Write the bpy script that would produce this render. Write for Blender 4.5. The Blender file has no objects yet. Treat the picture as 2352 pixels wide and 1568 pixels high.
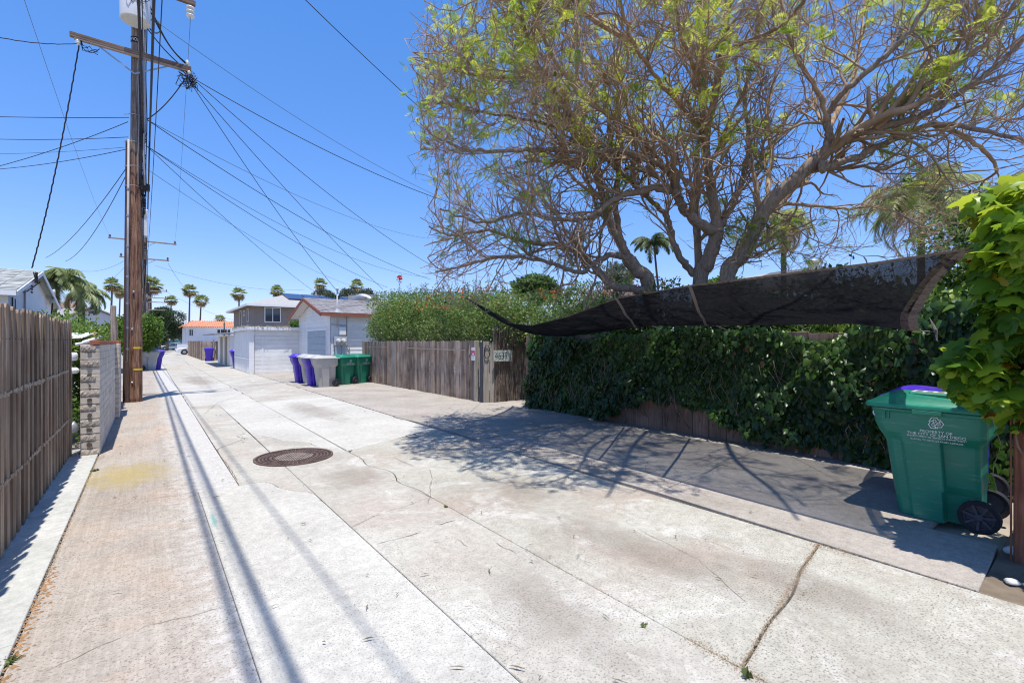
import bpy, math, random
import numpy as np
from mathutils import Vector, Matrix
S = bpy.context.scene
COL = S.collection
pi = math.pi
random.seed(7); RNG = np.random.default_rng(7)

# ------------------------------------------------------------------ camera
EYE = 1.6; YAW = math.radians(37.74)          # metres; the alley runs along +Y
cd = bpy.data.cameras.new('camera'); cd.sensor_width = 36; cd.lens = 16.53
cd.clip_start = 0.05; cd.clip_end = 3000
co = bpy.data.objects.new('camera', cd); COL.objects.link(co)
co.location = (0, 0, EYE); co.rotation_euler = (pi/2, 0, -YAW)
S.camera = co
# ------------------------------------------------------------------ sky, sun, exposure
SUN_EL = math.radians(78.0)
SHX, SHY = 0.07, 0.20                         # metres a shadow moves per metre of height
w = bpy.data.worlds.new('World'); S.world = w; w.use_nodes = True
wn = w.node_tree; wn.nodes.clear()
sky = wn.nodes.new('ShaderNodeTexSky'); sky.sky_type = 'NISHITA'; sky.sun_disc = False
sky.sun_elevation = SUN_EL; sky.sun_rotation = math.atan2(-SHX, -SHY)
sky.altitude = 10; sky.air_density = 1.0; sky.dust_density = 0.15; sky.ozone_density = 3.5
hs = wn.nodes.new('ShaderNodeHueSaturation'); hs.inputs['Saturation'].default_value = 1.32
hs.inputs['Value'].default_value = 1.0
bg = wn.nodes.new('ShaderNodeBackground'); bg.inputs[1].default_value = 0.15
wo = wn.nodes.new('ShaderNodeOutputWorld')
gm_ = wn.nodes.new('ShaderNodeGamma'); gm_.inputs[1].default_value = .66          # deep even blue of a clear coastal noon
ml_ = wn.nodes.new('ShaderNodeMixRGB'); ml_.blend_type = 'MULTIPLY'; ml_.inputs[0].default_value = 1; ml_.inputs[2].default_value = (1.22, 1.27, 1.78, 1)
wn.links.new(sky.outputs[0], hs.inputs['Color']); wn.links.new(hs.outputs[0], gm_.inputs[0]); wn.links.new(gm_.outputs[0], ml_.inputs[1]); wn.links.new(ml_.outputs[0], bg.inputs[0])
wn.links.new(bg.outputs[0], wo.inputs[0])
sd = bpy.data.lights.new('sun', 'SUN'); sd.energy = 4.5; sd.angle = math.radians(0.53); sd.color = (1, .955, .875)
so = bpy.data.objects.new('sun', sd); COL.objects.link(so)
so.location = (-3, -8, 40)
so.rotation_euler = Vector((SHX, SHY, -1)).to_track_quat('-Z', 'Y').to_euler()
S.view_settings.view_transform = 'Standard'; S.view_settings.look = 'None'
S.view_settings.gamma = 1; S.view_settings.exposure = 0.50
S.view_settings.use_curve_mapping = False
S.render.resolution_x = 1024; S.render.resolution_y = 682
S.render.engine = 'CYCLES'
try:
    S.cycles.filter_width = 1.1; S.cycles.max_bounces = 8; S.cycles.transparent_max_bounces = 24
except Exception: pass

# ------------------------------------------------------------------ survey helpers
# bearings measured on the photograph (2352 x 1568 grid) turned into metres on the ground
CA, SA = math.cos(YAW), math.sin(YAW); FF = 1080.0
def P(px, py, z):
    x = (px-1176)/FF*z; h = EYE+(784-py)/FF*z
    return Vector((x*CA+z*SA, -x*SA+z*CA, h))
def G(px, py):
    v = P(px, py, FF*EYE/(py-784)); v.z = 0; return v
def PX(px, py, X):
    k = (px-1176)/FF; z = X/(k*CA+SA); return P(px, py, z)
def PY(px, py, Y):
    k = (px-1176)/FF; z = Y/(CA-k*SA); return P(px, py, z)

# ------------------------------------------------------------------ object helpers
def tag(o, label=None, cat=None, group=None, kind=None):
    if label: o['label'] = label
    if cat: o['category'] = cat
    if group: o['group'] = group
    if kind: o['kind'] = kind
    return o
def thing(name, loc, label, cat, group=None, rz=0):
    o = bpy.data.objects.new(name, None); COL.objects.link(o)
    o.empty_display_size = .2
    o.location = loc; o.rotation_euler = (0, 0, rz)
    return tag(o, label, cat, group)
class MB:
    """collects verts and faces in world (or parent-local) coordinates"""
    def __init__(s): s.v = []; s.f = []; s.m = []
    def add(s, vs, fs, mi=0):
        n = len(s.v); s.v += [tuple(a) for a in vs]; s.f += [tuple(i+n for i in f) for f in fs]; s.m += [mi]*len(fs)
        return s
    def box(s, a, b, mi=0, rz=0, c=None):
        x0, y0, z0 = a; x1, y1, z1 = b
        vs = [(x0,y0,z0),(x1,y0,z0),(x1,y1,z0),(x0,y1,z0),(x0,y0,z1),(x1,y0,z1),(x1,y1,z1),(x0,y1,z1)]
        if rz:
            c = c or ((x0+x1)/2, (y0+y1)/2); cc, ss = math.cos(rz), math.sin(rz)
            vs = [(c[0]+(x-c[0])*cc-(y-c[1])*ss, c[1]+(x-c[0])*ss+(y-c[1])*cc, z) for x, y, z in vs]
        return s.add(vs, [(0,3,2,1),(4,5,6,7),(0,1,5,4),(1,2,6,5),(2,3,7,6),(3,0,4,7)], mi)
    def bar(s, p, q, w, h, up=(0,0,1), mi=0):
        p = Vector(p); q = Vector(q); d = (q-p).normalized(); u = Vector(up)
        r = d.cross(u)
        if r.length < 1e-4: r = d.cross(Vector((1,0,0)))
        r.normalize(); u = r.cross(d)
        vs = []
        for e in (p, q):
            for a, b in ((-1,-1),(1,-1),(1,1),(-1,1)): vs.append(e+r*(a*w/2)+u*(b*h/2))
        return s.add(vs, [(0,3,2,1),(4,5,6,7),(0,1,5,4),(1,2,6,5),(2,3,7,6),(3,0,4,7)], mi)
    def tube(s, pts, rad, n=6, cap=True, mi=0):
        pts = [Vector(p) for p in pts]
        if not hasattr(rad, '__len__'): rad = [rad]*len(pts)
        vs = []; fs = []; ref = None
        for i, p in enumerate(pts):
            d = (pts[min(i+1, len(pts)-1)]-pts[max(i-1, 0)])
            d = d.normalized() if d.length > 1e-9 else Vector((0,0,1))
            if ref is None:
                ref = d.cross(Vector((0,0,1)))
                if ref.length < .05: ref = d.cross(Vector((1,0,0)))
            ref = (ref-d*ref.dot(d))
            if ref.length < 1e-6: ref = d.orthogonal()
            ref.normalize(); b = d.cross(ref)
            for k in range(n):
                a = 2*pi*k/n; vs.append(p+(ref*math.cos(a)+b*math.sin(a))*rad[i])
        for i in range(len(pts)-1):
            for k in range(n):
                k2 = (k+1) % n; fs.append((i*n+k, i*n+k2, (i+1)*n+k2, (i+1)*n+k))
        if cap and n > 2:
            fs.append(tuple(range(n))[::-1]); fs.append(tuple((len(pts)-1)*n+k for k in range(n)))
        return s.add(vs, fs, mi)
    def lathe(s, prof, c=(0,0,0), n=16, axis='z', mi=0, cap=True):
        vs = []; fs = []
        for r, h in prof:
            for k in range(n):
                a = 2*pi*k/n; x, y = r*math.cos(a), r*math.sin(a)
                if axis == 'z': vs.append((c[0]+x, c[1]+y, c[2]+h))
                elif axis == 'y': vs.append((c[0]+x, c[1]+h, c[2]+y))
                else: vs.append((c[0]+h, c[1]+x, c[2]+y))
        for i in range(len(prof)-1):
            for k in range(n):
                k2 = (k+1) % n; fs.append((i*n+k, i*n+k2, (i+1)*n+k2, (i+1)*n+k))
        if cap: fs.append(tuple(range(n))[::-1]); fs.append(tuple((len(prof)-1)*n+k for k in range(n)))
        return s.add(vs, fs, mi)
    def prism(s, poly, z0, z1, mi=0):
        n = len(poly); vs = [(p[0], p[1], z0) for p in poly]+[(p[0], p[1], z1) for p in poly]
        fs = [tuple(range(n))[::-1], tuple(range(n, 2*n))]+[(i, (i+1) % n, n+(i+1) % n, n+i) for i in range(n)]
        return s.add(vs, fs, mi)
    def extr(s, poly3, d, mi=0):
        """polygon of 3D points pushed along d"""
        n = len(poly3); d = Vector(d); vs = [Vector(p) for p in poly3]; vs += [v+d for v in vs]
        fs = [tuple(range(n))[::-1], tuple(range(n, 2*n))]+[(i, (i+1) % n, n+(i+1) % n, n+i) for i in range(n)]
        return s.add(vs, fs, mi)
    def quad(s, a, b, c, d, mi=0): return s.add([a, b, c, d], [(0,1,2,3)], mi)
    def mesh(s, name, mats, smooth=False, off=(0,0,0), bevel=0):
        me = bpy.data.meshes.new(name)
        o = Vector(off)
        me.from_pydata([(a[0]-o.x, a[1]-o.y, a[2]-o.z) for a in s.v], [], s.f)
        for m in (mats if isinstance(mats, (list, tuple)) else [mats]): me.materials.append(m)
        if any(s.m): me.polygons.foreach_set('material_index', s.m)
        if smooth: me.polygons.foreach_set('use_smooth', [True]*len(me.polygons))
        fixn(me)
        return me
    def build(s, name, mats, parent=None, smooth=False, local=False, origin=None, bevel=0, auto=False):
        if parent is not None: off = (0,0,0) if local else worldloc(parent)
        else:
            if origin is None:
                a = np.array(s.v); origin = ((a[:,0].min()+a[:,0].max())/2, (a[:,1].min()+a[:,1].max())/2, a[:,2].min())
            off = origin
        me = s.mesh(name, mats, smooth, off)
        if bevel:
            import bmesh
            bm = bmesh.new(); bm.from_mesh(me)
            bmesh.ops.bevel(bm, geom=[e for e in bm.edges if len(e.link_faces) == 2 and e.calc_face_angle(0) > .4], offset=bevel, segments=1, affect='EDGES')
            bm.to_mesh(me); bm.free()
        if auto:
            me.polygons.foreach_set('use_smooth', [True]*len(me.polygons))
            try: me.set_sharp_from_angle(angle=math.radians(32))
            except Exception: pass
        ob = bpy.data.objects.new(name, me); COL.objects.link(ob)
        if parent is not None: ob.parent = parent
        else: ob.location = off
        return ob
def fixn(me):
    import bmesh
    if len(me.polygons) > 60000: return
    bm = bmesh.new(); bm.from_mesh(me); bmesh.ops.recalc_face_normals(bm, faces=bm.faces); bm.to_mesh(me); bm.free()
def worldloc(o):
    l = Vector(o.location)
    p = o.parent
    while p is not None: l += Vector(p.location); p = p.parent
    return l
def fastmesh(name, V, F, mat, parent=None, tint=None, smooth=False, origin=None):
    """numpy mesh: V (n,3), F (m,k) with k = 3 or 4"""
    me = bpy.data.meshes.new(name); V = np.asarray(V, np.float32); F = np.asarray(F, np.int32)
    off = np.array(worldloc(parent)) if parent is not None else (np.array(origin) if origin is not None else np.array([V[:,0].mean(), V[:,1].mean(), V[:,2].min()]))
    V = V-off
    m, k = F.shape
    me.vertices.add(len(V)); me.vertices.foreach_set('co', V.astype(np.float32).ravel())
    me.loops.add(m*k); me.loops.foreach_set('vertex_index', F.ravel())
    me.polygons.add(m); me.polygons.foreach_set('loop_start', np.arange(m, dtype=np.int32)*k)
    me.polygons.foreach_set('loop_total', np.full(m, k, np.int32))
    if smooth: me.polygons.foreach_set('use_smooth', np.ones(m, bool))
    me.materials.append(mat)
    if tint is not None:
        at = me.attributes.new('tint', 'FLOAT', 'FACE'); at.data.foreach_set('value', np.asarray(tint, np.float32))
    me.update(calc_edges=True)
    ob = bpy.data.objects.new(name, me); COL.objects.link(ob)
    if parent is not None: ob.parent = parent
    else: ob.location = off
    return ob
def inst(name, me, parent, loc, rot=(0,0,0), sc=(1,1,1)):
    ob = bpy.data.objects.new(name, me); COL.objects.link(ob); ob.parent = parent
    ob.location = loc; ob.rotation_euler = rot; ob.scale = sc
    return ob
_txt = {}
def text_geo(s, size=1.0, align='CENTER'):
    k = (s, align)
    if k not in _txt:
        cu = bpy.data.curves.new('t', 'FONT'); cu.body = s; cu.align_x = align; cu.size = 1; cu.resolution_u = 3
        ob = bpy.data.objects.new('t', cu); COL.objects.link(ob)
        bpy.context.view_layer.update()
        me = ob.evaluated_get(bpy.context.evaluated_depsgraph_get()).to_mesh()
        _txt[k] = ([tuple(v.co) for v in me.vertices], [tuple(p.vertices) for p in me.polygons])
        bpy.data.objects.remove(ob)
    v, f = _txt[k]
    return [(a[0]*size, a[1]*size) for a in v], f

# ------------------------------------------------------------------ materials
class NT:
    def __init__(s, name):
        s.mat = bpy.data.materials.new(name); s.mat.use_nodes = True; s.t = s.mat.node_tree; s.t.nodes.clear()
        s.out = s.n('ShaderNodeOutputMaterial')
    def n(s, typ, **kw):
        nd = s.t.nodes.new(typ)
        for k, v in kw.items(): setattr(nd, k, v)
        return nd
    def l(s, a, b): s.t.links.new(a, b)
    def pos(s, stretch=(1,1,1), coord='W'):
        if coord == 'W': src = s.n('ShaderNodeNewGeometry').outputs['Position']
        elif coord == 'O': src = s.n('ShaderNodeTexCoord').outputs['Object']
        m = s.n('ShaderNodeMapping'); m.inputs['Scale'].default_value = stretch; s.l(src, m.inputs[0])
        if coord == 'O':
            oi = s.n('ShaderNodeObjectInfo'); mul = s.n('ShaderNodeMath', operation='MULTIPLY'); mul.inputs[1].default_value = 37
            s.l(oi.outputs['Random'], mul.inputs[0]); cb = s.n('ShaderNodeCombineXYZ')
            for i in range(3): s.l(mul.outputs[0], cb.inputs[i])
            s.l(cb.outputs[0], m.inputs['Location'])
        return m.outputs[0]
    def noise(s, vec, scale, detail=4, rough=.55, dist=0):
        nd = s.n('ShaderNodeTexNoise'); nd.inputs['Scale'].default_value = scale; nd.inputs['Detail'].default_value = detail
        nd.inputs['Roughness'].default_value = rough; nd.inputs['Distortion'].default_value = dist
        s.l(vec, nd.inputs['Vector']); return nd.outputs['Fac']
    def ramp(s, fac, stops, interp='LINEAR'):
        r = s.n('ShaderNodeValToRGB'); r.color_ramp.interpolation = interp
        el = r.color_ramp.elements
        while len(el) < len(stops): el.new(.5)
        for e, (p, c) in zip(el, stops):
            e.position = p; e.color = (*c, 1) if len(c) == 3 else c
        s.l(fac, r.inputs[0]); return r.outputs[0]
    def mix(s, fac, a, b, mode='MIX'):
        m = s.n('ShaderNodeMixRGB', blend_type=mode)
        for i, x in enumerate((fac, a, b)):
            if hasattr(x, 'is_linked') or isinstance(x, bpy.types.NodeSocket): s.l(x, m.inputs[i])
            elif i == 0: m.inputs[0].default_value = x
            else: m.inputs[i].default_value = (*x, 1)
        return m.outputs[0]
    def math(s, op, a, b=None, clamp=False):
        m = s.n('ShaderNodeMath', operation=op); m.use_clamp = clamp
        for i, x in enumerate((a, b)):
            if x is None: continue
            if isinstance(x, bpy.types.NodeSocket): s.l(x, m.inputs[i])
            else: m.inputs[i].default_value = x
        return m.outputs[0]
    def bump(s, h, strength=.3, dist=.01):
        b = s.n('ShaderNodeBump'); b.inputs['Strength'].default_value = strength; b.inputs['Distance'].default_value = dist
        s.l(h, b.inputs['Height']); return b.outputs[0]
    def bsdf(s, color, rough=.7, metallic=0, spec=.3, normal=None, transl=0, coat=0, alpha=None):
        p = s.n('ShaderNodeBsdfPrincipled')
        if isinstance(color, bpy.types.NodeSocket): s.l(color, p.inputs['Base Color'])
        else: p.inputs['Base Color'].default_value = (*color, 1)
        if isinstance(rough, bpy.types.NodeSocket): s.l(rough, p.inputs['Roughness'])
        else: p.inputs['Roughness'].default_value = rough
        p.inputs['Metallic'].default_value = metallic; p.inputs['Specular IOR Level'].default_value = spec
        if coat: p.inputs['Coat Weight'].default_value = coat
        if normal is not None: s.l(normal, p.inputs['Normal'])
        o = p.outputs[0]
        if transl:
            tr = s.n('ShaderNodeBsdfTranslucent')
            if isinstance(color, bpy.types.NodeSocket): s.l(color, tr.inputs[0])
            else: tr.inputs[0].default_value = (*color, 1)
            mx = s.n('ShaderNodeMixShader'); mx.inputs[0].default_value = transl
            s.l(o, mx.inputs[1]); s.l(tr.outputs[0], mx.inputs[2]); o = mx.outputs[0]
        s.l(o, s.out.inputs[0]); return p
def lerp3(c, k): return tuple(min(1, a*k) for a in c)
def rndval(nt, col, amt=.3):
    """object-to-object brightness variation"""
    oi = nt.n('ShaderNodeObjectInfo'); hv = nt.n('ShaderNodeHueSaturation')
    nt.l(nt.math('ADD', nt.math('MULTIPLY', oi.outputs['Random'], amt), 1-amt/2), hv.inputs['Value'])
    nt.l(col, hv.inputs['Color']); return hv.outputs[0]
def mat_plain(name, c, rough=.6, var=.12, scale=3, bump=.0, bscale=60, metallic=0, spec=.3, coord='W', obj=0, dirt=0, coat=0, stretch=(1,1,1)):
    t = NT(name); v = t.pos(stretch, coord)
    col = t.ramp(t.noise(v, scale, 5), [(.3, lerp3(c, 1-var)), (.7, lerp3(c, 1+var))])
    if dirt: col = t.mix(t.math('MULTIPLY', t.ramp(t.noise(v, scale*2.3, 8, .7), [(.5, (0,0,0)), (.72, (1,1,1))]), dirt), col, lerp3(c, .45))
    if obj: col = rndval(t, col, obj)
    nm = t.bump(t.noise(v, bscale, 4), bump, .01) if bump else None
    t.bsdf(col, rough, metallic, spec, nm, coat=coat); return t.mat
def mat_wood(name, c1, c2, axis='z', var=.5, rough=.85, fine=60, stain=None):
    t = NT(name)
    st = {'z': (fine, fine, 1.6), 'y': (fine, 1.6, fine), 'x': (1.6, fine, fine)}[axis]
    v = t.pos(st, 'O'); v2 = t.pos((1,1,1), 'W')
    g = t.noise(v, 1, 6, .65, .2)
    col = t.ramp(g, [(.28, lerp3(c1, .42)), (.45, c1), (.72, c2)])
    big = t.noise(v2, 2.2, 5, .6)
    col = t.mix(t.ramp(big, [(.42, (0,0,0)), (.7, (.6,.6,.6))]), col, stain or lerp3(c1, .5))
    col = rndval(t, col, var)
    t.bsdf(col, rough, 0, .15, t.bump(g, .5, .004)); return t.mat
def mat_foliage(name, stops, rough=.45, transl=.35, spec=.35):
    t = NT(name); a = t.n('ShaderNodeAttribute', attribute_name='tint')
    t.bsdf(t.ramp(a.outputs['Fac'], stops), rough, 0, spec, None, transl); return t.mat
def mat_concrete(name, c, c2, spk=.5, streak=0, patch=None, white=None, fine=1.0, blot=.9, fade=None):
    """aggregate speckle, blotches, stains; optional brush streaks along the alley"""
    t = NT(name); v = t.pos()
    big = t.noise(v, blot, 6, .6, .4)
    col = t.ramp(big, [(.32, c2), (.62, c)])
    if patch: col = t.mix(t.ramp(t.noise(v, .75, 4, .55, .6), [(.5, (0,0,0)), (.66, (.85,.85,.85))]), col, patch)
    if white: col = t.mix(t.ramp(t.noise(v, 1.3, 6, .7, 1.0), [(.53, (0,0,0)), (.63, (.8,.8,.8))]), col, white)
    if streak:
        sv = t.pos((30, 1.0, 1)); s1 = t.noise(sv, 1, 6, .75, 1.6)
        col = t.mix(t.math('MULTIPLY', t.ramp(s1, [(.4, (0,0,0)), (.7, (1,1,1))]), streak), col, lerp3(c, 1.45))
        sv2 = t.pos((9, .35, 1)); s2 = t.noise(sv2, 1, 4, .6, .8)
        col = t.mix(t.math('MULTIPLY', t.ramp(s2, [(.52, (0,0,0)), (.62, (1,1,1))]), streak*.6), col, lerp3(c, .62))
    if fade:
        sx = t.n('ShaderNodeSeparateXYZ'); t.l(v, sx.inputs[0])
        fx = t.math('ADD', t.math('MULTIPLY', t.math('SUBTRACT', sx.outputs['X'], .16), 3.2), t.math('MULTIPLY', t.math('SUBTRACT', t.noise(v, 3.5, 6, .7), .5), 2.6))
        col = t.mix(t.math('MULTIPLY', fx, 1.0, clamp=True), col, fade)
    med = t.noise(v, 14, 6, .75)
    col = t.mix(.55, col, t.ramp(med, [(.28, (.45,.45,.45)), (.66, (1.06,1.06,1.06))]), 'MULTIPLY')
    f1 = t.noise(v, 78*fine, 3, .65)
    dens_ = t.ramp(t.noise(v, 2.6, 5, .7), [(.3, (.35,.35,.35)), (.65, (1,1,1))])
    col = t.mix(t.math('MULTIPLY', t.math('MULTIPLY', t.ramp(f1, [(.54, (0,0,0)), (.62, (1,1,1))]), dens_), min(1, spk*1.5)), col, lerp3(c2, .36))
    f2 = t.noise(v, 210, 2, .6)
    col = t.mix(t.math('MULTIPLY', t.ramp(f2, [(.55, (0,0,0)), (.65, (1,1,1))]), .35), col, lerp3(c2, .45))
    vo = t.n('ShaderNodeTexVoronoi'); vo.inputs['Scale'].default_value = 26; t.l(v, vo.inputs['Vector'])
    gate = t.ramp(t.noise(v, 6, 3), [(.5, (0,0,0)), (.6, (1,1,1))])
    dots = t.ramp(vo.outputs['Distance'], [(.10, (1,1,1)), (.17, (0,0,0))])
    col = t.mix(t.math('MULTIPLY', t.math('MULTIPLY', dots, gate), spk*.9), col, lerp3(c2, .25))
    t.bsdf(col, .9, 0, .12, t.bump(t.math('ADD', med, f1), .35, .004)); return t.mat
# ================================================================== materials
m_dirt = mat_plain('soil', (.16,.125,.09), .95, .35, 4, .5, 90)
m_bare = mat_plain('dry_ground', (.30,.26,.21), .95, .3, 1.2, .4, 60)
m_conc_brown = mat_concrete('concrete_brown', (.42,.375,.325), (.32,.275,.23), .5, .34, patch=(.44,.33,.25), fine=.8, fade=(.53,.51,.475))
m_conc_white = mat_concrete('concrete_white', (.565,.545,.49), (.46,.44,.395), .5, 0, patch=(.50,.475,.43))
m_conc_mid = mat_concrete('concrete_mid', (.50,.475,.415), (.385,.355,.305), .6, .1, patch=(.44,.385,.33), white=(.58,.56,.51))
m_conc_grey = mat_concrete('concrete_grey', (.485,.465,.40), (.355,.325,.27), .7, .12, patch=(.41,.34,.285), white=(.58,.56,.51))
m_conc_apron = mat_concrete('concrete_apron', (.42,.385,.34), (.32,.285,.245), .4, .12, patch=(.45,.39,.35))
m_conc_strip = mat_concrete('concrete_strip', (.50,.50,.465), (.43,.43,.40), .15, 0, patch=(.58,.56,.52), fine=1.2)
m_asphalt = mat_plain('asphalt', (.10,.10,.105), .9, .15, 2, .2, 80)

# ================================================================== ground
g = MB(); g.quad((-700,-400,-.055), (900,-400,-.055), (900,1500,-.055), (-700,1500,-.055))
tag(g.build('ground', m_bare, origin=(0,0,-.055)), kind='structure')
g = MB(); g.box((3.9,-6,-.05), (7.6,.56,-.012)); tag(g.build('soil_bed', m_dirt), kind='structure')
g = MB(); g.box((-60,104,-.05), (90,113,-.01)); tag(g.build('cross_street', m_asphalt), kind='structure')

pav = bpy.data.objects.new('alley_pavement', None); COL.objects.link(pav); pav.location = (1.8, 0, 0)
tag(pav, kind='structure')
drive = bpy.data.objects.new('driveway_apron', None); COL.objects.link(drive); drive.location = (5.5, 5, 0)
tag(drive, kind='structure')
def jag(p, q, amp, seed, step=.09):
    """broken edge between two plan points, the same for both slabs that share it"""
    p = Vector(p[:2]); q = Vector(q[:2]); L = (q-p).length; n = max(2, int(L/step)); r = random.Random(seed)
    nr = (q-p).normalized(); nr = Vector((-nr.y, nr.x)); out = []; ph = r.random()*9; f = 2+r.random()*2
    for i in range(n):
        t = i/n; e = math.sin(pi*t)
        out.append(tuple(p+(q-p)*t+nr*(amp*e*(math.sin(ph+f*t*L*1.7)+.6*math.sin(ph*2+t*L*7.3)+.5*(r.random()-.5)))))
    return out
def inset(poly, d):
    n = len(poly); A = sum(poly[i][0]*poly[(i+1)%n][1]-poly[(i+1)%n][0]*poly[i][1] for i in range(n)); s = 1 if A > 0 else -1
    out = []
    for i in range(n):
        a, b, c = Vector(poly[i-1]), Vector(poly[i]), Vector(poly[(i+1) % n])
        e1 = (b-a).normalized(); e2 = (c-b).normalized()
        nr = Vector((-(e1.y+e2.y), e1.x+e2.x))
        if nr.length < .2: nr = Vector((-e1.y, e1.x))
        nr.normalize(); out.append(tuple(b+nr*(d*s)))
    return out
def slab(poly, m, parent, gap=.005, top=0.0, dz=None):
    p = inset(poly, gap); tp = inset(poly, gap+.004); n = len(p)
    vs = [(x, y, -.05) for x, y in p]+[(x, y, top-.005) for x, y in p]+[(x, y, top) for x, y in tp]
    fs = [(i, (i+1)%n, n+(i+1)%n, n+i) for i in range(n)]+[(n+i, n+(i+1)%n, 2*n+(i+1)%n, 2*n+i) for i in range(n)]
    fs.append(tuple(range(2*n, 3*n)))
    mb = MB(); mb.add(vs, fs); ob = mb.build('concrete_slab', m, parent); return ob
def rect(x0, x1, y0, y1, amp=.004, seed=0):
    c = [(x0,y0),(x1,y0),(x1,y1),(x0,y1)]; o = []
    for i in range(4): o += jag(c[i], c[(i+1)%4], amp, seed+i, .25)
    return o
# left strip beside the fence
for k, (a, b) in enumerate(((-3,3.55),(3.55,6.0),(6.0,8.95))):
    slab(rect(-1.05, -.556, a, b, 0, k), m_conc_strip, pav, .003, .012)
def PG(L): return [G(*p)[:2] for p in L]
Cx = [(484.6,1012),(500,1035),(520,1068),(532,1092),(548,1113)]
# brown lane, X -.55 .. .79
slab(rect(-.55, .42, -3, 6.0, .0, 11), m_conc_brown, pav, .001)
slab([(-.55,6.0)]+jag((-.55,6.0),(.42,6.0),.003,13,.2)[1:]+[(.42,6.0),(.80,5.99),(.795,8.3),(.80,14.0),(-.55,14.0)], m_conc_brown, pav, .003)
for y0, y1 in ((14,24),(24,38),(38,56),(56,80),(80,104)):
    slab(rect(-.85, .80, y0, y1, .0, int(y0)), m_conc_brown if y0 < 30 else m_conc_mid, pav, .006)
# white lane near camera with its broken head
crack = PG([(505,1117),(560,1112),(608,1106),(625,1110),(640,1119),(668,1126),(706,1129),(727,1131),(744,1148),(795,1200)])
crack = [(.80,6.0)]+[tuple(c) for c in crack[2:] if c[0] < 1.36]; crack.append((1.385, crack[-1][1]-.12))
head = [(.42,6.0)]+crack
slab([(0.42,-3),(1.385,-3)]+head[::-1], m_conc_white, pav, .002)
slab(crack+[(1.39,6.6),(.80,6.62)], m_conc_mid, pav, .004)
slab([(.80,6.62),(1.39,6.6),(1.40,9.4),(1.41,14),(.80,14)], m_conc_mid, pav, .004)
# middle lane 1.39 .. 2.3
e1 = jag((1.385,4.05),(2.30,4.35),.05,31)
slab([(1.385,-3),(2.295,-3),(2.30,4.35)]+e1[::-1], m_conc_mid, pav, .004)
e2 = jag((2.30,6.9),(1.41,9.2),.05,33)
slab(e1+[(2.30,4.35)]+jag((2.30,4.35),(2.30,6.9),.045,34)+e2+[(1.41,9.2),(1.39,6.6)], m_conc_mid, pav, .004)
slab(e2[::-1]+[(2.30,6.9),(2.31,14),(1.41,14),(1.41,9.2)], m_conc_white, pav, .004)
# right lane 2.3 .. 4.15
jb = G(1700,1537); jt = G(1868,1250)
slab([(2.295,-3),(4.2,-3),(4.20,jt.y-.02)]+jag((4.20,jt.y-.02),(2.296,jb.y),.012,41,.12)+[(2.296,jb.y)], m_conc_grey, pav, .009)
slab([(2.296,jb.y)]+jag((4.20,jt.y-.02),(2.296,jb.y),.012,41,.12)[::-1]+[(4.18,4.4)]+jag((4.16,7.7),(2.30,6.9),.02,43)+jag((2.30,4.35),(2.30,6.9),.045,34)[::-1], m_conc_grey, pav, .005)
slab(jag((4.16,7.7),(2.30,6.9),.02,43)[::-1]+[(2.30,6.9),(2.31,14),(4.13,14),(4.16,7.7)], m_conc_white, pav, .005)
for y0, y1 in ((14,21),(21,30),(30,42),(42,56),(56,80),(80,104)):
    slab(rect(.80, 2.31, y0, y1, .01, int(y0)+50), m_conc_white if y0 < 20 else m_conc_mid, pav, .006)
    slab(rect(2.31, 4.12, y0, y1, .01, int(y0)+60), m_conc_mid, pav, .006)
# driveway apron on the right, raised lip at the broken joint
slab([(4.21,.55),(5.28,.58),(5.30,1.0),(7.6,1.0),(7.6,3.3)]+jag((7.6,3.3),(4.19,3.0),.01,51), m_conc_apron, drive, .005)
slab(jag((7.6,3.3),(4.19,3.0),.01,51)[::-1]+[(7.6,3.3),(7.8,6.6)]+jag((7.8,6.6),(4.17,6.4),.01,52)+[(4.17,6.4)], m_conc_apron, drive, .005)
slab(jag((7.8,6.6),(4.17,6.4),.01,52)[::-1]+[(7.8,6.6),(8.6,10.3),(6.9,10.5)]+jag((6.9,10.9),(4.17,9.6),.02,53)+[(4.17,9.6)], m_conc_apron, drive, .005, .012)
slab([(4.17,9.6)]+jag((6.9,10.9),(4.17,9.6),.02,53)[::-1]+[(6.9,14.6),(4.14,14.6)], m_conc_apron, drive, .005, .004)
slab(rect(4.13, 7.0, 14.6, 21.5, .01, 71), m_conc_apron, drive, .005, .004)
slab(rect(4.13, 7.6, 21.5, 26.5, .01, 72), m_conc_apron, drive, .005, .004)
for y0, y1 in ((31.6,45),(45,62)):
    slab(rect(4.13, 4.0+3.6*(y0 < 40)+.3, y0, y1, .01, 74), m_conc_mid, drive, .005, .0)
# joint dirt and the crumbled spalls: loose mineral stuff lying in the joints
def grit(name, pts, n, sp, m, label, size=(.002,.007), seed=1):
    r = np.random.default_rng(seed); V = []; F = []
    pts = [Vector(p) for p in pts]
    seg = [(pts[i], pts[i+1], (pts[i+1]-pts[i]).length) for i in range(len(pts)-1)]; T = sum(s[2] for s in seg)
    for i in range(n):
        d = r.random()*T
        for a, b, L in seg:
            if d <= L: break
            d -= L
        c = a+(b-a)*(d/L); c = Vector((c.x+r.normal()*sp, c.y+r.normal()*sp, max(0, c.z)+.001)); s = r.uniform(*size)
        k = len(V); a0 = r.random()*6.28
        for j in range(3): V.append((c.x+s*math.cos(a0+j*2.1), c.y+s*math.sin(a0+j*2.1)*r.uniform(.4,1), c.z))
        V.append((c.x, c.y, c.z+s*.6)); F += [(k,k+1,k+3),(k+1,k+2,k+3),(k+2,k,k+3)]
    return tag(fastmesh(name, V, F, m), label, name.replace('_', ' '), kind='stuff')
m_grit = mat_plain('joint_grit', (.24,.18,.12), .95, .4, 60)
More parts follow.
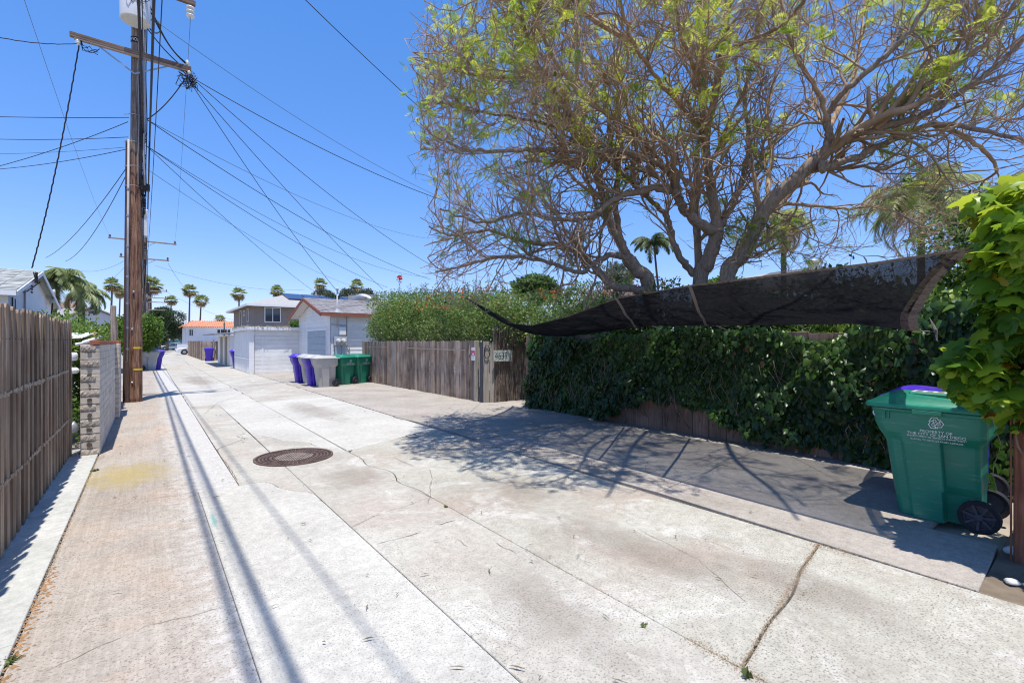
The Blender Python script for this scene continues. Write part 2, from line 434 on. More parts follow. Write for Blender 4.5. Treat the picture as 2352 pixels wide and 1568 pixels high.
m_leafdry = mat_plain('dry_leaf', (.28,.15,.07), .9, .5, 40)
grit('joint_grit', [(2.296,jb.y,0),(4.20,jt.y-.02,0)], 1500, .012, m_grit, 'brown crumbs filling the wide joint across the right lane', seed=1)
grit('joint_grit', [(2.296,.9,0),(2.296,jb.y+.3,0)], 500, .02, m_grit, 'brown crumbs around the spalled spot at the near joint', seed=2)
grit('joint_grit', [tuple(G(1868,1252)),tuple(G(1960,1272))], 260, .03, m_grit, 'crumbled concrete patch at the joint by the driveway corner', seed=3)
grit('joint_grit', [(4.2,.3,0),(4.19,3,0),(4.17,7,0)], 900, .010, m_grit, 'brown dirt along the joint between alley and driveway', seed=4)
grit('joint_grit', [(-.553,1.2,0),(-.553,8.7,0)], 2600, .010, m_grit, 'dirt and crumbs along the edge of the left concrete strip', seed=5)
grit('dry_leaf_litter', [(-.54,2.4,0),(-.53,4.6,0)], 240, .022, m_leafdry, 'rusty dry leaves gathered beside the left concrete strip', (.006,.016), seed=6)
grit('joint_grit', [(2.30,1.7,0),(2.30,7,0)], 500, .007, m_grit, 'brown dirt in the long joint of the middle lane', seed=7)
# twigs, pods and leaves scattered on the concrete
r = np.random.default_rng(12); V = []; F = []
for i in range(420):
    x = r.uniform(-.5, 6.8); y = r.uniform(1.2, 12); L = r.uniform(.012, .05); a = r.random()*6.28; wv = r.uniform(.002,.006)
    dx, dy = math.cos(a)*L, math.sin(a)*L; k = len(V)
    V += [(x-dx, y-dy, .015), (x+dy*wv/L, y-dx*wv/L, .02), (x+dx, y+dy, .015), (x-dy*wv/L, y+dx*wv/L, .02)]; F.append((k,k+1,k+2,k+3))
tag(fastmesh('leaf_litter', V, F, mat_plain('litter', (.13,.11,.07), .9, .5, 30)), 'scattered dark twigs and leaf bits on the pale concrete', 'litter', kind='stuff')
# weeds in joints
m_weed = mat_foliage('weed_leaf', [(0, (.07,.11,.03)), (1, (.20,.24,.09))])
def weed(x, y, rad, n, label, h=.05, seed=0):
    r = np.random.default_rng(seed); V = []; F = []; T = []
    for i in range(n):
        a = r.random()*6.28; l = rad*r.uniform(.5,1.1); bx, by = x+r.normal()*rad*.25, y+r.normal()*rad*.25
        dx, dy = math.cos(a), math.sin(a); w_ = .004; k = len(V)
        V += [(bx-dy*w_, by+dx*w_, 0), (bx+dy*w_, by-dx*w_, 0), (bx+dx*l*.6+dy*w_, by+dy*l*.6-dx*w_, h*r.uniform(.5,1)), (bx+dx*l, by+dy*l, h*r.uniform(.1,.6))]
        F.append((k,k+1,k+2,k+3)); T.append(r.random())
    return tag(fastmesh('weed', V, F, m_weed, tint=T, origin=(x,y,0)), label, 'weed', 'weeds in the concrete joints')
p = G(20,1520); weed(p.x, p.y, .05, 40, 'low green weed at the bottom left end of the concrete strip', .02, 1)
p = G(216,1082); weed(p.x, p.y, .045, 40, 'small green weed at the strip corner below the block wall', .03, 2)
p = G(1715,1556); weed(p.x, p.y, .03, 14, 'grass tuft at the bottom end of the wide brown joint', .05, 3)
p = G(1480,1440); weed(p.x, p.y, .025, 8, 'thin dry grass in the middle lane joint', .03, 4)
p = G(1024,1165); weed(p.x, p.y, .02, 9, 'yellowing weed where the middle lane joint begins', .03, 5)
# yellow stained dirt left of the wall foot is thin paint-like stain: a flat sheet 4 mm up
def blob_sheet(name, cx, cy, rx, ry, z, m, label, cat, seed=3, n=40):
    r = random.Random(seed); ph = [r.random()*6.3 for _ in range(4)]
    pts = []
    for i in range(n):
        a = 2*pi*i/n; k = 1+.22*math.sin(2*a+ph[0])+.15*math.sin(5*a+ph[1])+.09*math.sin(9*a+ph[2])
        pts.append((cx+rx*k*math.cos(a), cy+ry*k*math.sin(a), z))
    mb = MB(); mb.add(pts, [tuple(range(n))]); o = mb.build(name, m); return tag(o, label, cat)
def mat_stain(name, c, dens=.55, scale=14):
    t = NT(name); v = t.pos()
    p = t.n('ShaderNodeBsdfDiffuse'); p.inputs[0].default_value = (*c, 1)
    tr = t.n('ShaderNodeBsdfTransparent'); mx = t.n('ShaderNodeMixShader')
    tc = t.n('ShaderNodeTexCoord'); mp = t.n('ShaderNodeMapping'); mp.inputs['Location'].default_value = (-1,-1,0); mp.inputs['Scale'].default_value = (2,2,0)
    t.l(tc.outputs['Generated'], mp.inputs[0])
    gr = t.n('ShaderNodeTexGradient', gradient_type='SPHERICAL'); t.l(mp.outputs[0], gr.inputs[0])
    nz = t.noise(v, scale, 7, .7)
    f = t.math('MULTIPLY', t.ramp(t.math('ADD', t.math('MULTIPLY', gr.outputs[1], .5), t.math('MULTIPLY', nz, .95)), [(.52, (0,0,0)), (.86, (1,1,1))]), dens)
    t.l(f, mx.inputs[0]); t.l(tr.outputs[0], mx.inputs[1]); t.l(p.outputs[0], mx.inputs[2]); t.l(mx.outputs[0], t.out.inputs[0]); return t.mat
m_yel = mat_stain('yellow_pollen', (.50,.39,.13), .42, 7)
p = G(330,1062); blob_sheet('pollen_stain', -.18, 7.3, .42, .95, .004, m_yel, 'yellow stain on the brown concrete in front of the block wall', 'stain', 3)
m_oil = mat_stain('oil_stain', (.27,.215,.175), .26, 7)
for (x, y, rx, ry, sd_, lb) in ((3.0,2.3,.34,1.0,5,'brown stain down the middle of the near right lane'),(3.4,1.2,.35,.6,6,'dark brown stain near the bottom right joint'),
    (1.95,5.6,.38,.75,7,'pinkish brown stain right of the manhole'),(3.2,4.0,.28,.7,8,'brown stain under the tree shadow in the right lane'),
    (3.0,11.5,.5,2.2,9,'faint brown stain in the right lane beyond the manhole'),(1.6,23,.5,4.5,12,'long tyre stain far down the middle of the alley'),
    (1.9,2.1,.22,.9,13,'pinkish stain in the near middle lane')):
    blob_sheet('ground_stain', x, y, rx, ry, .0042+.0002*sd_, m_oil, lb, 'stain', sd_)
m_teal = mat_stain('teal_paint', (.16,.50,.46), .45, 40)
p = G(490,1195); blob_sheet('paint_mark', p.x, p.y, .022, .30, .005, m_teal, 'faint teal spray paint mark on the concrete by the wire shadows', 'paint mark', 4)
def crack(pts, w_=.004, seed=0):
    r = random.Random(seed); L = []
    for i in range(len(pts)-1):
        a, b = pts[i], pts[i+1]; n = max(2, int((b-a).length/.05))
        for k in range(n): q = a+(b-a)*(k/n); L.append(Vector((q.x+r.uniform(-.010,.010), q.y+r.uniform(-.010,.010), .0032)))
    L.append(pts[-1]+Vector((0,0,.0032))); mb = MB(); vs = []
    for i, q in enumerate(L):
        d = (L[min(i+1,len(L)-1)]-L[max(i-1,0)]).normalized(); nn = Vector((-d.y,d.x,0))*w_*r.uniform(.3,1.0)*(.3 if i in (0,len(L)-1) else 1); vs += [q-nn, q+nn]
    mb.add(vs, [(2*i,2*i+1,2*i+3,2*i+2) for i in range(len(L)-1)]); return mb.build('crack', m_crackm, pav)
m_crackm = mat_plain('crack_dirt', (.15,.12,.09), .95, .3, 30)
def z2(L): return [G((x/1.849)/1.3061, (y/1.849+1200)/1.3061) for x, y in L]
def z3(L): return [G((1100+x/1.849)/1.3061, (1200+y/1.849)/1.3061) for x, y in L]
crack(z2([(1362,184),(1312,202),(1362,213),(1215,266),(1205,275),(1228,322),(1250,345)]), .006, 1)
crack(z2([(1300,110),(1330,130),(1345,150),(1378,180)]), .005, 2)
crack(z2([(1325,472),(1300,420),(1262,360),(1250,340)]), .005, 3)
crack(z3([(338,575),(356,520),(350,480),(362,440),(354,400),(348,380)]), .005, 4)
crack(z3([(50,803),(130,780),(200,762),(300,730)]), .004, 5); crack(z3([(395,694),(440,680),(492,667)]), .005, 6)
crack(z3([(148,318),(190,335),(240,358),(262,372)]), .005, 7); crack(z3([(150,303),(230,285),(292,276)]), .003, 8)
crack(z3([(720,790),(760,815),(830,850)]), .004, 9); crack(z2([(440,605),(640,575),(800,548),(1000,528)]), .002, 10)
crack(z2([(1600,108),(1640,100),(1850,80),(2034,62)]), .002, 11); crack(z3([(500,770),(545,800),(560,812)]), .003, 12)
crack([G(x,y) for x, y in ((910,940),(925,925),(950,905),(975,895))], .006, 13); crack([G(x,y) for x, y in ((640,880),(560,905),(500,925),(470,950))], .006, 14)
crack([Vector(q) for q in ((-.4,3.2,0),(.0,3.35,0),(.35,3.3,0))], .002, 15); crack([Vector(q) for q in ((2.9,1.4,0),(3.2,1.9,0),(3.3,2.5,0))], .002, 16)
crack([Vector(q) for q in ((4.6,4.9,0),(5.3,4.4,0),(6.0,4.6,0),(6.8,4.2,0))], .004, 17)
# raised broken lip at the alley joint
mb = MB(); a = G(905,958); b = G(985,975)
mb.bar((a.x,a.y,.0), (b.x,b.y,.0), .05, .05); tag(mb.build('broken_kerb', m_conc_apron, bevel=.012), 'short broken concrete lip at the joint beyond the manhole', 'kerb')

# ================================================================== manhole
m_iron = mat_plain('rusty_iron', (.13,.085,.068), .7, .4, 9, .3, 120, metallic=.25)
m_irond = mat_plain('iron_recess', (.035,.025,.022), .9, .3, 12)
m_ironl = mat_plain('worn_iron', (.26,.20,.16), .6, .4, 12, .2, 120, metallic=.2)
mc = G(676,1049); R0 = .505
mh = thing('manhole_cover', (mc.x, mc.y, 0), 'round rusty iron manhole cover with ringed tread in the alley', 'manhole cover')
mb = MB(); mb.lathe([(R0*.985,-.02),(R0*.985,.005)], (0,0,0), 48); mb.build('recess_plate', m_irond, mh, local=True)
mb = MB(); n = 56
def ring(mb, r0, r1, z0, z1, n=56, c=(0,0)):
    vs = []
    for r_, z in ((r0,z0),(r0,z1),(r1,z1),(r1,z0)):
        for k in range(n): a = 2*pi*k/n; vs.append((c[0]+r_*math.cos(a), c[1]+r_*math.sin(a), z))
    fs = []
    for i in range(3):
        for k in range(n): fs.append((i*n+k, i*n+(k+1)%n, (i+1)*n+(k+1)%n, (i+1)*n+k))
    mb.add(vs, fs)
ring(mb, R0*.94, R0, 0, .014); mb.build('frame', m_iron, mh, local=True)
for q in (.86, .775, .69):
    mb = MB(); ring(mb, R0*(q-.018), R0*(q+.018), 0, .011); mb.build('tread_ring', m_iron, mh, local=True)
mb = MB(); ring(mb, R0*.56, R0*.62, 0, .012); ring(mb, R0*.49, R0*.515, 0, .012); mb.build('inner_ring', m_iron, mh, local=True)
mb = MB()
for k in range(48):
    a = 2*pi*k/48; c, s_ = math.cos(a), math.sin(a)
    mb.bar((R0*.64*c,R0*.64*s_,.0075), (R0*.92*c,R0*.92*s_,.0075), .012, .0085)
mb.build('radial_rib', m_iron, mh, local=True)['kind'] = 'stuff'
mb = MB()
for i in range(-8, 9):
    x = i*.029; L = math.sqrt(max(0, (R0*.47)**2-x*x))
    mb.bar((x,-L,.0075), (x,L,.0075), .014, .0075)
for i in range(-8, 9):
    x = i*.029; L = math.sqrt(max(0, (R0*.47)**2-x*x)); mb.bar((-L,x,.0078), (L,x,.0078), .006, .007)
mb.build('centre_tread', m_ironl, mh, local=True)['kind'] = 'stuff'

# ================================================================== left wooden fence
m_board = mat_wood('weathered_board', (.25,.18,.125), (.50,.41,.32), 'z', .8, fine=45, stain=(.13,.072,.04))
m_board_r = mat_wood('grey_board', (.29,.215,.165), (.54,.45,.37), 'z', .85, fine=40, stain=(.10,.062,.048))
m_board_l = mat_wood('light_board', (.33,.29,.24), (.50,.46,.40), 'z', .2, fine=40, stain=(.22,.18,.14))
m_rail = mat_wood('rail_wood', (.22,.17,.13), (.40,.34,.28), 'y', .3)
m_newwood = mat_wood('new_pine', (.50,.33,.14), (.62,.43,.20), 'z', .1, stain=(.40,.25,.10))
m_nail = mat_plain('nail', (.06,.045,.04), .6, .1)
def board_mesh(w_, h, t_, dog, slope, rnd):
    """vertical board in the YZ plane, dog-eared top"""
    mb = MB(); d = dog
    pr = [(-w_/2,0),(w_/2,0),(w_/2,h-d),(w_/2-d*.9,h-.2*d),(w_/2-d*1.3,h),(-w_/2+d*1.3,h),(-w_/2+d*.9,h-.2*d),(-w_/2,h-d)]
    mb.extr([(0,y,z) for y, z in pr], (t_,0,0)); return mb
def fence_boards(parent, x, y0, y1, hfun, w_=.14, name='board', m=None, back=-1, seed=0, dog=.022, gap=.003):
    r = random.Random(seed); y = y0; k = 0; L = worldloc(parent); var = []
    for q in range(5):
        mb = board_mesh(w_-gap, 1.0, .018, dog/1.8, 0, 0); var.append(mb.mesh('board', m))
    while y < y1:
        h = hfun(y)+r.uniform(-.018,.018)
        off = 0 if k % 2 == 0 else back*.019
        ws = r.uniform(.86,1.10)
        o = inst(name, var[k % 5], parent, (x-L.x+off+r.uniform(-.003,.003), y-L.y+w_*ws/2, .02-L.z), (0, r.uniform(-.004,.004), 0), (1, ws*(1.12 if k % 2 else 1), h))
        o.rotation_euler.x = r.uniform(-.006,.006)
        y += w_*ws; k += 1
lf = thing('wooden_fence', (-.86,6,0), 'weathered brown board fence on the left with jagged dog-eared tops', 'fence')
fence_boards(lf, -.868, 2.9, 8.86, lambda y: 1.855, .105, 'board', m_board, -1, 3, .03)
for z in (.35, 1.0, 1.60):
    mb = MB(); mb.bar((-.91,2.9,z), (-.91,8.85,z), .04, .09); mb.build('rail', m_rail, lf)
# horizontal worn rub strip on the face
mb = MB(); r = random.Random(4)
for y in np.arange(2.95, 8.8, .05):
    z = 1.185-.0*y
    if r.random() < .93:
        mb.box((-.852,y,z+r.uniform(-.012,.012)), (-.846,y+.046,z+.03+r.uniform(-.008,.012)))
mb.build('worn_strip', mat_plain('scraped_wood', (.36,.29,.23), .9, .35, 30, .4, 90), lf, bevel=0)['kind'] = 'stuff'
mb = MB()
for y in np.arange(2.95, 8.8, .05):
    if r.random() < .9: mb.box((-.852,y,.52+r.uniform(-.01,.01)), (-.846,y+.046,.55+r.uniform(-.01,.012)))
mb.build('worn_strip', mat_plain('scraped_wood_low', (.36,.27,.20), .9, .35, 30, .4, 90), lf)['kind'] = 'stuff'
mb = MB(); mb.box((-.90,8.86,0), (-.84,8.93,1.87)); mb.build('end_post', m_board, lf, bevel=.004)
mb = MB(); mb.box((-.862,4.80,0), (-.842,4.91,1.0)); mb.build('new_stake', m_newwood, lf)
mb = MB()
for y in np.arange(3, 8.8, .105):
    mb.lathe([(.006,0),(.005,.004)], (-.850,y+.05,1.62), 6, 'x')
mb.build('nail', m_nail, lf)['kind'] = 'stuff'

# ================================================================== block wall
m_block = mat_plain('slump_block', (.58,.52,.44), .95, .16, 5, .5, 130, obj=.16, dirt=.15)
m_block_r = mat_plain('split_block', (.50,.43,.36), .95, .28, 40, .8, 120, obj=.2, dirt=.3)
m_mortar = mat_plain('mortar', (.43,.385,.345), .95, .15, 20, .4, 150)
m_hole = mat_plain('block_core', (.12,.09,.07), .95, .2)
m_brick = mat_plain('red_brick', (.42,.14,.075), .85, .25, 14, .4, 120, obj=.35)
bw = thing('block_wall', (-.64,10.8,0), 'short concrete block wall with red brick cap between fence and pole', 'wall')
WX0, WX1, WY0, WY1 = -.745, -.54, 8.83, 12.75; CH = 1.555/15
mb = MB(); mb.box((WX0+.006,WY0+.03,0), (WX1-.004,WY1-.01,1.553)); mb.build('mortar_core', m_mortar, bw)
r = random.Random(9); L = worldloc(bw)
blk = MB(); blk.box((0,0,0),(WX1-WX0,.394,CH-.0045)); blkm = [blk.build('x', m_block, bevel=.004, origin=(0,0,0))]; 
bm_ = blkm[0].data; bpy.data.objects.remove(blkm[0])
blk = MB(); blk.box((0,0,0),(WX1-WX0,.194,CH-.0045)); t_ = blk.build('x', m_block, bevel=.004, origin=(0,0,0)); bh_ = t_.data; bpy.data.objects.remove(t_)
for c in range(15):
    y = WY0+r.uniform(-.004,.004)
    if c % 2:
        inst('block', bh_, bw, (WX0-L.x, y-L.y, c*CH)); y += .2
    while y < WY1-.25:
        o = inst('block', bm_, bw, (WX0-L.x+r.uniform(-.0015,.0015), y-L.y, c*CH)); y += .398
    if WY1-y > .1: o = inst('block', bm_, bw, (WX0-L.x, y-L.y, c*CH), (0,0,0), (1,(WY1-y)/.398,1))
# rough torn faces and broken core holes on the end of the wall
for c in range(15):
    z = c*CH
    if c % 2 == 0:
        mb = MB(); n = 12; vs = []; x0, x1 = WX0+.002, WX1-(.045 if c % 4 else .004)
        rr = random.Random(c)
        for i in range(n+1):
            for j in range(4):
                vs.append((x0+(x1-x0)*i/n, WY0-.006-rr.uniform(0,.010)*(0 < j < 3), z+.006+(CH-.016)*j/3))
        fs = [(i*4+j, (i+1)*4+j, (i+1)*4+j+1, i*4+j+1) for i in range(n) for j in range(3)]
        mb.add(vs, fs); mb.build('torn_face', m_block_r, bw)
    rr = random.Random(c+40); pts = []
    big = c % 2 == 1 and c <= 9
    if c in (0,2,8,12): continue
    cx = (WX0+WX1)/2-.005; cz = z+CH*(.5 if big else .96); a_ = (.032,.034) if big and c < 8 else ((.014,.02) if big else (.022,.006))
    if c == 14: continue
    for k in range(11):
        an = 2*pi*k/11; q = rr.uniform(.6,1.3); pts.append((cx+a_[0]*q*math.cos(an), WY0-.0175, cz+a_[1]*q*math.sin(an)))
    mb = MB(); mb.extr(pts, (0,.02,0)); mb.build('core_hole', m_hole, bw)
# pilaster beyond
L = worldloc(bw)
for c in range(15):
    mb = MB(); mb.box((-.62,12.80,c*CH+.003), (-.475,13.18,c*CH+CH-.006)); mb.build('pilaster_block', m_block, bw, bevel=.008)
mb = MB(); mb.box((-.60,12.82,0), (-.485,13.9,1.55)); mb.build('mortar_core', m_mortar, bw)
# brick cap: red bricks on the alley half
y = WY0-.012
bk = MB(); bk.box((0,0,0),(.118,.198,.058)); t_ = bk.build('x', m_brick, bevel=.003, origin=(0,0,0)); bkm = t_.data; bpy.data.objects.remove(t_)
while y < 13.8:
    inst('cap_brick', bkm, bw, (WX1-.108-L.x+r.uniform(-.003,.003)+(.045 if y > 12.75 else 0), y-L.y, 1.557), (0,0,r.uniform(-.01,.01))); y += .203
# corrugated awning and stake behind the wall
m_white = mat_plain('white_paint', (.74,.74,.75), .6, .06, 2, .05, 40)
m_galv = mat_plain('galvanised', (.42,.43,.44), .45, .15, 6, .1, 60, metallic=.6)
m_pvc = mat_plain('white_pvc', (.72,.72,.72), .4, .05, 4)
aw = thing('corrugated_sheet', (-1.3,11.6,1.5), 'low white corrugated roof sheet behind the block wall', 'roof sheet')
mb = MB(); n = 60; vs = []
for i in range(n+1):
    y = 10.2+3.2*i/n
    for X, z in ((-1.9,1.60),(-.86,1.66)): vs.append((X, y, z+.014*math.sin(i*1.57)+ (y-10.2)*.04))
mb.add(vs, [(2*i,2*i+2,2*i+3,2*i+1) for i in range(n)]); mb.add([(a,b,c-.004) for a,b,c in vs], [(2*i,2*i+1,2*i+3,2*i+2) for i in range(n)])
mb.build('sheet', m_white, aw)
mb = MB(); mb.tube([(-.80,10.0,1.585),(-.80,13.4,1.70)], .03, 10); mb.tube([(-.83,9.4,1.56),(-.83,13.2,1.60)], .022, 10); mb.build('edge_pipe', m_pvc, aw, smooth=True)
mb = MB(); mb.box((-1.9,13.3,0), (-1.84,13.36,1.7)); mb.box((-1.9,10.2,0),(-1.84,10.26,1.6)); mb.build('leg', m_galv, aw)
mb = MB(); mb.box((-.84,12.2,.2), (-.80,12.27,1.82)); tag(mb.build('wooden_stake', m_newwood), 'yellow new wood stake rising behind the brick capped wall', 'stake')
# valves in the gap between fence and wall
gm = thing('pipe_valve', (-.86,9.35,0), 'white pipe fittings in the gap between board fence and block wall', 'pipe')
mb = MB(); mb.tube([(-.90,9.35,0),(-.90,9.35,1.42)], .025, 8); mb.build('pipe', m_galv, gm, smooth=True)
mb = MB(); mb.lathe([(.045,-.06),(.06,-.03),(.06,.03),(.045,.06)], (-.87,9.33,1.38), 12, 'z'); mb.lathe([(.03,-.05),(.045,-.02),(.045,.03),(.02,.06)], (-.85,9.25,1.18), 12, 'x'); mb.build('valve', m_pvc, gm, smooth=True)
mb = MB(); mb.lathe([(.05,-.08),(.07,-.04),(.07,.04),(.03,.09)], (-.88,9.4,.34), 12, 'z'); mb.build('meter', m_galv, gm, smooth=True)
mb = MB(); 
for i in range(4): mb.box((-1.9,8.9+i*.16,-.04), (-.78,9.04+i*.16,.012+.002*i))
o = mb.build('deck_boards', m_board_l); tag(o, 'pale boards lying on the ground in the gap behind the wall end', 'boards')

# dark board fence behind the wall, towards the pole
df = thing('board_fence', (-.62,15,0), 'taller grey board fence between the block wall and the utility pole', 'fence')
fence_boards(df, -.63, 14.25, 15.9, lambda y: 2.2-.16*(y-14.2), .14, 'board', m_board_r, -1, 8)
mb = MB(); mb.box((-.68,14.1,0), (-.58,14.2,2.42)); mb.build('post', m_board_r, df, bevel=.004)
mb = MB(); mb.bar((-.67,14.2,.6),(-.67,15.9,.6),.04,.09); mb.bar((-.67,14.2,1.6),(-.67,15.9,1.6),.04,.09); mb.build('rail', m_rail, df)
# ================================================================== utility poles
def mat_pole(name):
    t = NT(name); v = t.pos((26,26,1.5), 'W'); v2 = t.pos()
    g = t.noise(v, 1, 7, .7, .5)
    sep = t.n('ShaderNodeSeparateXYZ'); t.l(v2, sep.inputs[0])
    low = t.ramp(g, [(.36, (.05,.026,.018)), (.47, (.19,.095,.062)), (.58, (.30,.17,.11)), (.72, (.58,.42,.26))])
    high = t.ramp(g, [(.34, (.08,.06,.05)), (.5, (.19,.155,.13)), (.7, (.34,.29,.25))])
    f = t.math('MULTIPLY', t.math('SUBTRACT', sep.outputs['Z'], 5.9), .9, clamp=True)
    col = t.mix(f, low, high)
    t.bsdf(col, .85, 0, .2, t.bump(g, .9, .02)); return t.mat
m_pole = mat_pole('creosote_pole')
m_pole2 = mat_plain('far_pole_wood', (.13,.095,.07), .9, .3, 3, .2, 50)
m_arm = mat_wood('crossarm_wood', (.16,.11,.085), (.30,.23,.18), 'x', .1, fine=50)
m_armlite = mat_wood('crossarm_light', (.36,.28,.22), (.46,.38,.31), 'x', .1)
m_cable = mat_plain('black_cable', (.025,.025,.032), .6, .1)
m_cable2 = mat_plain('grey_wire', (.10,.12,.13), .5, .1)
m_porc = mat_plain('porcelain', (.72,.73,.70), .25, .05, 5, spec=.5)
m_brown_ins = mat_plain('brown_insulator', (.13,.06,.04), .3, .1, spec=.5)
m_tank = mat_plain('transformer_grey', (.60,.61,.61), .45, .06, 2)
m_yellow = mat_plain('yellow_band', (.75,.50,.03), .5, .06)
m_guard = mat_plain('riser_wood', (.10,.062,.052), .9, .3, 5, .3, 60, stretch=(8,8,1))
m_cond = mat_plain('grey_conduit', (.33,.31,.31), .55, .15, 3)
m_blackpl = mat_plain('black_plastic', (.02,.02,.023), .5, .1)
m_steel = mat_plain('steel', (.36,.37,.38), .4, .1, metallic=.7)

PXX, PYY = -.28, 16.05
pole = thing('utility_pole', (PXX,PYY,0), 'tall brown wooden utility pole with yellow bands and transformer, nearest pole', 'utility pole', 'utility poles along the alley')
mb = MB(); r = random.Random(2); pts = []; rad = []
for i in range(60):
    z = -.1+13.2*i/59; pts.append((PXX+.004*z+r.uniform(-.002,.002), PYY, z)); rad.append(.165-.0055*z+r.uniform(-.002,.002))
mb.tube(pts, rad, 22); mb.build('shaft', m_pole, pole, smooth=True)
# riser board + conduit on the left side
mb = MB(); mb.bar((PXX-.195,PYY+.03,0), (PXX-.135,PYY+.03,6.9), .11, .14, (0,1,0)); mb.build('riser_board', m_guard, pole, bevel=.01)
mb = MB(); mb.tube([(PXX-.155,PYY-.12,1.05),(PXX-.125,PYY-.12,6.9)], .026, 10); mb.build('conduit', m_cond, pole, smooth=True)
mb = MB(); mb.box((PXX-.195,PYY-.16,-.02), (PXX-.115,PYY-.09,1.08)); mb.build('conduit_guard', m_guard, pole, bevel=.01)
for z in (1.4,1.95,2.6,3.3,4.1,4.9,5.6):
    mb = MB(); mb.lathe([(.032,-.025),(.034,0),(.032,.025)], (PXX-.155+.005*(z-1),PYY-.12,z), 10); mb.build('clamp', m_steel, pole)
# yellow bands, only on the alley side of the pole
for z, a0, a1, h in ((1.43,-1.75,.35,.035),(1.05,-.15,.35,.03),(.86,-1.7,.35,.035)):
    mb = MB(); vs = []; n = 16; R_ = .167-.0055*z+.004
    for i in range(n+1):
        a = a0+(a1-a0)*i/n
        for zz in (z-h/2*1.4, z+h/2*1.4): vs.append((PXX+R_*math.cos(a), PYY+R_*math.sin(a), zz))
    mb.add(vs, [(2*i,2*i+2,2*i+3,2*i+1) for i in range(n)]); mb.build('yellow_band', m_yellow, pole)
for z, a in ((1.92,-1.9),(.52,-1.9),(2.9,-1.7)):
    mb = MB(); mb.box((PXX+.165*math.cos(a)-.02,PYY+.165*math.sin(a)-.02,z-.025), (PXX+.165*math.cos(a)+.02,PYY+.165*math.sin(a)+.015,z+.025)); mb.build('tag_plate', m_steel, pole, bevel=.004)
# HIGH VOLTAGE band
mb = MB(); vs = []; z = 9.72-.35; z = PX(409,0,PXX).z  # placeholder replaced below
zb = P(410/1.306, 122/1.306, 12.5).z
mb = MB(); vs = []; R_ = .167-.0055*zb+.006
for i in range(17):
    a = -2.9+2.7*i/16
    for zz in (zb-.075, zb+.075): vs.append((PXX+.03+R_*math.cos(a), PYY+R_*math.sin(a), zz))
mb.add(vs, [(2*i,2*i+2,2*i+3,2*i+1) for i in range(16)]); sg = mb.build('warning_band', m_blackpl, pole)
tv, tf = text_geo('HIGH VOLTAGE', .125); mb = MB()
mb.add([(PXX+.03+(R_+.004)*math.cos(-1.75+u/R_*.55), PYY+(R_+.004)*math.sin(-1.75+u/R_*.55), zb-.045+v) for u, v in tv], tf)
mb.build('lettering', m_white, sg)
# transformer
tz = P(309, 50, 12.1).z
tc = (PXX+.02, PYY-.53)
mb = MB(); mb.lathe([(.30,.0),(.315,.02),(.315,1.05),(.29,1.1),(.10,1.18)], (tc[0],tc[1],tz), 28); tk = mb.build('transformer_tank', m_tank, pole, auto=True)
mb = MB(); mb.box((tc[0]-.04,tc[1]+.25,tz+.15), (tc[0]+.04,PYY-.05,tz+.3)); mb.box((tc[0]-.04,tc[1]+.25,tz+.75), (tc[0]+.04,PYY-.05,tz+.9)); mb.build('bracket', m_steel, pole)
for dx in (-.16,.0,.16):
    mb = MB(); mb.lathe([(.03,-.02),(.045,0),(.03,.03),(.045,.05),(.03,.08),(.02,.10)], (tc[0]+dx+.05,tc[1]-.31,tz+.8), 10); mb.build('bushing', m_porc, tk)
for k in range(10):
    a = pi*(1.15+.07*k)
mb = MB()
for k in range(5):
    mb.tube([(tc[0]-.22+.1*k,tc[1]-.34,tz+1.0),(tc[0]-.2+.1*k,tc[1]-.36,tz+.72+.05*(k%2)),(tc[0]-.15+.09*k,tc[1]-.33,tz+.4),(tc[0]+.05+.06*k,tc[1]-.28,tz+.25+.07*k)], .009, 5)
mb.build('lead', m_cable, tk)
# cross-arms
def crossarm(pole, Y, x0, x1, z, m, name='crossarm', h=.12, w_=.10, steel=True, dy=-.2, tilt=0):
    mb = MB(); mb.box((x0,Y+dy-w_/2,z), (x1,Y+dy+w_/2,z+h)); a = mb.build(name, m, pole, bevel=.006)
    if steel:
        for s in (-1, 1):
            mb = MB(); xm = worldloc(pole).x
            mb.bar((xm+s*.75,Y+dy+.0,z-.01), (xm,Y+dy+.02,z-.48), .008, .04); mb.build('brace', m_steel, pole)
    return a
crossarm(pole, PYY, -1.53, .95, 9.12, m_arm)
mb = MB(); mb.box((-1.45,PYY-.245,9.085), (.90,PYY-.155,9.117)); mb.build('arm_liner', m_armlite, pole)
crossarm(pole, PYY, -1.35, 1.05, 10.98, m_arm, steel=False)
def insulator(parent, c, m, s=1, down=False):
    mb = MB(); k = -1 if down else 1
    mb.lathe([(.015*s,0),(.02*s,k*.02*s),(.055*s,k*.03*s),(.055*s,k*.05*s),(.03*s,k*.06*s),(.06*s,k*.075*s),(.06*s,k*.095*s),(.03*s,k*.11*s),(.045*s,k*.13*s),(.02*s,k*.16*s)], c, 12)
    return mb.build('insulator', m, parent, smooth=True)
insulator(pole, (-1.38,PYY-.2,9.10), m_porc, .9, True)
insulator(pole, (.86,PYY-.2,9.26), m_porc, .9)
insulator(pole, (.90,PYY-.27,9.10), m_porc, .7, True)
iz = P(435, 22, 13.3)
mb = MB()
for q in (0,.11,.22): mb.lathe([(.02,0),(.09,.015),(.11,.04),(.09,.07),(.03,.095)], (.93,PYY-.2,10.62+q), 14)
mb.build('insulator', m_porc, pole, smooth=True)
mb = MB(); mb.tube([(.93,PYY-.2,10.98),(.93,PYY-.2,10.5)], .012, 6); mb.build('insulator_pin', m_steel, pole)
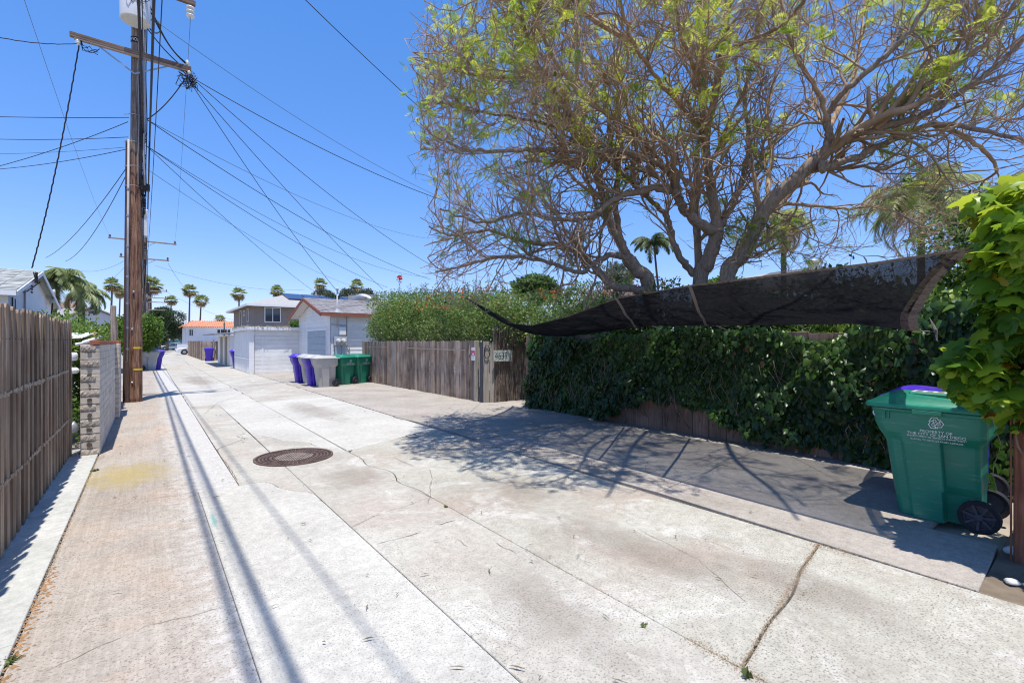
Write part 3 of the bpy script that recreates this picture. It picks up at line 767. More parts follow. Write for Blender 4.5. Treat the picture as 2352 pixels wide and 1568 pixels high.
# splice box, attachment hardware and tangled leads on the pole's alley side
mb = MB(); c = PX(338,533,PXX+.2); c2 = P(338,515,12.5)
mb.box((PXX+.19,PYY-.10,P(338,541,12.5).z), (PXX+.285,PYY+.0,P(338,478,12.5).z)); mb.build('splice_closure', m_tank, pole, bevel=.02)
zt = P(330,425,12.5).z
mb = MB(); mb.box((PXX+.10,PYY-.15,zt-.12), (PXX+.32,PYY+.05,zt+.06)); mb.build('terminal_block', m_blackpl, pole, bevel=.02)
r = random.Random(21)
for k in range(26):
    z0 = P(330, r.choice([270,330,400,430,430,440]), 12.5).z+r.uniform(-.15,.15); mb = MB()
    pts = [(PXX+.13+r.uniform(0,.04), PYY-.10, z0)]
    for j in range(5): pts.append((PXX+.16+r.uniform(-.03,.08), PYY-.10+r.uniform(-.06,.08), z0-.12*(j+1)+r.uniform(-.08,.08)))
    mb.tube(pts, r.uniform(.007,.014), 5); mb.build('loose_lead', m_cable, pole)
for zpx in (268, 330, 385, 430):
    z0 = P(330, zpx, 12.5).z; mb = MB()
    mb.tube([(PXX-.22,PYY-.02,z0),(PXX,PYY-.20,z0+.01),(PXX+.22,PYY-.02,z0)], .011, 6); mb.build('strap', m_steel, pole)
mb = MB(); mb.box((PXX+.12,PYY-.14,P(335,270,12.5).z-.35), (PXX+.24,PYY-.04,P(335,270,12.5).z+.05)); mb.build('cable_guard', m_cond, pole, bevel=.01)
# thick vertical leads running up the pole from the terminal block to the transformer
for (x, t1, rr, mm) in ((.13,10.9,.021,m_cable),(.17,10.6,.012,m_cable),(.20,9.9,.024,m_cond),(.245,10.7,.012,m_cable),(.08,10.6,.010,m_cond)):
    mb = MB(); n = 14
    mb.tube([(PXX+x+.012*math.sin(i*.9+x*40), PYY-.17+.01*math.cos(i), zt+(t1-zt)*i/n) for i in range(n+1)], rr, 7); mb.build('riser_cable', mm, pole, smooth=True)
for (x, rr) in ((.19,.008),(.225,.010)):
    mb = MB(); mb.tube([(PXX+x,PYY-.06,zt-.3),(PXX+x+.01,PYY-.05,zt-1.8),(PXX+.19,PYY-.03,2.7)], rr, 6); mb.build('down_cable', m_cable, pole, smooth=True)
# jumper leads from transformer to arm end
for k, (a, b) in enumerate((((PXX+.25,PYY-.6,10.5),(.86,PYY-.22,9.3)),((PXX+.3,PYY-.5,10.3),(.84,PYY-.2,9.28)),((PXX+.2,PYY-.4,9.9),(.8,PYY-.2,9.15)))):
    mb = MB(); a = Vector(a); b = Vector(b); n = 12
    mb.tube([a+(b-a)*(i/n)-Vector((0,0,.28*math.sin(pi*i/n)))+Vector((0,0,.1*math.sin(pi*i/n)*k)) for i in range(n+1)], .014, 6); mb.build('jumper', m_cable, pole, smooth=True)
r = random.Random(5)
for k in range(12):
    mb = MB(); c = Vector((.88,PYY-.22,8.95)); pts = [Vector((.86+r.uniform(-.05,.06),PYY-.2,9.15))]
    for j in range(5): pts.append(c+Vector((r.uniform(-.28,.22), r.uniform(-.1,.1), r.uniform(-.38,.12))))
    mb.tube(pts, .010, 5); mb.build('lead_loop', m_cable, pole, smooth=True)
for k in range(4):
    mb = MB(); pts = [Vector((-1.32,PYY-.2,9.1))]+[Vector((-1.3+.08*j+r.uniform(-.04,.04),PYY-.2,8.95+r.uniform(-.1,.08))) for j in range(5)]
    mb.tube(pts, .009, 5); mb.build('lead_loop', m_cable, pole, smooth=True)
mb = MB()
for k in range(24):
    a = 2*pi*k/24
    if k == 23: break
pts = [(PXX+.42+.13*math.cos(a*.45), PYY-.25+.02*a/6, 10.05+.17*math.sin(a*.45)) for a in range(32)]
mb.tube(pts, .008, 5); mb.build('cable_coil', m_cable, pole, smooth=True)

# far poles, each its own top-level object with arms
def far_pole(Y, H, arms, label, xoff=-.38, rad=.17, ins=m_brown_ins):
    p = thing('utility_pole', (xoff,Y,0), label, 'utility pole', 'utility poles along the alley')
    mb = MB(); mb.tube([(xoff,Y,-.1),(xoff,Y,H*.5),(xoff,Y,H)], [rad,rad*.85,rad*.7], 12); mb.build('shaft', m_pole2, p, smooth=True)
    for (x0, x1, z, both) in arms:
        crossarm(p, Y, x0, x1, z, m_armlite, steel=both)
        for x in (x0+.12, x1-.12): insulator(p, (x,Y-.2,z+.12), ins, 1.6)
    mb = MB(); mb.box((xoff+.13,Y-.2,H*.55),(xoff+.35,Y+.05,H*.63)); mb.tube([(xoff+.2,Y-.15,H*.35),(xoff+.22,Y-.15,H*.9)], .03, 6); mb.build('cable_bundle', m_cable, p)
    return p
def zat(Y, py, X=-.38): return EYE+(784-py)/FF*(X*SA+Y*CA)
Y2 = 54
far_pole(Y2, zat(Y2,545), [(-2.75,2.1,zat(Y2,556),True),(-2.0,1.55,zat(Y2,596),True)], 'second utility pole with two cross-arms seen just right of the nearest pole', -.24)
far_pole(92, zat(92,655), [(-1.6,2.4,zat(92,668),False),(-1.6,2.3,zat(92,684),False)], 'third utility pole down the alley, pale with short arms', .1)
far_pole(84, zat(84,672), [(-1.4,2.0,zat(84,694),False),(-1.4,1.9,zat(84,712),False)], 'dark utility pole far down the alley between two paler ones', -.5, .2)

# ------------------------------------------------------------------ overhead cables
def cable(p, q, sag, rad, label, group, m=None, name='overhead_cable', n=26, twist=0):
    p = Vector(p); q = Vector(q); mb = MB(); pts = []
    for i in range(n+1):
        t = i/n; v = p+(q-p)*t; v.z -= sag*4*t*(1-t)
        if twist: v.x += twist*math.sin(i*2.3); v.z += twist*math.cos(i*1.7)
        pts.append(v)
    mb.tube(pts, rad, 5, cap=True)
    o = mb.build(name, m or m_cable, smooth=True, origin=tuple(p)); return tag(o, label, 'cable', group)
GR = 'service wires fanning right from the pole'
A1 = (.93,PYY-.25,8.95); A2 = (PXX+.25,PYY-.1,P(345,271,12.5).z); A3 = (PXX+.25,PYY-.1,P(345,332,12.5).z); A4 = (PXX+.27,PYY-.1,P(345,386,12.5).z)
cable((PXX+.45,PYY-.4,P(360,45,12.4).z), P(1110,494,22), .5, .008, 'topmost thin wire running from beside the transformer down to the tree', GR, m_cable2)
cable(A1, P(1150,500,20), .45, .012, 'upper twisted drop from the right arm end running behind the tree', GR)
cable(A1, P(992,610,24), .35, .010, 'second drop from the arm end ending at the flowering hedge', GR)
cable((.95,PYY-.25,8.8), P(880,665,26), .2, .010, 'third drop from the arm end reaching the white cottage roof', GR)
cable((.96,PYY-.25,8.75), P(792,690,23), .25, .010, 'steepest drop from the arm end to the cottage service mast', GR)
cable(A2, P(985,548,30), .55, .008, 'upper wire from the mid-height clamp towards the tree', GR, m_cable2)
cable(A2, P(990,642,30), .5, .011, 'thick wire from the mid-height clamp to the flowering hedge', GR)
cable(A3, P(982,636,30), .75, .008, 'green-grey wire from the terminal block to the flowering hedge', GR, m_cable2)
cable(A3, P(890,660,28), .35, .009, 'wire from the terminal block passing over the cottage ridge', GR)
cable(A3, P(768,700,30), .3, .008, 'wire from the terminal block ending at the taupe house roof', GR)
cable(A4, P(852,668,30), .5, .006, 'lowest thin wire leaving the pole beside the splice box', GR, m_cable2)
cable((.80,PYY-.2,8.85), A2, .12, .014, 'short thick cable slanting from arm end back to the pole', GR)
GL = 'wires running left from the pole'
cable((-1.38,PYY-.2,9.0), P(-60,72,9.5), .1, .010, 'top left wire leaving the left arm end out of frame', GL, twist=.004)
cable((-1.36,PYY-.2,8.95), P(73,616,11.5), .35, .015, 'thick twisted drop from left arm end to the white gable', GL, twist=.006, n=70)
for k, (a, b, s_, lb) in enumerate((((296,270),(-60,267),.02,'highest level wire left of the pole'),((294,280),(-60,396),.1,'left wire crossing two others as it slopes down'),
    ((294,315),(-60,318),.05,'second level wire left of the pole'),((292,338),(-60,354),.05,'faint thin wire left of the pole'),((290,343),(-60,392),.1,'lowest long wire left of the pole'))):
    cable(P(a[0],a[1],12.5), P(b[0],b[1],13+k*.6), s_, .009 if k != 3 else .005, lb, GL)
cable(P(291,385,12.6), P(105,592,24), .35, .010, 'left drop sagging to the queen palms behind the gable', GL)
cable(P(291,400,12.6), P(150,600,24), .45, .010, 'right drop sagging to the queen palms behind the gable', GL)
GP = 'lines running pole to pole above the alley'
cable((.93,PYY-.2,10.5), (1.95,Y2-.2,zat(Y2,550)), .9, .006, 'thin line from the hanging insulator to the second pole', GP, m_cable2)
cable((-2.2,-6,10.9), (-2.62,Y2-.2,zat(Y2,552)), 1.1, .006, 'thin line crossing the sky left of the pole to the second pole', GP, m_cable2)
for k, (x, z0, z1, z2, rr, lb) in enumerate(((-.36,8.0,7.15,5.6,.025,'thickest black communication cable close to the pole'),(-.03,6.0,6.95,5.9,.022,'dark communication cable hugging the pole'),(-.20,7.9,7.9,5.0,.009,'lowest black communication cable over the alley'),(.16,9.4,8.9,7.6,.012,'thin messenger wire beside the pole'))):
    xe = max(x+.06, -.10); cable((x+.16,-5,z0+.7), (xe,PYY-.2,z1), .35, rr, lb+', near span', GP)
    cable((xe,PYY-.2,z1), (-.2+x*.5,Y2-.2,z2+.8), .8, rr, lb+', far span', GP)
cable((-.18,Y2,6.2), (.0,92,zat(92,690)), .5, .03, 'far communication cable beyond the second pole', GP)
GF = 'far wires beyond the second pole'
cable((1.45,Y2-.2,zat(Y2,600)), P(440,678,60), .3, .012, 'far drop from the second pole arm to the tallest fan palm', GF)
cable(P(357,610,44), P(700,665,60), .8, .010, 'far wire from the second pole over the taupe house', GF)
cable(P(357,655,70), P(548,738,75), .6, .014, 'far wire sloping from the third pole to the tiled roof', GF)
cable(P(300,590,44), P(186,622,50), .5, .012, 'far wire from the second pole to the left house', GF)
cable(P(300,596,44), P(240,650,50), .3, .012, 'far short drop left of the pole towards the fan palms', GF)
cable(P(640,-60,9), P(1130,390,16), .12, .009, 'dark wire crossing the sky from top centre into the tree', 'wires through the tree', twist=.0)
cable(P(1130,390,16), P(1420,690,16.0), .2, .010, 'dark wire passing down through the tree branches', 'wires through the tree')
cable(P(1420,160,8.2), P(1800,625,13), .1, .008, 'thin black line crossing the trunk of the tree', 'wires through the tree')
# ================================================================== wheeled bins
def mat_plastic(name, c, rough=.38, scuff=.25):
    t = NT(name); v = t.pos((1,1,1), 'O')
    col = t.ramp(t.noise(v, 2.5, 5, .6), [(.3, lerp3(c, .86)), (.7, lerp3(c, 1.12))])
    sc = t.noise(t.pos((3,14,40), 'O'), 1.6, 6, .75, .5)
    col = t.mix(t.math('MULTIPLY', t.ramp(sc, [(.56, (0,0,0)), (.66, (1,1,1))]), scuff*1.3), col, tuple(.5*a+.25 for a in c))
    ro = t.ramp(t.noise(v, 7, 5, .7), [(.3, (rough-.1,)*3), (.7, (rough+.16,)*3)])
    t.bsdf(col, ro, 0, .45, t.bump(t.noise(v, 220, 2), .06, .002)); return t.mat
m_green = mat_plastic('green_plastic', (.012,.20,.125))
m_purple = mat_plastic('violet_plastic', (.055,.02,.42))
m_greyp = mat_plastic('grey_plastic', (.40,.395,.38), .5)
m_darkp = mat_plastic('dark_plastic', (.05,.055,.06), .5)
m_tyre = mat_plain('tyre', (.022,.022,.026), .75, .15, 20, .2, 100)
m_hub = mat_plain('wheel_hub', (.06,.062,.075), .5, .1)
m_ink = mat_plain('white_print', (.78,.80,.78), .6, .12, 60)
m_label = mat_plain('sticker', (.62,.60,.45), .5, .15, 40)

def bin_halfwidth(z, t):
    """half width at height z, t = 0 at the front, 1 at the back"""
    if z >= .80: wd = .292+(z-.80)*.055
    else: wd = .222+(.275-.222)*(z/.80)
    return wd
def bin_front(z):
    return .395+(z-.80)*.08 if z >= .80 else .245+(.345-.245)*(z/.80)
def bin_back(z):
    return -.375 if z >= .72 else -.325
def bin_body_mesh():
    zs = [0,.01,.06,.26,.285,.33,.66,.70,.765,.80,.84,.955,.96,.985,.99,1.0]
    T = [0,.03,.10,.20,.245,.60,.625,.645,.80,.95,1.0]
    rings = []
    for z in zs:
        f, b = bin_front(z), bin_back(z)
        if .66 < z < .84: f = bin_front(.66)+(bin_front(.84)-bin_front(.66))*((z-.66)/.18)**1.0
        pts = []
        for t in T:
            x = f+(b-f)*t; wv = bin_halfwidth(z, t)
            if .66 < z < .84: k = (z-.66)/.18; wv = bin_halfwidth(.66,t)*(1-k)+bin_halfwidth(.84,t)*k
            if t == 0: wv -= .075
            elif t == .03: wv -= .030
            if z <= .70:
                if t <= .20: wv -= .042          # recessed rounded front column
                if t in (.10,): wv -= .0
            if z <= .70 and z >= .285 and t >= .645: wv -= .060     # recess behind the panel
            if z < .27 and t >= .625: wv -= .10                    # wheel arch
            if z in (.285,) and t >= .645: wv -= .02
            if z >= .96 and z <= .985: wv += .018
            if t == 1.0: wv -= .02
            pts.append((x, wv))
        if z >= .955 and z < .99:
            pts = [(x+(.012 if i < 2 else 0), wv) for i, (x, wv) in enumerate(pts)]
        ring_ = [(x, wv, z) for x, wv in pts]+[(x, -wv, z) for x, wv in pts[::-1]]
        rings.append(ring_)
    mb = MB(); n = len(rings[0]); vs = [p for rg in rings for p in rg]; fs = []
    for i in range(len(rings)-1):
        for k in range(n): k2 = (k+1) % n; fs.append((i*n+k, i*n+k2, (i+1)*n+k2, (i+1)*n+k))
    fs.append(tuple(range(n))[::-1]); fs.append(tuple((len(rings)-1)*n+k for k in range(n)))
    mb.add(vs, fs); return mb
def lid_mesh():
    """rounded overhanging lid with a raised middle panel"""
    mb = MB(); rings = []
    def rr(xf, xb, wv, cr, z, nose=0):
        pts = []
        for (cx, cy, a0) in ((xf-cr, wv-cr, 0), (xb+cr*.5, wv-cr*.5, pi/2), (xb+cr*.5, -wv+cr*.5, pi), (xf-cr, -wv+cr, 3*pi/2)):
            q = cr if cx > 0 else cr*.5
            for k in range(5):
                a = a0+pi/2*k/4; pts.append((cx+q*math.cos(a), cy+q*math.sin(a), z))
        return pts
    F, B, W = .465, -.40, .335
    rings.append(rr(F-.03, B+.03, W-.03, .08, .992))
    rings.append(rr(F, B, W, .10, .992)); rings.append(rr(F+.003, B, W+.002, .10, 1.012)); rings.append(rr(F-.004, B+.003, W-.005, .10, 1.028))
    rings.append(rr(F-.055, B+.03, W-.06, .09, 1.038)); rings.append(rr(F-.085, B+.05, W-.075, .085, 1.062))
    rings.append(rr(F-.16, B+.07, W-.10, .08, 1.108)); rings.append(rr(F-.20, B+.12, W-.14, .07, 1.115))
    vs = []; fs = []; n = len(rings[0])
    for rg in rings:
        for (x, y, z) in rg: vs.append((x, y, z+(.018*(x/.46) if z > 1.03 else 0)-(.02 if z > 1.05 and x < -.2 else 0)))
    for i in range(len(rings)-1):
        for k in range(n): k2 = (k+1) % n; fs.append((i*n+k, i*n+k2, (i+1)*n+k2, (i+1)*n+k))
    fs.append(tuple(range(n))[::-1]); fs.append(tuple((len(rings)-1)*n+k for k in range(n)))
    mb.add(vs, fs); return mb
def wheel_parts(parent, side, big=False):
    y = side*.235; c = (-.325, y, .135); n = 28 if big else 16
    w_ = thing_child('wheel', parent)
    mb = MB()
    prof = [(.098,-.03),(.125,-.034),(.135,-.022),(.135,.022),(.125,.034),(.098,.03)]
    mb.lathe([(rr, h+side*.03) for rr, h in prof+prof[:1]], c, n, 'y', cap=False); mb.build('tyre', m_tyre, w_, local=True, auto=True)
    mb = MB(); mb.lathe([(.099,side*.012),(.099,side*.03)], c, n, 'y'); mb.lathe([(.097,side*.03),(.097,side*.052),(.088,side*.052),(.088,side*.03)], c, n, 'y', cap=False)
    mb.lathe([(.03,side*.01),(.03,side*.06),(.02,side*.066)], c, 12, 'y')
    for k in range(7 if big else 5):
        a = 2*pi*k/(7 if big else 5)+.3
        mb.bar((c[0]+.02*math.cos(a), y+side*.042, c[2]+.02*math.sin(a)), (c[0]+.105*math.cos(a), y+side*.05, c[2]+.105*math.sin(a)), .018, .024, (0,1,0))
    if big:
        for k in range(36):
            a = 2*pi*k/36; mb2 = mb
    mb.build('rim', m_hub, w_, local=True)
def thing_child(name, parent):
    o = bpy.data.objects.new(name, None); COL.objects.link(o); o.parent = parent; o.empty_display_size = .05; return o
def recycle_symbol(mb, put, cx, cz, s):
    """three outlined chasing arrows"""
    arrow = [(-.20,.52),(-.46,.06),(-.20,-.10)]
    def seg(a, b, wv):
        a = Vector(a); b = Vector(b); d = (b-a).normalized(); nn = Vector((-d.y, d.x))*wv
        mb.add([put(*(q)) for q in (a-nn-d*wv, b-nn+d*wv, b+nn+d*wv, a+nn-d*wv)], [(0,1,2,3)])
    outl = [(-.30,.62),(.12,.62),(.30,.34),(.42,.41),(.34,.02),(-.02,.13),(.10,.21),(-.02,.40),(-.16,.40),(-.30,.17),(-.50,.30)]
    for k in range(3):
        a = -2*pi*k/3; c_, s_ = math.cos(a), math.sin(a)
        pts = [(cx+s*(x*c_-z*s_), cz+s*(x*s_+z*c_)) for x, z in outl]
        for i in range(len(pts)): seg(pts[i], pts[(i+1) % len(pts)], s*.034)
def make_bin(x, y, rz, body, lid, label, group, big=False, logo=None, lidrot=0, name='wheelie_bin'):
    b = thing(name, (x,y,0), label, 'wheeled bin', group, rz)
    bd = bin_body_mesh().build('body', body, b, local=True, auto=True, bevel=.006 if big else 0)
    ld = lid_mesh().build('lid', lid, b, local=True, auto=True)
    mb = MB(); mb.tube([(-.39,-.25,1.005),(-.45,-.25,1.0),(-.45,.25,1.0),(-.39,.25,1.005)], .015, 8); mb.build('handle', body, b, local=True, smooth=True)
    mb = MB(); mb.tube([(-.325,-.24,.135),(-.325,.24,.135)], .012, 8); mb.build('axle', m_hub, b, local=True)
    for s in (-1, 1): wheel_parts(b, s, big)
    if big:
        # ribs and latch recess under the lid
        mb = MB()
        for xx in (.300,.272): mb.box((xx-.004,.300,.885), (xx+.004,.3125,.96)); mb.box((xx-.004,-.3125,.885), (xx+.004,-.300,.96))
        mb.box((-.10,.318,.955),(.10,.338,.988)); mb.box((-.39,.30,.955),(-.12,.322,.975))
        mb.build('rim_rib', body, b, local=True, bevel=.002)
        mb = MB(); mb.box((-.30,-.05,1.09),(.16,.17,1.138)); mb.build('lid_panel', lid, ld, local=True, bevel=.015)
        mb = MB(); mb.add([(.145,-.02,1.1395),(.145,.14,1.1395),(-.10,.13,1.1395),(-.10,.0,1.1395)], [(0,1,2,3)]); mb.build('lid_sticker', m_label, ld, local=True)
        mb = MB()
        for i in range(3):
            for j in range(3): mb.box((.12-.075*i-.045,.025+.03*j,1.1399),(.12-.075*i,.042+.035*j,1.1405))
        mb.build('sticker_print', mat_plain('sticker_ink', (.10,.16,.08), .6, .2, 50), ld, local=True)['kind'] = 'stuff'
        mb = MB(); ang = math.radians(-38); cx, cy = .385, .262
        mb.lathe([(.027,0),(.027,.003)], (0,0,0), 20, 'y')
        mb.v = [(cx+v[0]*math.cos(-.6)-v[1]*math.sin(-.6), cy+v[0]*math.sin(-.6)+v[1]*math.cos(-.6), .925+v[2]) for v in mb.v]
        sk = mb.build('round_sticker', m_ink, b, local=True)
        mb = MB(); mb.box((-.012,.0031,-.006),(.012,.0045,.010)); mb.add([(-.02,.0032,-.006),(.02,.0032,-.006),(0,.0032,-.016)],[(0,1,2)])
        mb.v = [(cx+v[0]*math.cos(-.6)-v[1]*math.sin(-.6), cy+v[0]*math.sin(-.6)+v[1]*math.cos(-.6), .925+v[2]) for v in mb.v]
        mb.build('sticker_bird', m_blackpl, sk, local=True)
    if logo:
        for side in logo:
            def put(u, v):
                if side == 'y': return (-u, bin_halfwidth(v, .4)+(.0 if v >= .80 else 0)+.0035 if v >= .84 or v < .66 else (bin_halfwidth(.66,.4)+(bin_halfwidth(.84,.4)-bin_halfwidth(.66,.4))*(v-.66)/.18)+.0035, v)
                return (bin_front(v)+.012 if v >= .84 else bin_front(.66)+(bin_front(.84)-bin_front(.66))*(v-.66)/.18+.012, u, v)
            mb = MB()
            if side == 'y':
                recycle_symbol(mb, put, .055, .885, .078 if big else .085)
                lines = [('PROPERTY OF', .033, .795, .055), ('THE CITY OF SAN DIEGO', .033, .766, .055), ('ENVIRONMENTAL SERVICES DEPARTMENT', .020, .746, .055), ('ILLEGAL TO REMOVE FROM ADDRESS', .020, .718, .055)]
                if big:
                    for s_, sz, zz, cx_ in lines:
                        tv, tf = text_geo(s_, sz); wd = max(a[0] for a in tv)-min(a[0] for a in tv); k = 1.04
                        mb.add([put(cx_+a[0]*k, zz+a[1]) for a in tv], tf)
                else:
                    for s_, sz, zz, cx_ in (('PROPERTY OF',.05,.765,.055),('CITY OF SAN DIEGO',.05,.725,.055)):
                        tv, tf = text_geo(s_, sz); mb.add([put(cx_+a[0], zz+a[1]) for a in tv], tf)
            mb.build('printed_logo', m_ink, b, local=True)
    return b
GB1 = 'wheeled bins beside the cottage garage'
near = make_bin(5.745, 1.04, pi/2, m_green, m_green, 'large green wheeled bin in front of the ivy at far right', None, True, ('y',))
make_bin(6.47, 1.12, pi/2, m_purple, m_purple, 'violet-lidded bin mostly hidden behind the large green bin', None)
make_bin(4.95, 17.25, pi, m_greyp, m_greyp, 'grey bin with big wheel, nearest of the row beside the cottage', GB1)
make_bin(4.83, 17.95, pi+.03, m_purple, m_greyp, 'violet bin wedged behind the nearest grey bin', GB1)
make_bin(4.93, 18.95, pi-.04, m_greyp, m_greyp, 'second grey bin, between the two violet bins', GB1)
make_bin(4.80, 19.65, pi, m_purple, m_purple, 'violet bin at the far left end of the cottage bin row', GB1)
make_bin(5.78, 17.75, pi+.45, m_green, m_green, 'left of the two small green bins by the cottage meters', GB1, logo=('y',))
make_bin(6.50, 18.05, pi+.45, m_green, m_green, 'right green bin touching the grey board fence', GB1, logo=('y',))
make_bin(.08, 33.2, 0.05, m_greyp, m_greyp, 'grey bin under the leafy bush beyond the utility pole', 'bins by the bush')
make_bin(.32, 33.9, 0.1, m_purple, m_purple, 'violet bin behind the grey one under the leafy bush', 'bins by the bush')
GB2 = 'bins by the far wooden fence'
b_ = make_bin(3.95, 45.6, pi*1.45, m_purple, m_purple, 'left of two violet bins against the far grey fence', GB2)
make_bin(4.85, 45.4, pi*1.45, m_purple, m_purple, 'right of two violet bins against the far grey fence', GB2)
make_bin(5.75, 46.0, pi*1.5, m_green, m_green, 'dark green bin right of the far violet bins', GB2)
make_bin(4.27, 32.3, pi, m_purple, m_purple, 'violet bin squeezed behind the white garage corner', None)
# crumpled violet bag edge lying on the near green bin
# ================================================================== buildings
m_wallw = mat_plain('white_siding', (.78,.78,.77), .7, .07, 1.5, .1, 60, obj=.07, dirt=.16)
m_wallp = mat_plain('white_stucco', (.72,.73,.76), .8, .04, 2, .15, 80)
m_taupe = mat_plain('taupe_stucco', (.27,.225,.195), .9, .06, 1, .2, 50)
m_dark_trim = mat_plain('dark_trim', (.07,.07,.08), .7, .1)  # even near-black colour for slots, boards, backing and lettering
m_glass = mat_plain('window_glass', (.03,.045,.06), .08, .1, 1, spec=.8)
m_frame = mat_plain('white_frame', (.78,.78,.78), .5, .03)
m_roofw = mat_plain('pale_shingle', (.36,.37,.35), .9, .14, 6, .3, 80, obj=.25)
m_roofg = mat_plain('grey_shingle', (.27,.255,.255), .9, .25, 9, .4, 80, obj=.3)
m_roofl = mat_plain('light_roof', (.33,.32,.31), .9, .08, 3, .2, 60)
m_redtrim = mat_plain('red_brown_trim', (.30,.10,.065), .7, .12, 6)
m_soffit = mat_plain('soffit', (.62,.60,.56), .8, .05)
m_door = mat_plain('blue_grey_door', (.36,.43,.48), .6, .06, 3, obj=.05)
m_tile = mat_plain('terracotta', (.52,.23,.14), .8, .2, 5, obj=.2)
m_solar = mat_plain('solar_cell', (.02,.025,.07), .15, .1, spec=.7)
m_meter = mat_plain('meter_grey', (.45,.46,.46), .5, .08)
m_brownroof = mat_plain('brown_shingle', (.26,.17,.13), .9, .2, 5)

def window(parent, a, b, axis, mull=1, depth=.05):
    """framed window between two corners lying on an X = const ('x') or Y = const ('y') wall"""
    a = Vector(a); b = Vector(b); fr = MB(); t = .07
    lo = Vector((min(a.x,b.x),min(a.y,b.y),min(a.z,b.z))); hi = Vector((max(a.x,b.x),max(a.y,b.y),max(a.z,b.z)))
    def bx(mb, u0, u1, z0, z1, d0, d1):
        if axis == 'y': mb.box((u0, lo.y-d1, z0), (u1, lo.y-d0, z1))
        else: mb.box((lo.x-d1, u0, z0), (lo.x-d0, u1, z1))
    u0, u1 = (lo.x, hi.x) if axis == 'y' else (lo.y, hi.y)
    bx(fr, u0-t, u1+t, lo.z-t, lo.z, 0, depth); bx(fr, u0-t, u1+t, hi.z, hi.z+t, 0, depth)
    bx(fr, u0-t, u0, lo.z, hi.z, 0, depth); bx(fr, u1, u1+t, lo.z, hi.z, 0, depth)
    for k in range(mull): u = u0+(u1-u0)*(k+1)/(mull+1); bx(fr, u-.03, u+.03, lo.z, hi.z, 0, depth-.01)
    w_ = fr.build('window', m_frame, parent)
    gl = MB(); bx(gl, u0, u1, lo.z, hi.z, .002, .02); gl.build('pane', m_glass, w_)
    return w_
def shingle_roof(parent, a, b, c, d, m, pitch=.14, name='roof_slope', th=.05, w_=.0):
    """roof slope from eave a-b to ridge d-c made of lapped courses"""
    a, b, c, d = map(Vector, (a, b, c, d)); n = max(2, int((d-a).length/pitch)); nr = (b-a).cross(d-a).normalized()
    if nr.z < 0: nr = -nr
    mb = MB(); mb.add([a,b,c,d,a-nr*th,b-nr*th,c-nr*th,d-nr*th], [(0,1,2,3),(4,7,6,5),(0,4,5,1),(1,5,6,2),(2,6,7,3),(3,7,4,0)])
    rf = mb.build(name, m, parent)
    r = random.Random(n)
    for i in range(n):
        p, q = a+(d-a)*(i/n), b+(c-b)*(i/n); p2, q2 = a+(d-a)*((i+1.12)/n), b+(c-b)*((i+1.12)/n)
        if i == n-1: p2, q2 = d, c
        k = max(1, int((q-p).length/.33)); mb = MB()
        for j in range(k):
            t0, t1 = j/k, (j+.97)/k
            s0 = p+(q-p)*t0; s1 = p+(q-p)*t1; s2 = p2+(q2-p2)*t1; s3 = p2+(q2-p2)*t0; h = r.uniform(.012,.024); dn = (p-p2).normalized()*r.uniform(0,.02)
            mb.add([s0+nr*h+dn,s1+nr*h+dn,s2+nr*.004,s3+nr*.004,s0+nr*.001+dn,s1+nr*.001+dn], [(0,1,2,3),(4,5,1,0),(4,0,3),(5,2,1)])
        o = mb.build('shingle_course', m, rf); o['kind'] = 'stuff'
    return rf
# ---- white gable house at left
hs_ = thing('white_house', (-6,18.4,0), 'white house with gable and pale shingle roof behind the left fence', 'house')
X0 = -2.5; ya, yb, yr = 15.35, 21.3, 18.3; ze, zr = 2.78, 3.52
mb = MB(); mb.extr([(X0,ya,0),(X0,yb,0),(X0,yb,ze),(X0,yr,zr-.04),(X0,ya,ze)], (-9,0,0)); mb.build('wall', m_wallp, hs_)
ov = .18
sl = (zr-ze)/(yr-ya)
shingle_roof(hs_, (-11.7,ya-.3,ze-.3*sl+.03), (X0+ov,ya-.3,ze-.3*sl+.03), (X0+ov,yr,zr+.03), (-11.7,yr,zr+.03), m_roofw, .18)
shingle_roof(hs_, (X0+ov,yb+.3,ze-.3*sl+.03), (-11.7,yb+.3,ze-.3*sl+.03), (-11.7,yr,zr+.03), (X0+ov,yr,zr+.03), m_roofw, .3)
mb = MB(); mb.bar((X0+ov+.012,ya-.3,ze-.3*sl-.03),(X0+ov+.012,yr,zr-.03),.02,.10,(0,0,1)); mb.bar((X0+ov+.012,yb+.3,ze-.3*sl-.03),(X0+ov+.012,yr,zr-.03),.02,.10,(0,0,1)); mb.build('rake_board', m_frame, hs_)
mb = MB(); mb.box((-11.6,ya-.34,ze-.3*sl-.08),(X0+ov,ya-.30,ze-.3*sl+.03)); mb.build('gutter', m_frame, hs_)
c = PX(72,656,X0)
for k in range(5):
    mb = MB(); mb.box((X0+.002,c.y-.10,c.z-.20+.085*k), (X0+.02,c.y+.10,c.z-.155+.085*k)); mb.build('vent_slot', m_dark_trim, hs_)
mb = MB(); c = PX(53,700,X0); mb.tube([(X0+.03,c.y,.3),(X0+.03,c.y,3.05),(X0+.03,c.y+.35,3.25),(X0+.03,c.y+.9,3.2)], .022, 6); mb.build('conduit', m_cond, hs_)
mb = MB(); c = PX(24,670,X0); mb.tube([(X0+.03,c.y,.3),(X0+.03,c.y,2.62)], .015, 6); mb.tube([(X0+.03,c.y+.3,.3),(X0+.03,c.y+.3,2.6)], .01, 6)
a_, b_2 = PX(24,672,X0+.04), PX(92,648,X0+.04); mb.tube([a_, a_*.5+b_2*.5-Vector((0,0,.12)), b_2], .014, 6); mb.build('wall_cable', m_cable, hs_)
mb = MB(); c = PX(82,628,X0+.25)
r = random.Random(3)
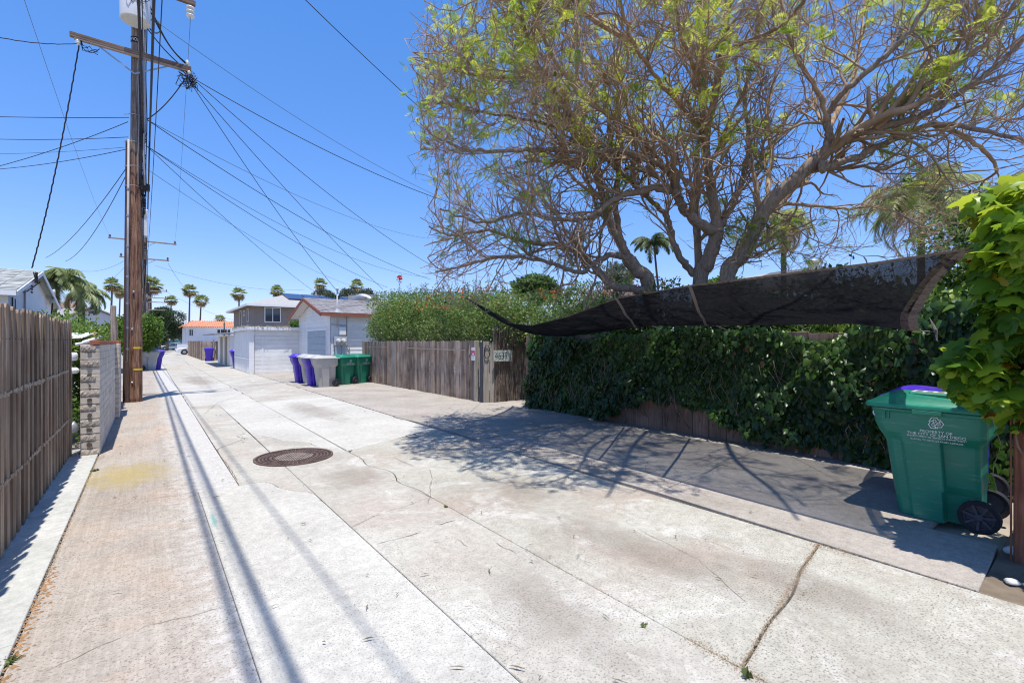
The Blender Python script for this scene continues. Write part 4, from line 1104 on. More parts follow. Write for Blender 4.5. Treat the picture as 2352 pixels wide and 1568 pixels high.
for k in range(7): mb.tube([c+Vector((0,r.uniform(-.3,.3),r.uniform(-.25,.05))) for j in range(4)], .014, 5)
mb.build('service_drop_loop', m_cable, hs_)
sd_ = thing('security_light', tuple(PX(112,690,X0+.1)), 'small round lamp and dish fixed at the right eave of the white house', 'light')
c = PX(121,682,X0+.15); mb = MB(); mb.lathe([(.03,-.05),(.10,-.02),(.13,.05)], (c.x,c.y,c.z+.12), 12, 'x'); mb.lathe([(.05,-.06),(.08,0),(.05,.07)], (c.x,c.y,c.z-.12), 12, 'z'); mb.build('lamp_head', m_meter, sd_, smooth=True)
mb = MB(); mb.tube([(c.x-.05,c.y+.08,c.z-.7),(c.x,c.y+.1,c.z),(c.x,c.y+.05,c.z+.1)], .02, 6); mb.build('arm', m_blackpl, sd_)

# ---- white cottage garage with the red trimmed gable
ct = thing('white_cottage', (9,23.7,0), 'white clapboard cottage garage with red-brown trimmed grey gable roof', 'garage')
CX0, CX1, CY0, CY1, CE, CR, CYR = 6.3, 12.5, 21.0, 26.35, 2.86, 3.62, 23.7
mb = MB(); mb.extr([(CX0,CY0,0),(CX0,CY1,0),(CX0,CY1,CE),(CX0,CYR,CR-.08),(CX0,CY0,CE)], (CX1-CX0,0,0)); mb.build('wall_core', m_wallw, ct)
n = int(CE/.175)
for i in range(n):
    z = i*.175
    mb = MB(); vs = [(CX0-.01,CY0-.002,z+.004),(CX1,CY0-.002,z+.004),(CX1,CY0-.024,z+.004),(CX0-.01,CY0-.024,z+.004),(CX0-.01,CY0-.001,z+.174),(CX1,CY0-.001,z+.174),(CX1,CY0-.010,z+.174),(CX0-.01,CY0-.010,z+.174)]
    mb.add(vs, [(0,1,2,3),(4,7,6,5),(3,2,6,7),(0,4,5,1),(0,3,7,4),(1,5,6,2)]); mb.build('siding_board', m_wallw, ct)
for i in range(n+3):
    z = i*.175
    y0, y1 = CY0, CY1
    if z > CE-.1: k = (z+.175-CE)/(CR-.08-CE); y0 = CY0+(CYR-CY0)*k; y1 = CY1+(CYR-CY1)*k
    if y1-y0 < .3: continue
    segs = [(y0, 21.62), (24.66, y1)] if z < 2.1 else [(y0, y1)]
    for a, b in segs:
        if b-a < .05: continue
        mb = MB(); mb.add([(CX0-.002,a,z+.004),(CX0-.002,b,z+.004),(CX0-.024,b,z+.004),(CX0-.024,a,z+.004),(CX0-.001,a,z+.174),(CX0-.001,b,z+.174),(CX0-.010,b,z+.174),(CX0-.010,a,z+.174)], [(0,1,2,3),(4,7,6,5),(3,2,6,7),(0,4,5,1),(0,3,7,4),(1,5,6,2)])
        mb.build('siding_board', m_wallw, ct)
mb = MB(); mb.box((CX0-.045,CY0-.045,0),(CX0+.08,CY0+.02,CE)); mb.box((CX0-.04,CY1-.1,0),(CX0-.0,CY1+.02,CE)); mb.box((CX0-.05,21.52,0),(CX0-.003,21.62,2.2)); mb.box((CX0-.05,24.66,0),(CX0-.003,24.76,2.2)); mb.box((CX0-.05,21.62,2.1),(CX0-.003,24.66,2.2)); mb.build('corner_trim', m_frame, ct)
dr = MB(); dr.box((CX0-.006,21.62,0),(CX0-.002,24.66,2.1)); dd = dr.build('garage_door', m_door, ct)
for i in range(7):
    mb = MB(); mb.box((CX0-.022,21.63,.02+i*.297),(CX0-.007,24.65,.30+i*.297)); mb.build('door_panel', m_door, dd, bevel=.004)
OX = 5.82; OY = .25; sl = (CR-CE)/(CYR-CY0)
shingle_roof(ct, (OX,CY0-OY,CE-OY*sl+.05), (CX1+.3,CY0-OY,CE-OY*sl+.05), (CX1+.3,CYR,CR+.05), (OX,CYR,CR+.05), m_roofg, .15)
shingle_roof(ct, (CX1+.3,CY1+OY,CE-OY*sl+.05), (OX,CY1+OY,CE-OY*sl+.05), (OX,CYR,CR+.05), (CX1+.3,CYR,CR+.05), m_roofg, .4)
for ya_ in (CY0-OY, CY1+OY):
    mb = MB(); mb.bar((OX-.02,ya_,CE-OY*sl-.04),(OX-.02,CYR,CR-.02),.035,.15,(0,0,1)); mb.build('rake_trim', m_redtrim, ct)
mb = MB(); mb.box((OX,CY0-OY-.035,CE-OY*sl-.10),(CX1+.3,CY0-OY-.003,CE-OY*sl+.035)); mb.build('eave_trim', m_redtrim, ct)
mb = MB(); mb.quad((OX,CY0-OY,CE-OY*sl-.01),(CX0,CY0-OY,CE-OY*sl-.01),(CX0,CYR,CR-.01),(OX,CYR,CR-.01)); mb.quad((OX,CY1+OY,CE-OY*sl-.01),(CX0,CY1+OY,CE-OY*sl-.01),(CX0,CYR,CR-.01),(OX,CYR,CR-.01)); mb.build('soffit', m_soffit, ct)
for x in (8.2, 10.4):
    mb = MB(); mb.box((x-.05,CY0-OY+.01,CE-OY*sl-.16),(x+.05,CY0,CE-OY*sl-.03)); mb.build('rafter_tail', m_frame, ct)
mt = thing('electric_meter', (6.75,CY0-.05,0), 'pair of round electric meters with white box on the cottage side wall', 'electric meter')
def pw(px, py): return PY(px, py, CY0-.1)
a_, b_2 = pw(779,769), pw(794,751); mb = MB(); mb.box((a_.x,CY0-.16,a_.z),(b_2.x,CY0-.03,b_2.z)); mb.build('service_box', m_frame, mt, bevel=.01)
a_, b_2 = pw(767,793), pw(797,774); mb = MB(); mb.box((a_.x,CY0-.15,a_.z),(b_2.x,CY0-.03,b_2.z)); mb.build('meter_panel', m_meter, mt, bevel=.01)
for px in (776.5, 788.5):
    c = pw(px,783); mb = MB(); mb.lathe([(.11,-.0),(.11,-.05),(.085,-.10),(.04,-.12)], (c.x,CY0-.15,c.z), 18, 'y'); d_ = mb.build('meter_dial', m_glassd if 'm_glassd' in globals() else m_meter, mt, auto=True)
    mb = MB(); mb.lathe([(.05,-.121),(.03,-.128)], (c.x,CY0-.15,c.z), 12, 'y'); mb.build('dial_face', m_frame, d_)
for px, w_ in ((774,.16),(789,.14)):
    c = pw(px,800); mb = MB(); mb.box((c.x-w_/2,CY0-.14,.45),(c.x+w_/2,CY0-.03,c.z+.12)); mb.build('lower_panel', m_door, mt, bevel=.01)
mb = MB(); c = pw(774.5,720); mb.tube([(c.x,CY0-.1,pw(774,752).z),(c.x,CY0-.1,3.85)], .03, 8); mb.lathe([(.02,0),(.07,.02),(.05,.10),(.02,.14)], (c.x,CY0-.1,3.83), 10); mb.build('mast', m_meter, mt, smooth=True)
mb = MB(); mb.lathe([(.12,0),(.05,.16)], (c.x,CY0-.1,CE+.0), 10); mb.build('mast_flashing', m_meter, mt)
mb = MB(); c = pw(760,720); mb.tube([(c.x,CY0-.06,.6),(c.x,CY0-.06,2.65),(c.x+.1,CY0-.06,2.74),(c.x+1.35,CY0-.06,2.74)], .016, 6); c = pw(797,740); mb.tube([(c.x,CY0-.06,2.74),(c.x,CY0-.06,1.5),(c.x+.12,CY0-.06,1.3),(c.x+.12,CY0-.06,.5)], .02, 6); mb.tube([(pw(760,0).x,CY0-.06,2.35),(c.x,CY0-.06,2.3)], .014, 6); mb.build('conduit', m_cond, mt)

# ---- white flat garage
gg = thing('white_garage', (6,29,0), 'low white garage with sectional door behind the row of bins', 'garage')
mb = MB(); mb.box((4.02,26.43,0),(9.5,31.6,2.26)); mb.build('wall_core', m_wallw, gg)
for i in range(16):
    mb = MB(); y = 26.5+i*.325; mb.box((3.992,y,0.02),(4.018,y+.30,2.2-.008*i)); mb.build('board', m_wallw, gg, bevel=.003)
for i in range(16):
    mb = MB(); y = 26.47+i*.325; mb.box((3.972,y-.02,.02),(3.992,y+.02,2.2-.008*i)); mb.build('batten', m_frame, gg)
mb = MB(); mb.box((3.955,26.5,.70),(3.97,31.5,.76)); mb.build('belt_rail', m_frame, gg)
mb = MB(); mb.box((3.95,26.30,0),(4.17,26.425,2.2)); mb.build('corner_post', m_frame, gg, bevel=.006)
mb = MB(); mb.box((4.17,26.38,1.88),(9.5,26.425,2.24)); mb.box((6.5,26.38,0),(9.5,26.425,1.88)); mb.build('header', m_wallw, gg)
gdr = MB(); gdr.box((4.18,26.40,0),(6.48,26.425,1.88)); gd = gdr.build('garage_door', m_frame, gg)
for i in range(9):
    mb = MB(); mb.box((4.20,26.375,.01+i*.207),(6.46,26.398,.205+i*.207)); mb.build('door_panel', m_wallw, gd, bevel=.004)
mb = MB(); mb.box((4.52,26.36,0),(4.60,26.374,1.86)); mb.build('door_rail', m_frame, gd)
mb = MB(); mb.box((3.90,26.22,2.265),(9.6,31.7,2.33)); mb.build('roof', m_roofl, gg)
mb = MB(); mb.box((3.86,26.18,2.17),(9.6,26.215,2.335)); mb.box((3.86,26.22,2.17),(3.895,31.7,2.335)); mb.build('fascia', m_frame, gg)

vg = thing('dry_vine', (4.6,26.3,2.3), 'thin dry vine creeping along the roof edge of the low white garage', 'vine')
r = random.Random(77); mb = MB()
for k in range(70):
    t0 = r.random(); q = Vector((3.93,31.4-5.1*t0/.6,2.32)) if t0 < .6 else Vector((3.93+(t0-.6)/.4*2.6,26.22,2.32))
    mb.tube([q+Vector((r.uniform(-.1,.1),r.uniform(-.1,.1),r.uniform(-.06,.10))) for j in range(4)], .012, 4)
mb.build('stems', mat_plain('dry_vine', (.30,.28,.20), .9, .3, 5), vg)['kind'] = 'stuff'
# ---- sheds beyond the garage
sh = thing('beige_shed', (5.5,37,0), 'low shed with a pale sloping roof just left of the white garage', 'shed')
mb = MB(); mb.box((4.1,34.5,0),(8,41,2.0)); mb.build('wall', m_wallw, sh)
mb = MB(); mb.extr([(3.2,34.0,2.02),(8.2,34.0,2.42),(8.2,34.0,2.50),(3.2,34.0,2.10)], (0,7.5,0)); mb.build('roof', m_roofl, sh)
for i in range(5):
    mb = MB(); mb.box((4.07,34.6+i*1.2,.05),(4.097,34.6+i*1.2+.9,1.9)); mb.build('door', m_board_l if i % 2 else m_wallw, sh)

# ---- taupe two-storey house
th_ = thing('taupe_house', (14,57,0), 'two storey taupe stucco house with solar panels behind the white garage', 'house')
TX, TY = 8.0, 50.6; TE = 5.15
mb = MB(); mb.box((TX,TY,0),(24,64,TE)); mb.build('wall', m_taupe, th_)
e = .7; RZ = 7.0; ry = 57.3
A_ = (TX-e,TY-e,TE); B_ = (24+e,TY-e,TE); C_ = (24+e,64+e,TE); D_ = (TX-e,64+e,TE); R1 = (12.6,ry,RZ); R2 = (20,ry,RZ)
mb = MB(); mb.add([A_,B_,C_,D_,R1,R2], [(0,1,5,4),(1,2,5),(2,3,4,5),(3,0,4),(3,2,1,0)]); mb.build('roof', m_roofl, th_)
mb = MB()
for p, q in ((A_,B_),(B_,C_),(C_,D_),(D_,A_)): mb.bar((p[0],p[1],p[2]-.09),(q[0],q[1],q[2]-.09), .06, .2)
mb.build('eave_fascia', m_frame, th_)
def onslope(x, y): return TE+(y-(TY-e))*(RZ-TE)/(ry-(TY-e))
for k, (x0, x1) in enumerate(((11.6,13.35),(13.45,15.2),(15.3,17.05),(17.15,18.9))):
    y0, y1 = 53.0, 56.2; mb = MB(); sh_ = .9
    vs = [(x0-.0,y0,onslope(0,y0)+.16),(x1,y0,onslope(0,y0)+.16),(x1,y1,onslope(0,y1)+.16),(x0,y1,onslope(0,y1)+.16)]
    mb.extr(vs, (0,0,-.07)); mb.build('solar_panel', m_solar, th_)
mb = MB(); c = PY(563,694,58); mb.tube([(c.x+6.8,56,6.2),(c.x+6.8,56,7.2)], .1, 8); mb.build('vent_pipe', m_meter, th_)
a_, b_2 = PY(609,738,TY), PY(643,708,TY); window(th_, a_, b_2, 'y', 1, .08)
for (p0, p1) in (((568.5,738),(571.5,709)),((552,750),(555,714)),((560,724),(563,714))):
    a_, b_2 = PX(p0[0],p0[1],TX), PX(p1[0],p1[1],TX); window(th_, a_, b_2, 'x', 0, .06)

# ---- tiled roof house
tl = thing('tiled_house', (11,95,0), 'white house with orange barrel tile roof at the far end of the alley', 'house')
mb = MB(); mb.box((4.6,88,0),(22,98,3.9)); mb.build('wall', m_wallp, tl)
mb = MB(); vs = [(4.1,87.4,3.85),(22.4,87.4,3.85),(22.4,89.6,4.85),(5.6,89.6,4.85),(5.6,97,4.85),(4.1,98.5,3.85),(22.4,97,4.85)]
mb.add(vs, [(0,1,2,3),(0,3,4,5),(3,2,6,4)]); rf = mb.build('roof', m_tile, tl)
mb = MB()
for i in range(60):
    x = 4.15+i*.305; t0 = max(0, (5.6-x)/1.5)
    mb.tube([(x,87.36,3.90),(x,87.36+2.2*(1-t0*.95),3.90+1.0*(1-t0*.95))], .085, 6)
for i in range(30):
    y = 87.5+i*.36; t0 = max(0, 1-(y-87.4)/2.2); mb.tube([(4.06,y,3.9),(4.1+1.5*(1-t0),y,3.9+1.0*(1-t0))], .09, 6)
mb.build('barrel_tiles', m_tile, rf)['kind'] = 'stuff'
mb = MB(); mb.box((4.3,87.6,3.72),(22.2,88,3.84)); mb.build('eave', m_frame, tl)
a_, b_2 = PY(499,769,88), PY(529,757,88); window(tl, a_, b_2, 'y', 3, .1)
a_, b_2 = PY(435,771,88), PY(443,757,88); window(tl, a_, b_2, 'y', 1, .1)
mb = MB(); mb.box((9.2,80,1.9),(12.5,88,2.1)); mb.box((9.3,80.1,0),(12.4,88,1.9)); mb.build('annex', m_wallw, tl)

# ---- far fences and walls on the right
ff = thing('far_fence', (3.6,55,0), 'grey board fence far along the right side of the alley', 'fence')
m_farb = m_board_r
fence_boards(ff, 3.62, 47.2, 66, lambda y: 1.62, .30, 'board', m_farb, 1, 21, .0)
mb = MB(); L = worldloc(ff); r = random.Random(3)
for i in range(14):
    mb = MB(); x = 3.64+i*.3; mb.box((x,47.05,.02),(x+.285,47.08,1.62+r.uniform(-.03,.03))); mb.build('board', m_farb, ff)
mb = MB(); mb.box((4.35,46.9,0),(4.45,47.04,1.75)); mb.box((5.35,46.9,0),(5.45,47.04,1.75)); mb.build('post', m_board_l, ff)
mb = MB(); c = G(497,832); mb.tube([(5.05,45.9,0),(5.05,45.9,3.2)], .055, 8); tag(mb.build('black_post', m_blackpl, smooth=True), 'thin black metal post standing by the far violet bins', 'post')
mb = MB(); mb.box((2.85,72,0),(5.6,72.15,1.28)); mb.box((5.6,72,0),(5.75,86,1.28)); tag(mb.build('white_wall', m_wallp), 'low white wall at the far end of the alley before the street', 'wall')

# ---- grey board fence at the right, gate panels included
rf_ = thing('board_fence', (6.88,14.6,0), 'long grey-brown board fence below the flowering hedge', 'fence')
fence_boards(rf_, 6.90, 10.55, 18.75, lambda y: 1.59, .148, 'board', m_board_r, 1, 5, .02)
for a, b, z in ((10.95,14.6,1.36),(16.1,18.5,1.38)):
    mb = MB(); mb.bar((6.86,a,z),(6.86,b,z+.02),.022,.03); mb.build('top_strip', m_board_l, rf_)
for y in (15.55,): 
    mb = MB(); mb.box((6.86,y,0),(6.895,y+.30,1.6)); mb.build('wide_board', m_board_l, rf_, bevel=.004)
for y in (10.50, 18.72):
    mb = MB(); mb.box((6.84,y-.1,0),(6.95,y,1.62)); mb.build('post', m_board_l, rf_, bevel=.005)
for z in (.4,1.2):
    mb = MB(); mb.bar((6.96,10.5,z),(6.96,18.7,z),.04,.09); mb.build('rail', m_rail, rf_)
gt = thing('wooden_gate', (7.0,10.15,0), 'narrow light wood gate with oval black ring handle at the fence corner', 'gate')
a_ = G(1100,923); b_2 = G(1130,925); 
mb = MB(); mb.box((6.86,10.12,0),(6.885,10.26,1.58)); mb.build('board', m_dark_trim, gt)
mb = MB(); mb.extr([(6.88,10.10,0),(7.02,10.03,0),(7.02,10.03,1.6),(6.88,10.10,1.6)], (.02,.04,0)); mb.build('board', m_board_l, gt, bevel=.003)
mb = MB(); mb.extr([(7.03,10.025,0),(7.17,9.96,0),(7.17,9.96,1.52),(7.03,10.025,1.56)], (.02,.04,0)); mb.build('board', m_board_l, gt, bevel=.003)
mb = MB(); n = 20; c = Vector((6.95,10.04,1.33)); d_ = Vector((.9,-.43,0)).normalized()
mb.tube([c+d_*(.075*math.cos(2*pi*i/n))+Vector((0,0,.17*math.sin(2*pi*i/n))) for i in range(n+1)], .010, 6); mb.build('ring_handle', m_blackpl, gt, smooth=True)
# small parking sign
sgn = thing('parking_sign', (6.86,10.45,1.1), 'small white and red private parking notice on the fence end', 'sign')
m_red = mat_plain('sign_red', (.55,.02,.09), .5, .05); m_signw = mat_plain('sign_white', (.80,.80,.80), .5, .03)
pl = lambda u, z: (6.835-.0, 10.60-u, z)   # u runs to the right as seen from the alley
def plate(u0, u1, z0, z1, t0, t1, m, name, par):
    mb = MB(); mb.box((6.838-t1,10.60-u1,z0),(6.838-t0,10.60-u0,z1)); return mb.build(name, m, par)
pp = plate(0,.17,1.10,1.44,0,.006,m_signw,'plate',sgn)
plate(.004,.166,1.23,1.36,.007,.008,m_red,'red_panel',pp)
plate(.045,.125,1.245,1.285,.009,.010,m_signw,'white_panel',pp)
def sign_text(s, size, uc, z, m, par, t=.009):
    tv, tf = text_geo(s, size); mb = MB(); mb.add([(6.838-t,10.60-(uc+a[0]),z+a[1]) for a in tv], tf); return mb.build('lettering', m, par)
sign_text('PRIVATE', .036, .085, 1.385, m_red, pp); sign_text('PARKING', .026, .085, 1.305, m_signw, pp); sign_text('DO NOT', .034, .085, 1.185, m_dark_trim, pp); sign_text('BLOCK', .034, .085, 1.135, m_dark_trim, pp)

# reed panel with house number
m_reed = mat_wood('reed', (.20,.155,.125), (.44,.37,.30), 'z', .9, fine=30, stain=(.08,.06,.05))
rp = thing('reed_screen', (7.8,9.95,0), 'brown reed screen behind the house number, left of the ivy', 'screen')
r = random.Random(14)
mb = MB(); mb.box((7.15,10.0,0),(8.7,10.05,2.0)); mb.build('backing', m_dark_trim, rp)
groups = []
for k in range(150):
    x = 7.12+k*.0102; mb = MB(); h = 1.95+r.uniform(-.12,.08); y0 = 9.97+r.uniform(-.02,.02)-.12*(x-7.12)*.0
    mb.tube([(x+r.uniform(-.01,.01),y0,0),(x+r.uniform(-.02,.02),y0+r.uniform(-.012,.012),h*.5),(x+r.uniform(-.03,.03),y0+r.uniform(-.01,.02),h)], [.006,.0065,.004], 4); mb.build('reed', m_reed, rp)
mb = MB()
for k in range(420):
    x = r.uniform(7.15,8.65); h0 = r.uniform(0,1.3); L_ = r.uniform(.3,.9); mb.tube([(x,9.945,h0),(x+r.uniform(-.06,.06),9.93+r.uniform(-.02,.02),h0+L_)], [.004,.003], 3)
mb.build('loose_reeds', m_reed, rp)['kind'] = 'stuff'
hn = thing('house_number_sign', (7.55,9.9,1.2), 'mottled grey house number plaque reading 4639 1/2 on the reed screen', 'sign')
a_, b_2 = PY(1134,830,9.88), PY(1176,804,9.88); m_plq = mat_plain('mottled_plaque', (.42,.47,.44), .7, .5, 16, .3, 60)
mb = MB(); mb.box((a_.x,9.87,a_.z),(b_2.x,9.895,b_2.z)); hp = mb.build('plaque', m_plq, hn, bevel=.003)
W_ = b_2.x-a_.x; H_ = b_2.z-a_.z
tv, tf = text_geo('4639', H_*.95); x0 = min(v[0] for v in tv); x1 = max(v[0] for v in tv); k = W_*.68/(x1-x0)
mb = MB(); mb.add([(a_.x+W_*.05+(v[0]-x0)*k, 9.8695, a_.z+H_*.18+v[1]) for v in tv], tf); mb.build('digits', m_dark_trim, hp)
for s_, fx, fz in (('1',.80,.52),('2',.90,.12)):
    tv, tf = text_geo(s_, H_*.48); mb = MB(); mb.add([(a_.x+W_*fx+v[0], 9.8695, a_.z+H_*fz+v[1]) for v in tv], tf); mb.build('digits', m_dark_trim, hp)
mb = MB(); mb.bar((a_.x+W_*.77,9.8692,a_.z+H_*.42),(a_.x+W_*.98,9.8692,a_.z+H_*.62),.003,.008); mb.build('fraction_bar', m_dark_trim, hp)

# ---- distant roofs on the left
lh = thing('brown_roof_house', tuple(P(155,720,34).xy)+(0,), 'house with brown shingle roof and brick chimney beyond the left hedge', 'house')
def pl3(L, z): return [P(a, b, z) for a, b in L]
mb = MB(); mb.extr(pl3([(118,745),(118,700),(130,697),(172,724),(172,745)],34), P(0,0,1)*0+Vector((-.8,3,0))); mb.build('wall', m_soffit, lh)
a_, b_2, c_, d_ = P(126,697,33.6), P(172,723,33.6), P(186,698,40), P(150,692,40)
mb = MB(); mb.extr([a_,b_2,c_,d_], (0,0,-.12)); mb.build('roof', m_brownroof, lh)
mb = MB(); c = P(187,718,37); mb.box((c.x-.3,c.y-.3,2),(c.x+.3,c.y+.3,P(187,702,37).z)); mb.build('chimney', m_brick, lh)
wh = thing('white_gable_house', tuple(P(205,720,30).xy)+(0,), 'white house with a shallow gable behind the left hedge and small palm', 'house')
g0 = [P(157,748,30),P(157,727,30),P(212,707,30),P(258,726,30),P(258,748,30)]
mb = MB(); mb.extr(g0, Vector((-2,5,0))); mb.build('wall', m_wallp, wh)
mb = MB(); mb.bar(P(152,728,29.9),P(212,706,29.9),.06,.12); mb.bar(P(212,706,29.9),P(264,727,29.9),.06,.12); mb.build('rake_board', m_roofg, wh)
mb = MB(); mb.extr([P(152,727,29.8),P(212,705,29.8),P(212,705,29.8)+Vector((-2,5,0)),P(152,727,29.8)+Vector((-2,5,0))],(0,0,.06)); mb.extr([P(264,726,29.8),P(212,705,29.8),P(212,705,29.8)+Vector((-2,5,0)),P(264,726,29.8)+Vector((-2,5,0))],(0,0,.06)); mb.build('roof', m_roofg, wh)
c = P(213,717,29.9); mb = MB(); mb.box((c.x-.2,c.y-.03,c.z-.09),(c.x+.2,c.y+.03,c.z+.09)); mb.build('vent', m_dark_trim, wh)
# ---- right: roofs behind the tree
rr_ = thing('grey_shingle_house', (17,14,0), 'grey shingled house wall glimpsed between hedge and tree trunk', 'house')
mb = MB(); a_ = P(1335,722,22); b_2 = P(1420,722,22); mb.extr([P(1330,760,22),P(1330,700,22),P(1420,660,22),P(1460,660,22),P(1460,760,22)], Vector((2,4,0))); mb.build('wall', m_roofg, rr_)
for i in range(10):
    z0 = 1.9+i*.22; d = (b_2-a_).normalized()
    mb = MB(); q = a_.copy(); q.z = z0; q2 = b_2.copy(); q2.z = z0; mb.bar(q-Vector((.03,.03,0)), q2-Vector((.03,.03,0)), .02, .19); mb.build('shingle_row', m_roofl, rr_)
rh = thing('low_roof_house', tuple(P(1830,640,28).xy)+(0,), 'pale low roof with round vent just above the shade sail', 'house')
mb = MB(); mb.extr([P(1730,660,28),P(1730,642,28),P(1770,626,28),P(1890,612,28),P(1920,620,28),P(1920,660,28)], Vector((2.5,5,0))); mb.build('wall', m_roofl, rh)
mb = MB(); c = P(1868,620,28); mb.lathe([(.28,0),(.28,.35),(.42,.4),(.42,.5),(.1,.62)], tuple(c), 14); mb.build('vent', m_soffit, rh, auto=True)
# roof with silver duct behind the cottage
du = thing('roof_duct', tuple(P(830,690,34).xy)+(2.9,), 'silver ribbed duct on a flat roof behind the cottage', 'duct')
mb = MB(); a_ = P(800,694,34); b_2 = P(868,694,34); mb.extr([P(800,700,34),P(800,678,34),P(868,676,34),P(868,700,34)], (1,3,0)); mb.build('roof_box', m_roofl, du)
mb = MB(); c = P(812,690,33.5); c2 = P(852,690,33.5); n = 14; pts = []; rd = []
for i in range(n*2): t = i/(n*2-1); pts.append(c+(c2-c)*t+Vector((0,0,.22*math.sin(pi*t)))); rd.append(.26+.04*(i % 2))
mb.tube(pts, rd, 10); mb.build('duct', m_steel, du, smooth=True)

# ================================================================== parked car at the far street
def car(x, y, label, body, L_=4.6, W_=1.8, name='parked_car'):
    t = thing(name, (x,y,0), label, 'car')
    prof = [(0,.32),(.03,.62),(.25,.78),(1.15,.90),(1.95,1.38),(3.1,1.42),(4.0,1.02),(4.5,.95),(4.6,.6),(4.55,.30)]
    mb = MB(); vs = []; 
    for (a, z) in prof:
        inn = .0 if z < .95 else .18
        for s in (-1, 1): vs.append((a-L_/2, s*(W_/2-inn), z))
    n = len(prof); fs = [(2*i,2*i+2,2*i+3,2*i+1) for i in range(n-1)]+[(2*n-2,0,1,2*n-1)]
    fs += [tuple(2*i for i in range(n))[::-1], tuple(2*i+1 for i in range(n))]
    mb.add(vs, fs); mb.build('body', body, t, local=True, bevel=.03)
    for s in (-1, 1):
        for q in ([(1.35,.93),(1.98,1.32),(2.45,1.34),(2.45,.93)],[(2.52,.93),(2.52,1.34),(3.05,1.34),(3.75,1.0)]):
            mb = MB(); mb.extr([(a-L_/2, s*(W_/2-.02-(.16 if z > 1.1 else .0)), z) for a, z in q], (0,s*.02,0)); mb.build('side_window', m_glass, t, local=True)
        for a in (.85, 3.75):
            mb = MB(); mb.lathe([(.2,-.02*s),(.33,-.02*s),(.34,.1*s),(.33,.14*s)], (a-L_/2, s*(W_/2-.12), .33), 18, 'y'); wl = mb.build('wheel', m_tyre, t, local=True)
            mb = MB(); mb.lathe([(.19,0),(.05,.02*s)], (a-L_/2, s*(W_/2+.03), .33), 12, 'y'); mb.build('rim', m_steel, wl, local=True)
        mb = MB(); mb.box((-L_/2-.01,s*.5-.18,.6),(-L_/2+.1,s*.5+.18,.74)); mb.build('headlight', m_frame, t, local=True)
    mb = MB(); mb.extr([(1.2-L_/2,-.7,.93),(1.2-L_/2,.7,.93),(1.93-L_/2,.6,1.38),(1.93-L_/2,-.6,1.38)], (-.02,0,.02)); mb.build('windscreen', m_glass, t, local=True)
    return t
m_carsil = mat_plain('silver_paint', (.42,.44,.46), .3, .03, spec=.6, metallic=.5, coat=.5)
m_carwh = mat_plain('white_car_paint', (.70,.70,.70), .3, .03, spec=.5, coat=.5)
car(3.9, 108.5, 'silver car parked across the far end of the alley', m_carsil)
car(4.9, 69.5, 'white car nose showing behind the far grey fence', m_carwh)
mb = MB(); mb.box((-8,114,0),(6,114.2,1.9)); tag(mb.build('teal_fence', mat_plain('teal_mesh', (.05,.20,.24), .8, .3, 2)), 'teal screened fence across the far street', 'fence')
# ================================================================== foliage helpers
def unit(v): return v/np.maximum(np.linalg.norm(v, axis=-1, keepdims=True), 1e-9)
def leaf_frames(r, n, out=None, bias=0.0, droop=0.0):
    d = unit(r.normal(size=(n,3)))
    if out is not None: d = unit(d*(1-bias)+np.asarray(out)*bias)
    d[:,2] -= droop; d = unit(d)
    s = unit(np.cross(d, unit(r.normal(size=(n,3))))); nr = np.cross(s, d)
    return d, s, nr
def quad_leaves(C, r, size, aspect=.5, out=None, bias=0, droop=0, szvar=.4):
    """folded diamond leaves: 4 verts, 2 triangles"""
    n = len(C); d, s, nr = leaf_frames(r, n, out, bias, droop)
    L = size*(1+szvar*(r.random((n,1))*2-1)); W = L*aspect
    V = np.empty((n,4,3)); V[:,0] = C; V[:,1] = C+d*L*.5+s*W*.5+nr*W*.15; V[:,2] = C+d*L; V[:,3] = C+d*L*.5-s*W*.5+nr*W*.15
    b = np.arange(n)[:,None]*4; F = np.concatenate([b+[0,1,2], b+[0,2,3]], 1).reshape(-1,3)
    return V.reshape(-1,3), F
def blob_points(ells, n, r, shell=.55, noise=.18, zmin=None):
    E = np.array(ells, float); vol = (E[:,3]*E[:,4]*E[:,5])**.75; idx = r.choice(len(E), n, p=vol/vol.sum())
    d = unit(r.normal(size=(n,3))); rad = shell+(1-shell)*r.random((n,1))**.7
    ph = np.sin(d[:,0:1]*7+E[idx,0:1]*3)*np.cos(d[:,1:2]*8+d[:,2:3]*6+E[idx,1:2]*5)
    rad = rad*(1+noise*ph)
    Pt = E[idx,:3]+d*rad*E[idx,3:6]
    if zmin is not None: k = Pt[:,2] > zmin; Pt = Pt[k]; d = d[k]
    return Pt, d
GREENS = [(0,(.02,.045,.012)),(.35,(.045,.095,.022)),(.7,(.10,.17,.04)),(1,(.20,.27,.07))]
m_hedge = mat_foliage('hedge_leaf', [(0,(.03,.07,.018)),(.4,(.10,.19,.045)),(.8,(.24,.34,.08)),(1,(.42,.42,.16))], transl=.45)
m_bright = mat_foliage('bright_leaf', [(0,(.03,.07,.012)),(.5,(.12,.21,.03)),(1,(.30,.40,.06))], transl=.45)
m_dark = mat_foliage('dark_leaf', [(0,(.02,.045,.018)),(.6,(.06,.10,.035)),(1,(.13,.17,.07))])
m_olive = mat_foliage('olive_leaf', [(0,(.06,.08,.05)),(1,(.20,.23,.16))])
m_twig = mat_plain('twig', (.20,.15,.11), .9, .3, 8)
m_flower = mat_foliage('orange_flower', [(0,(.55,.04,.03)),(1,(.75,.16,.03))], transl=.3)
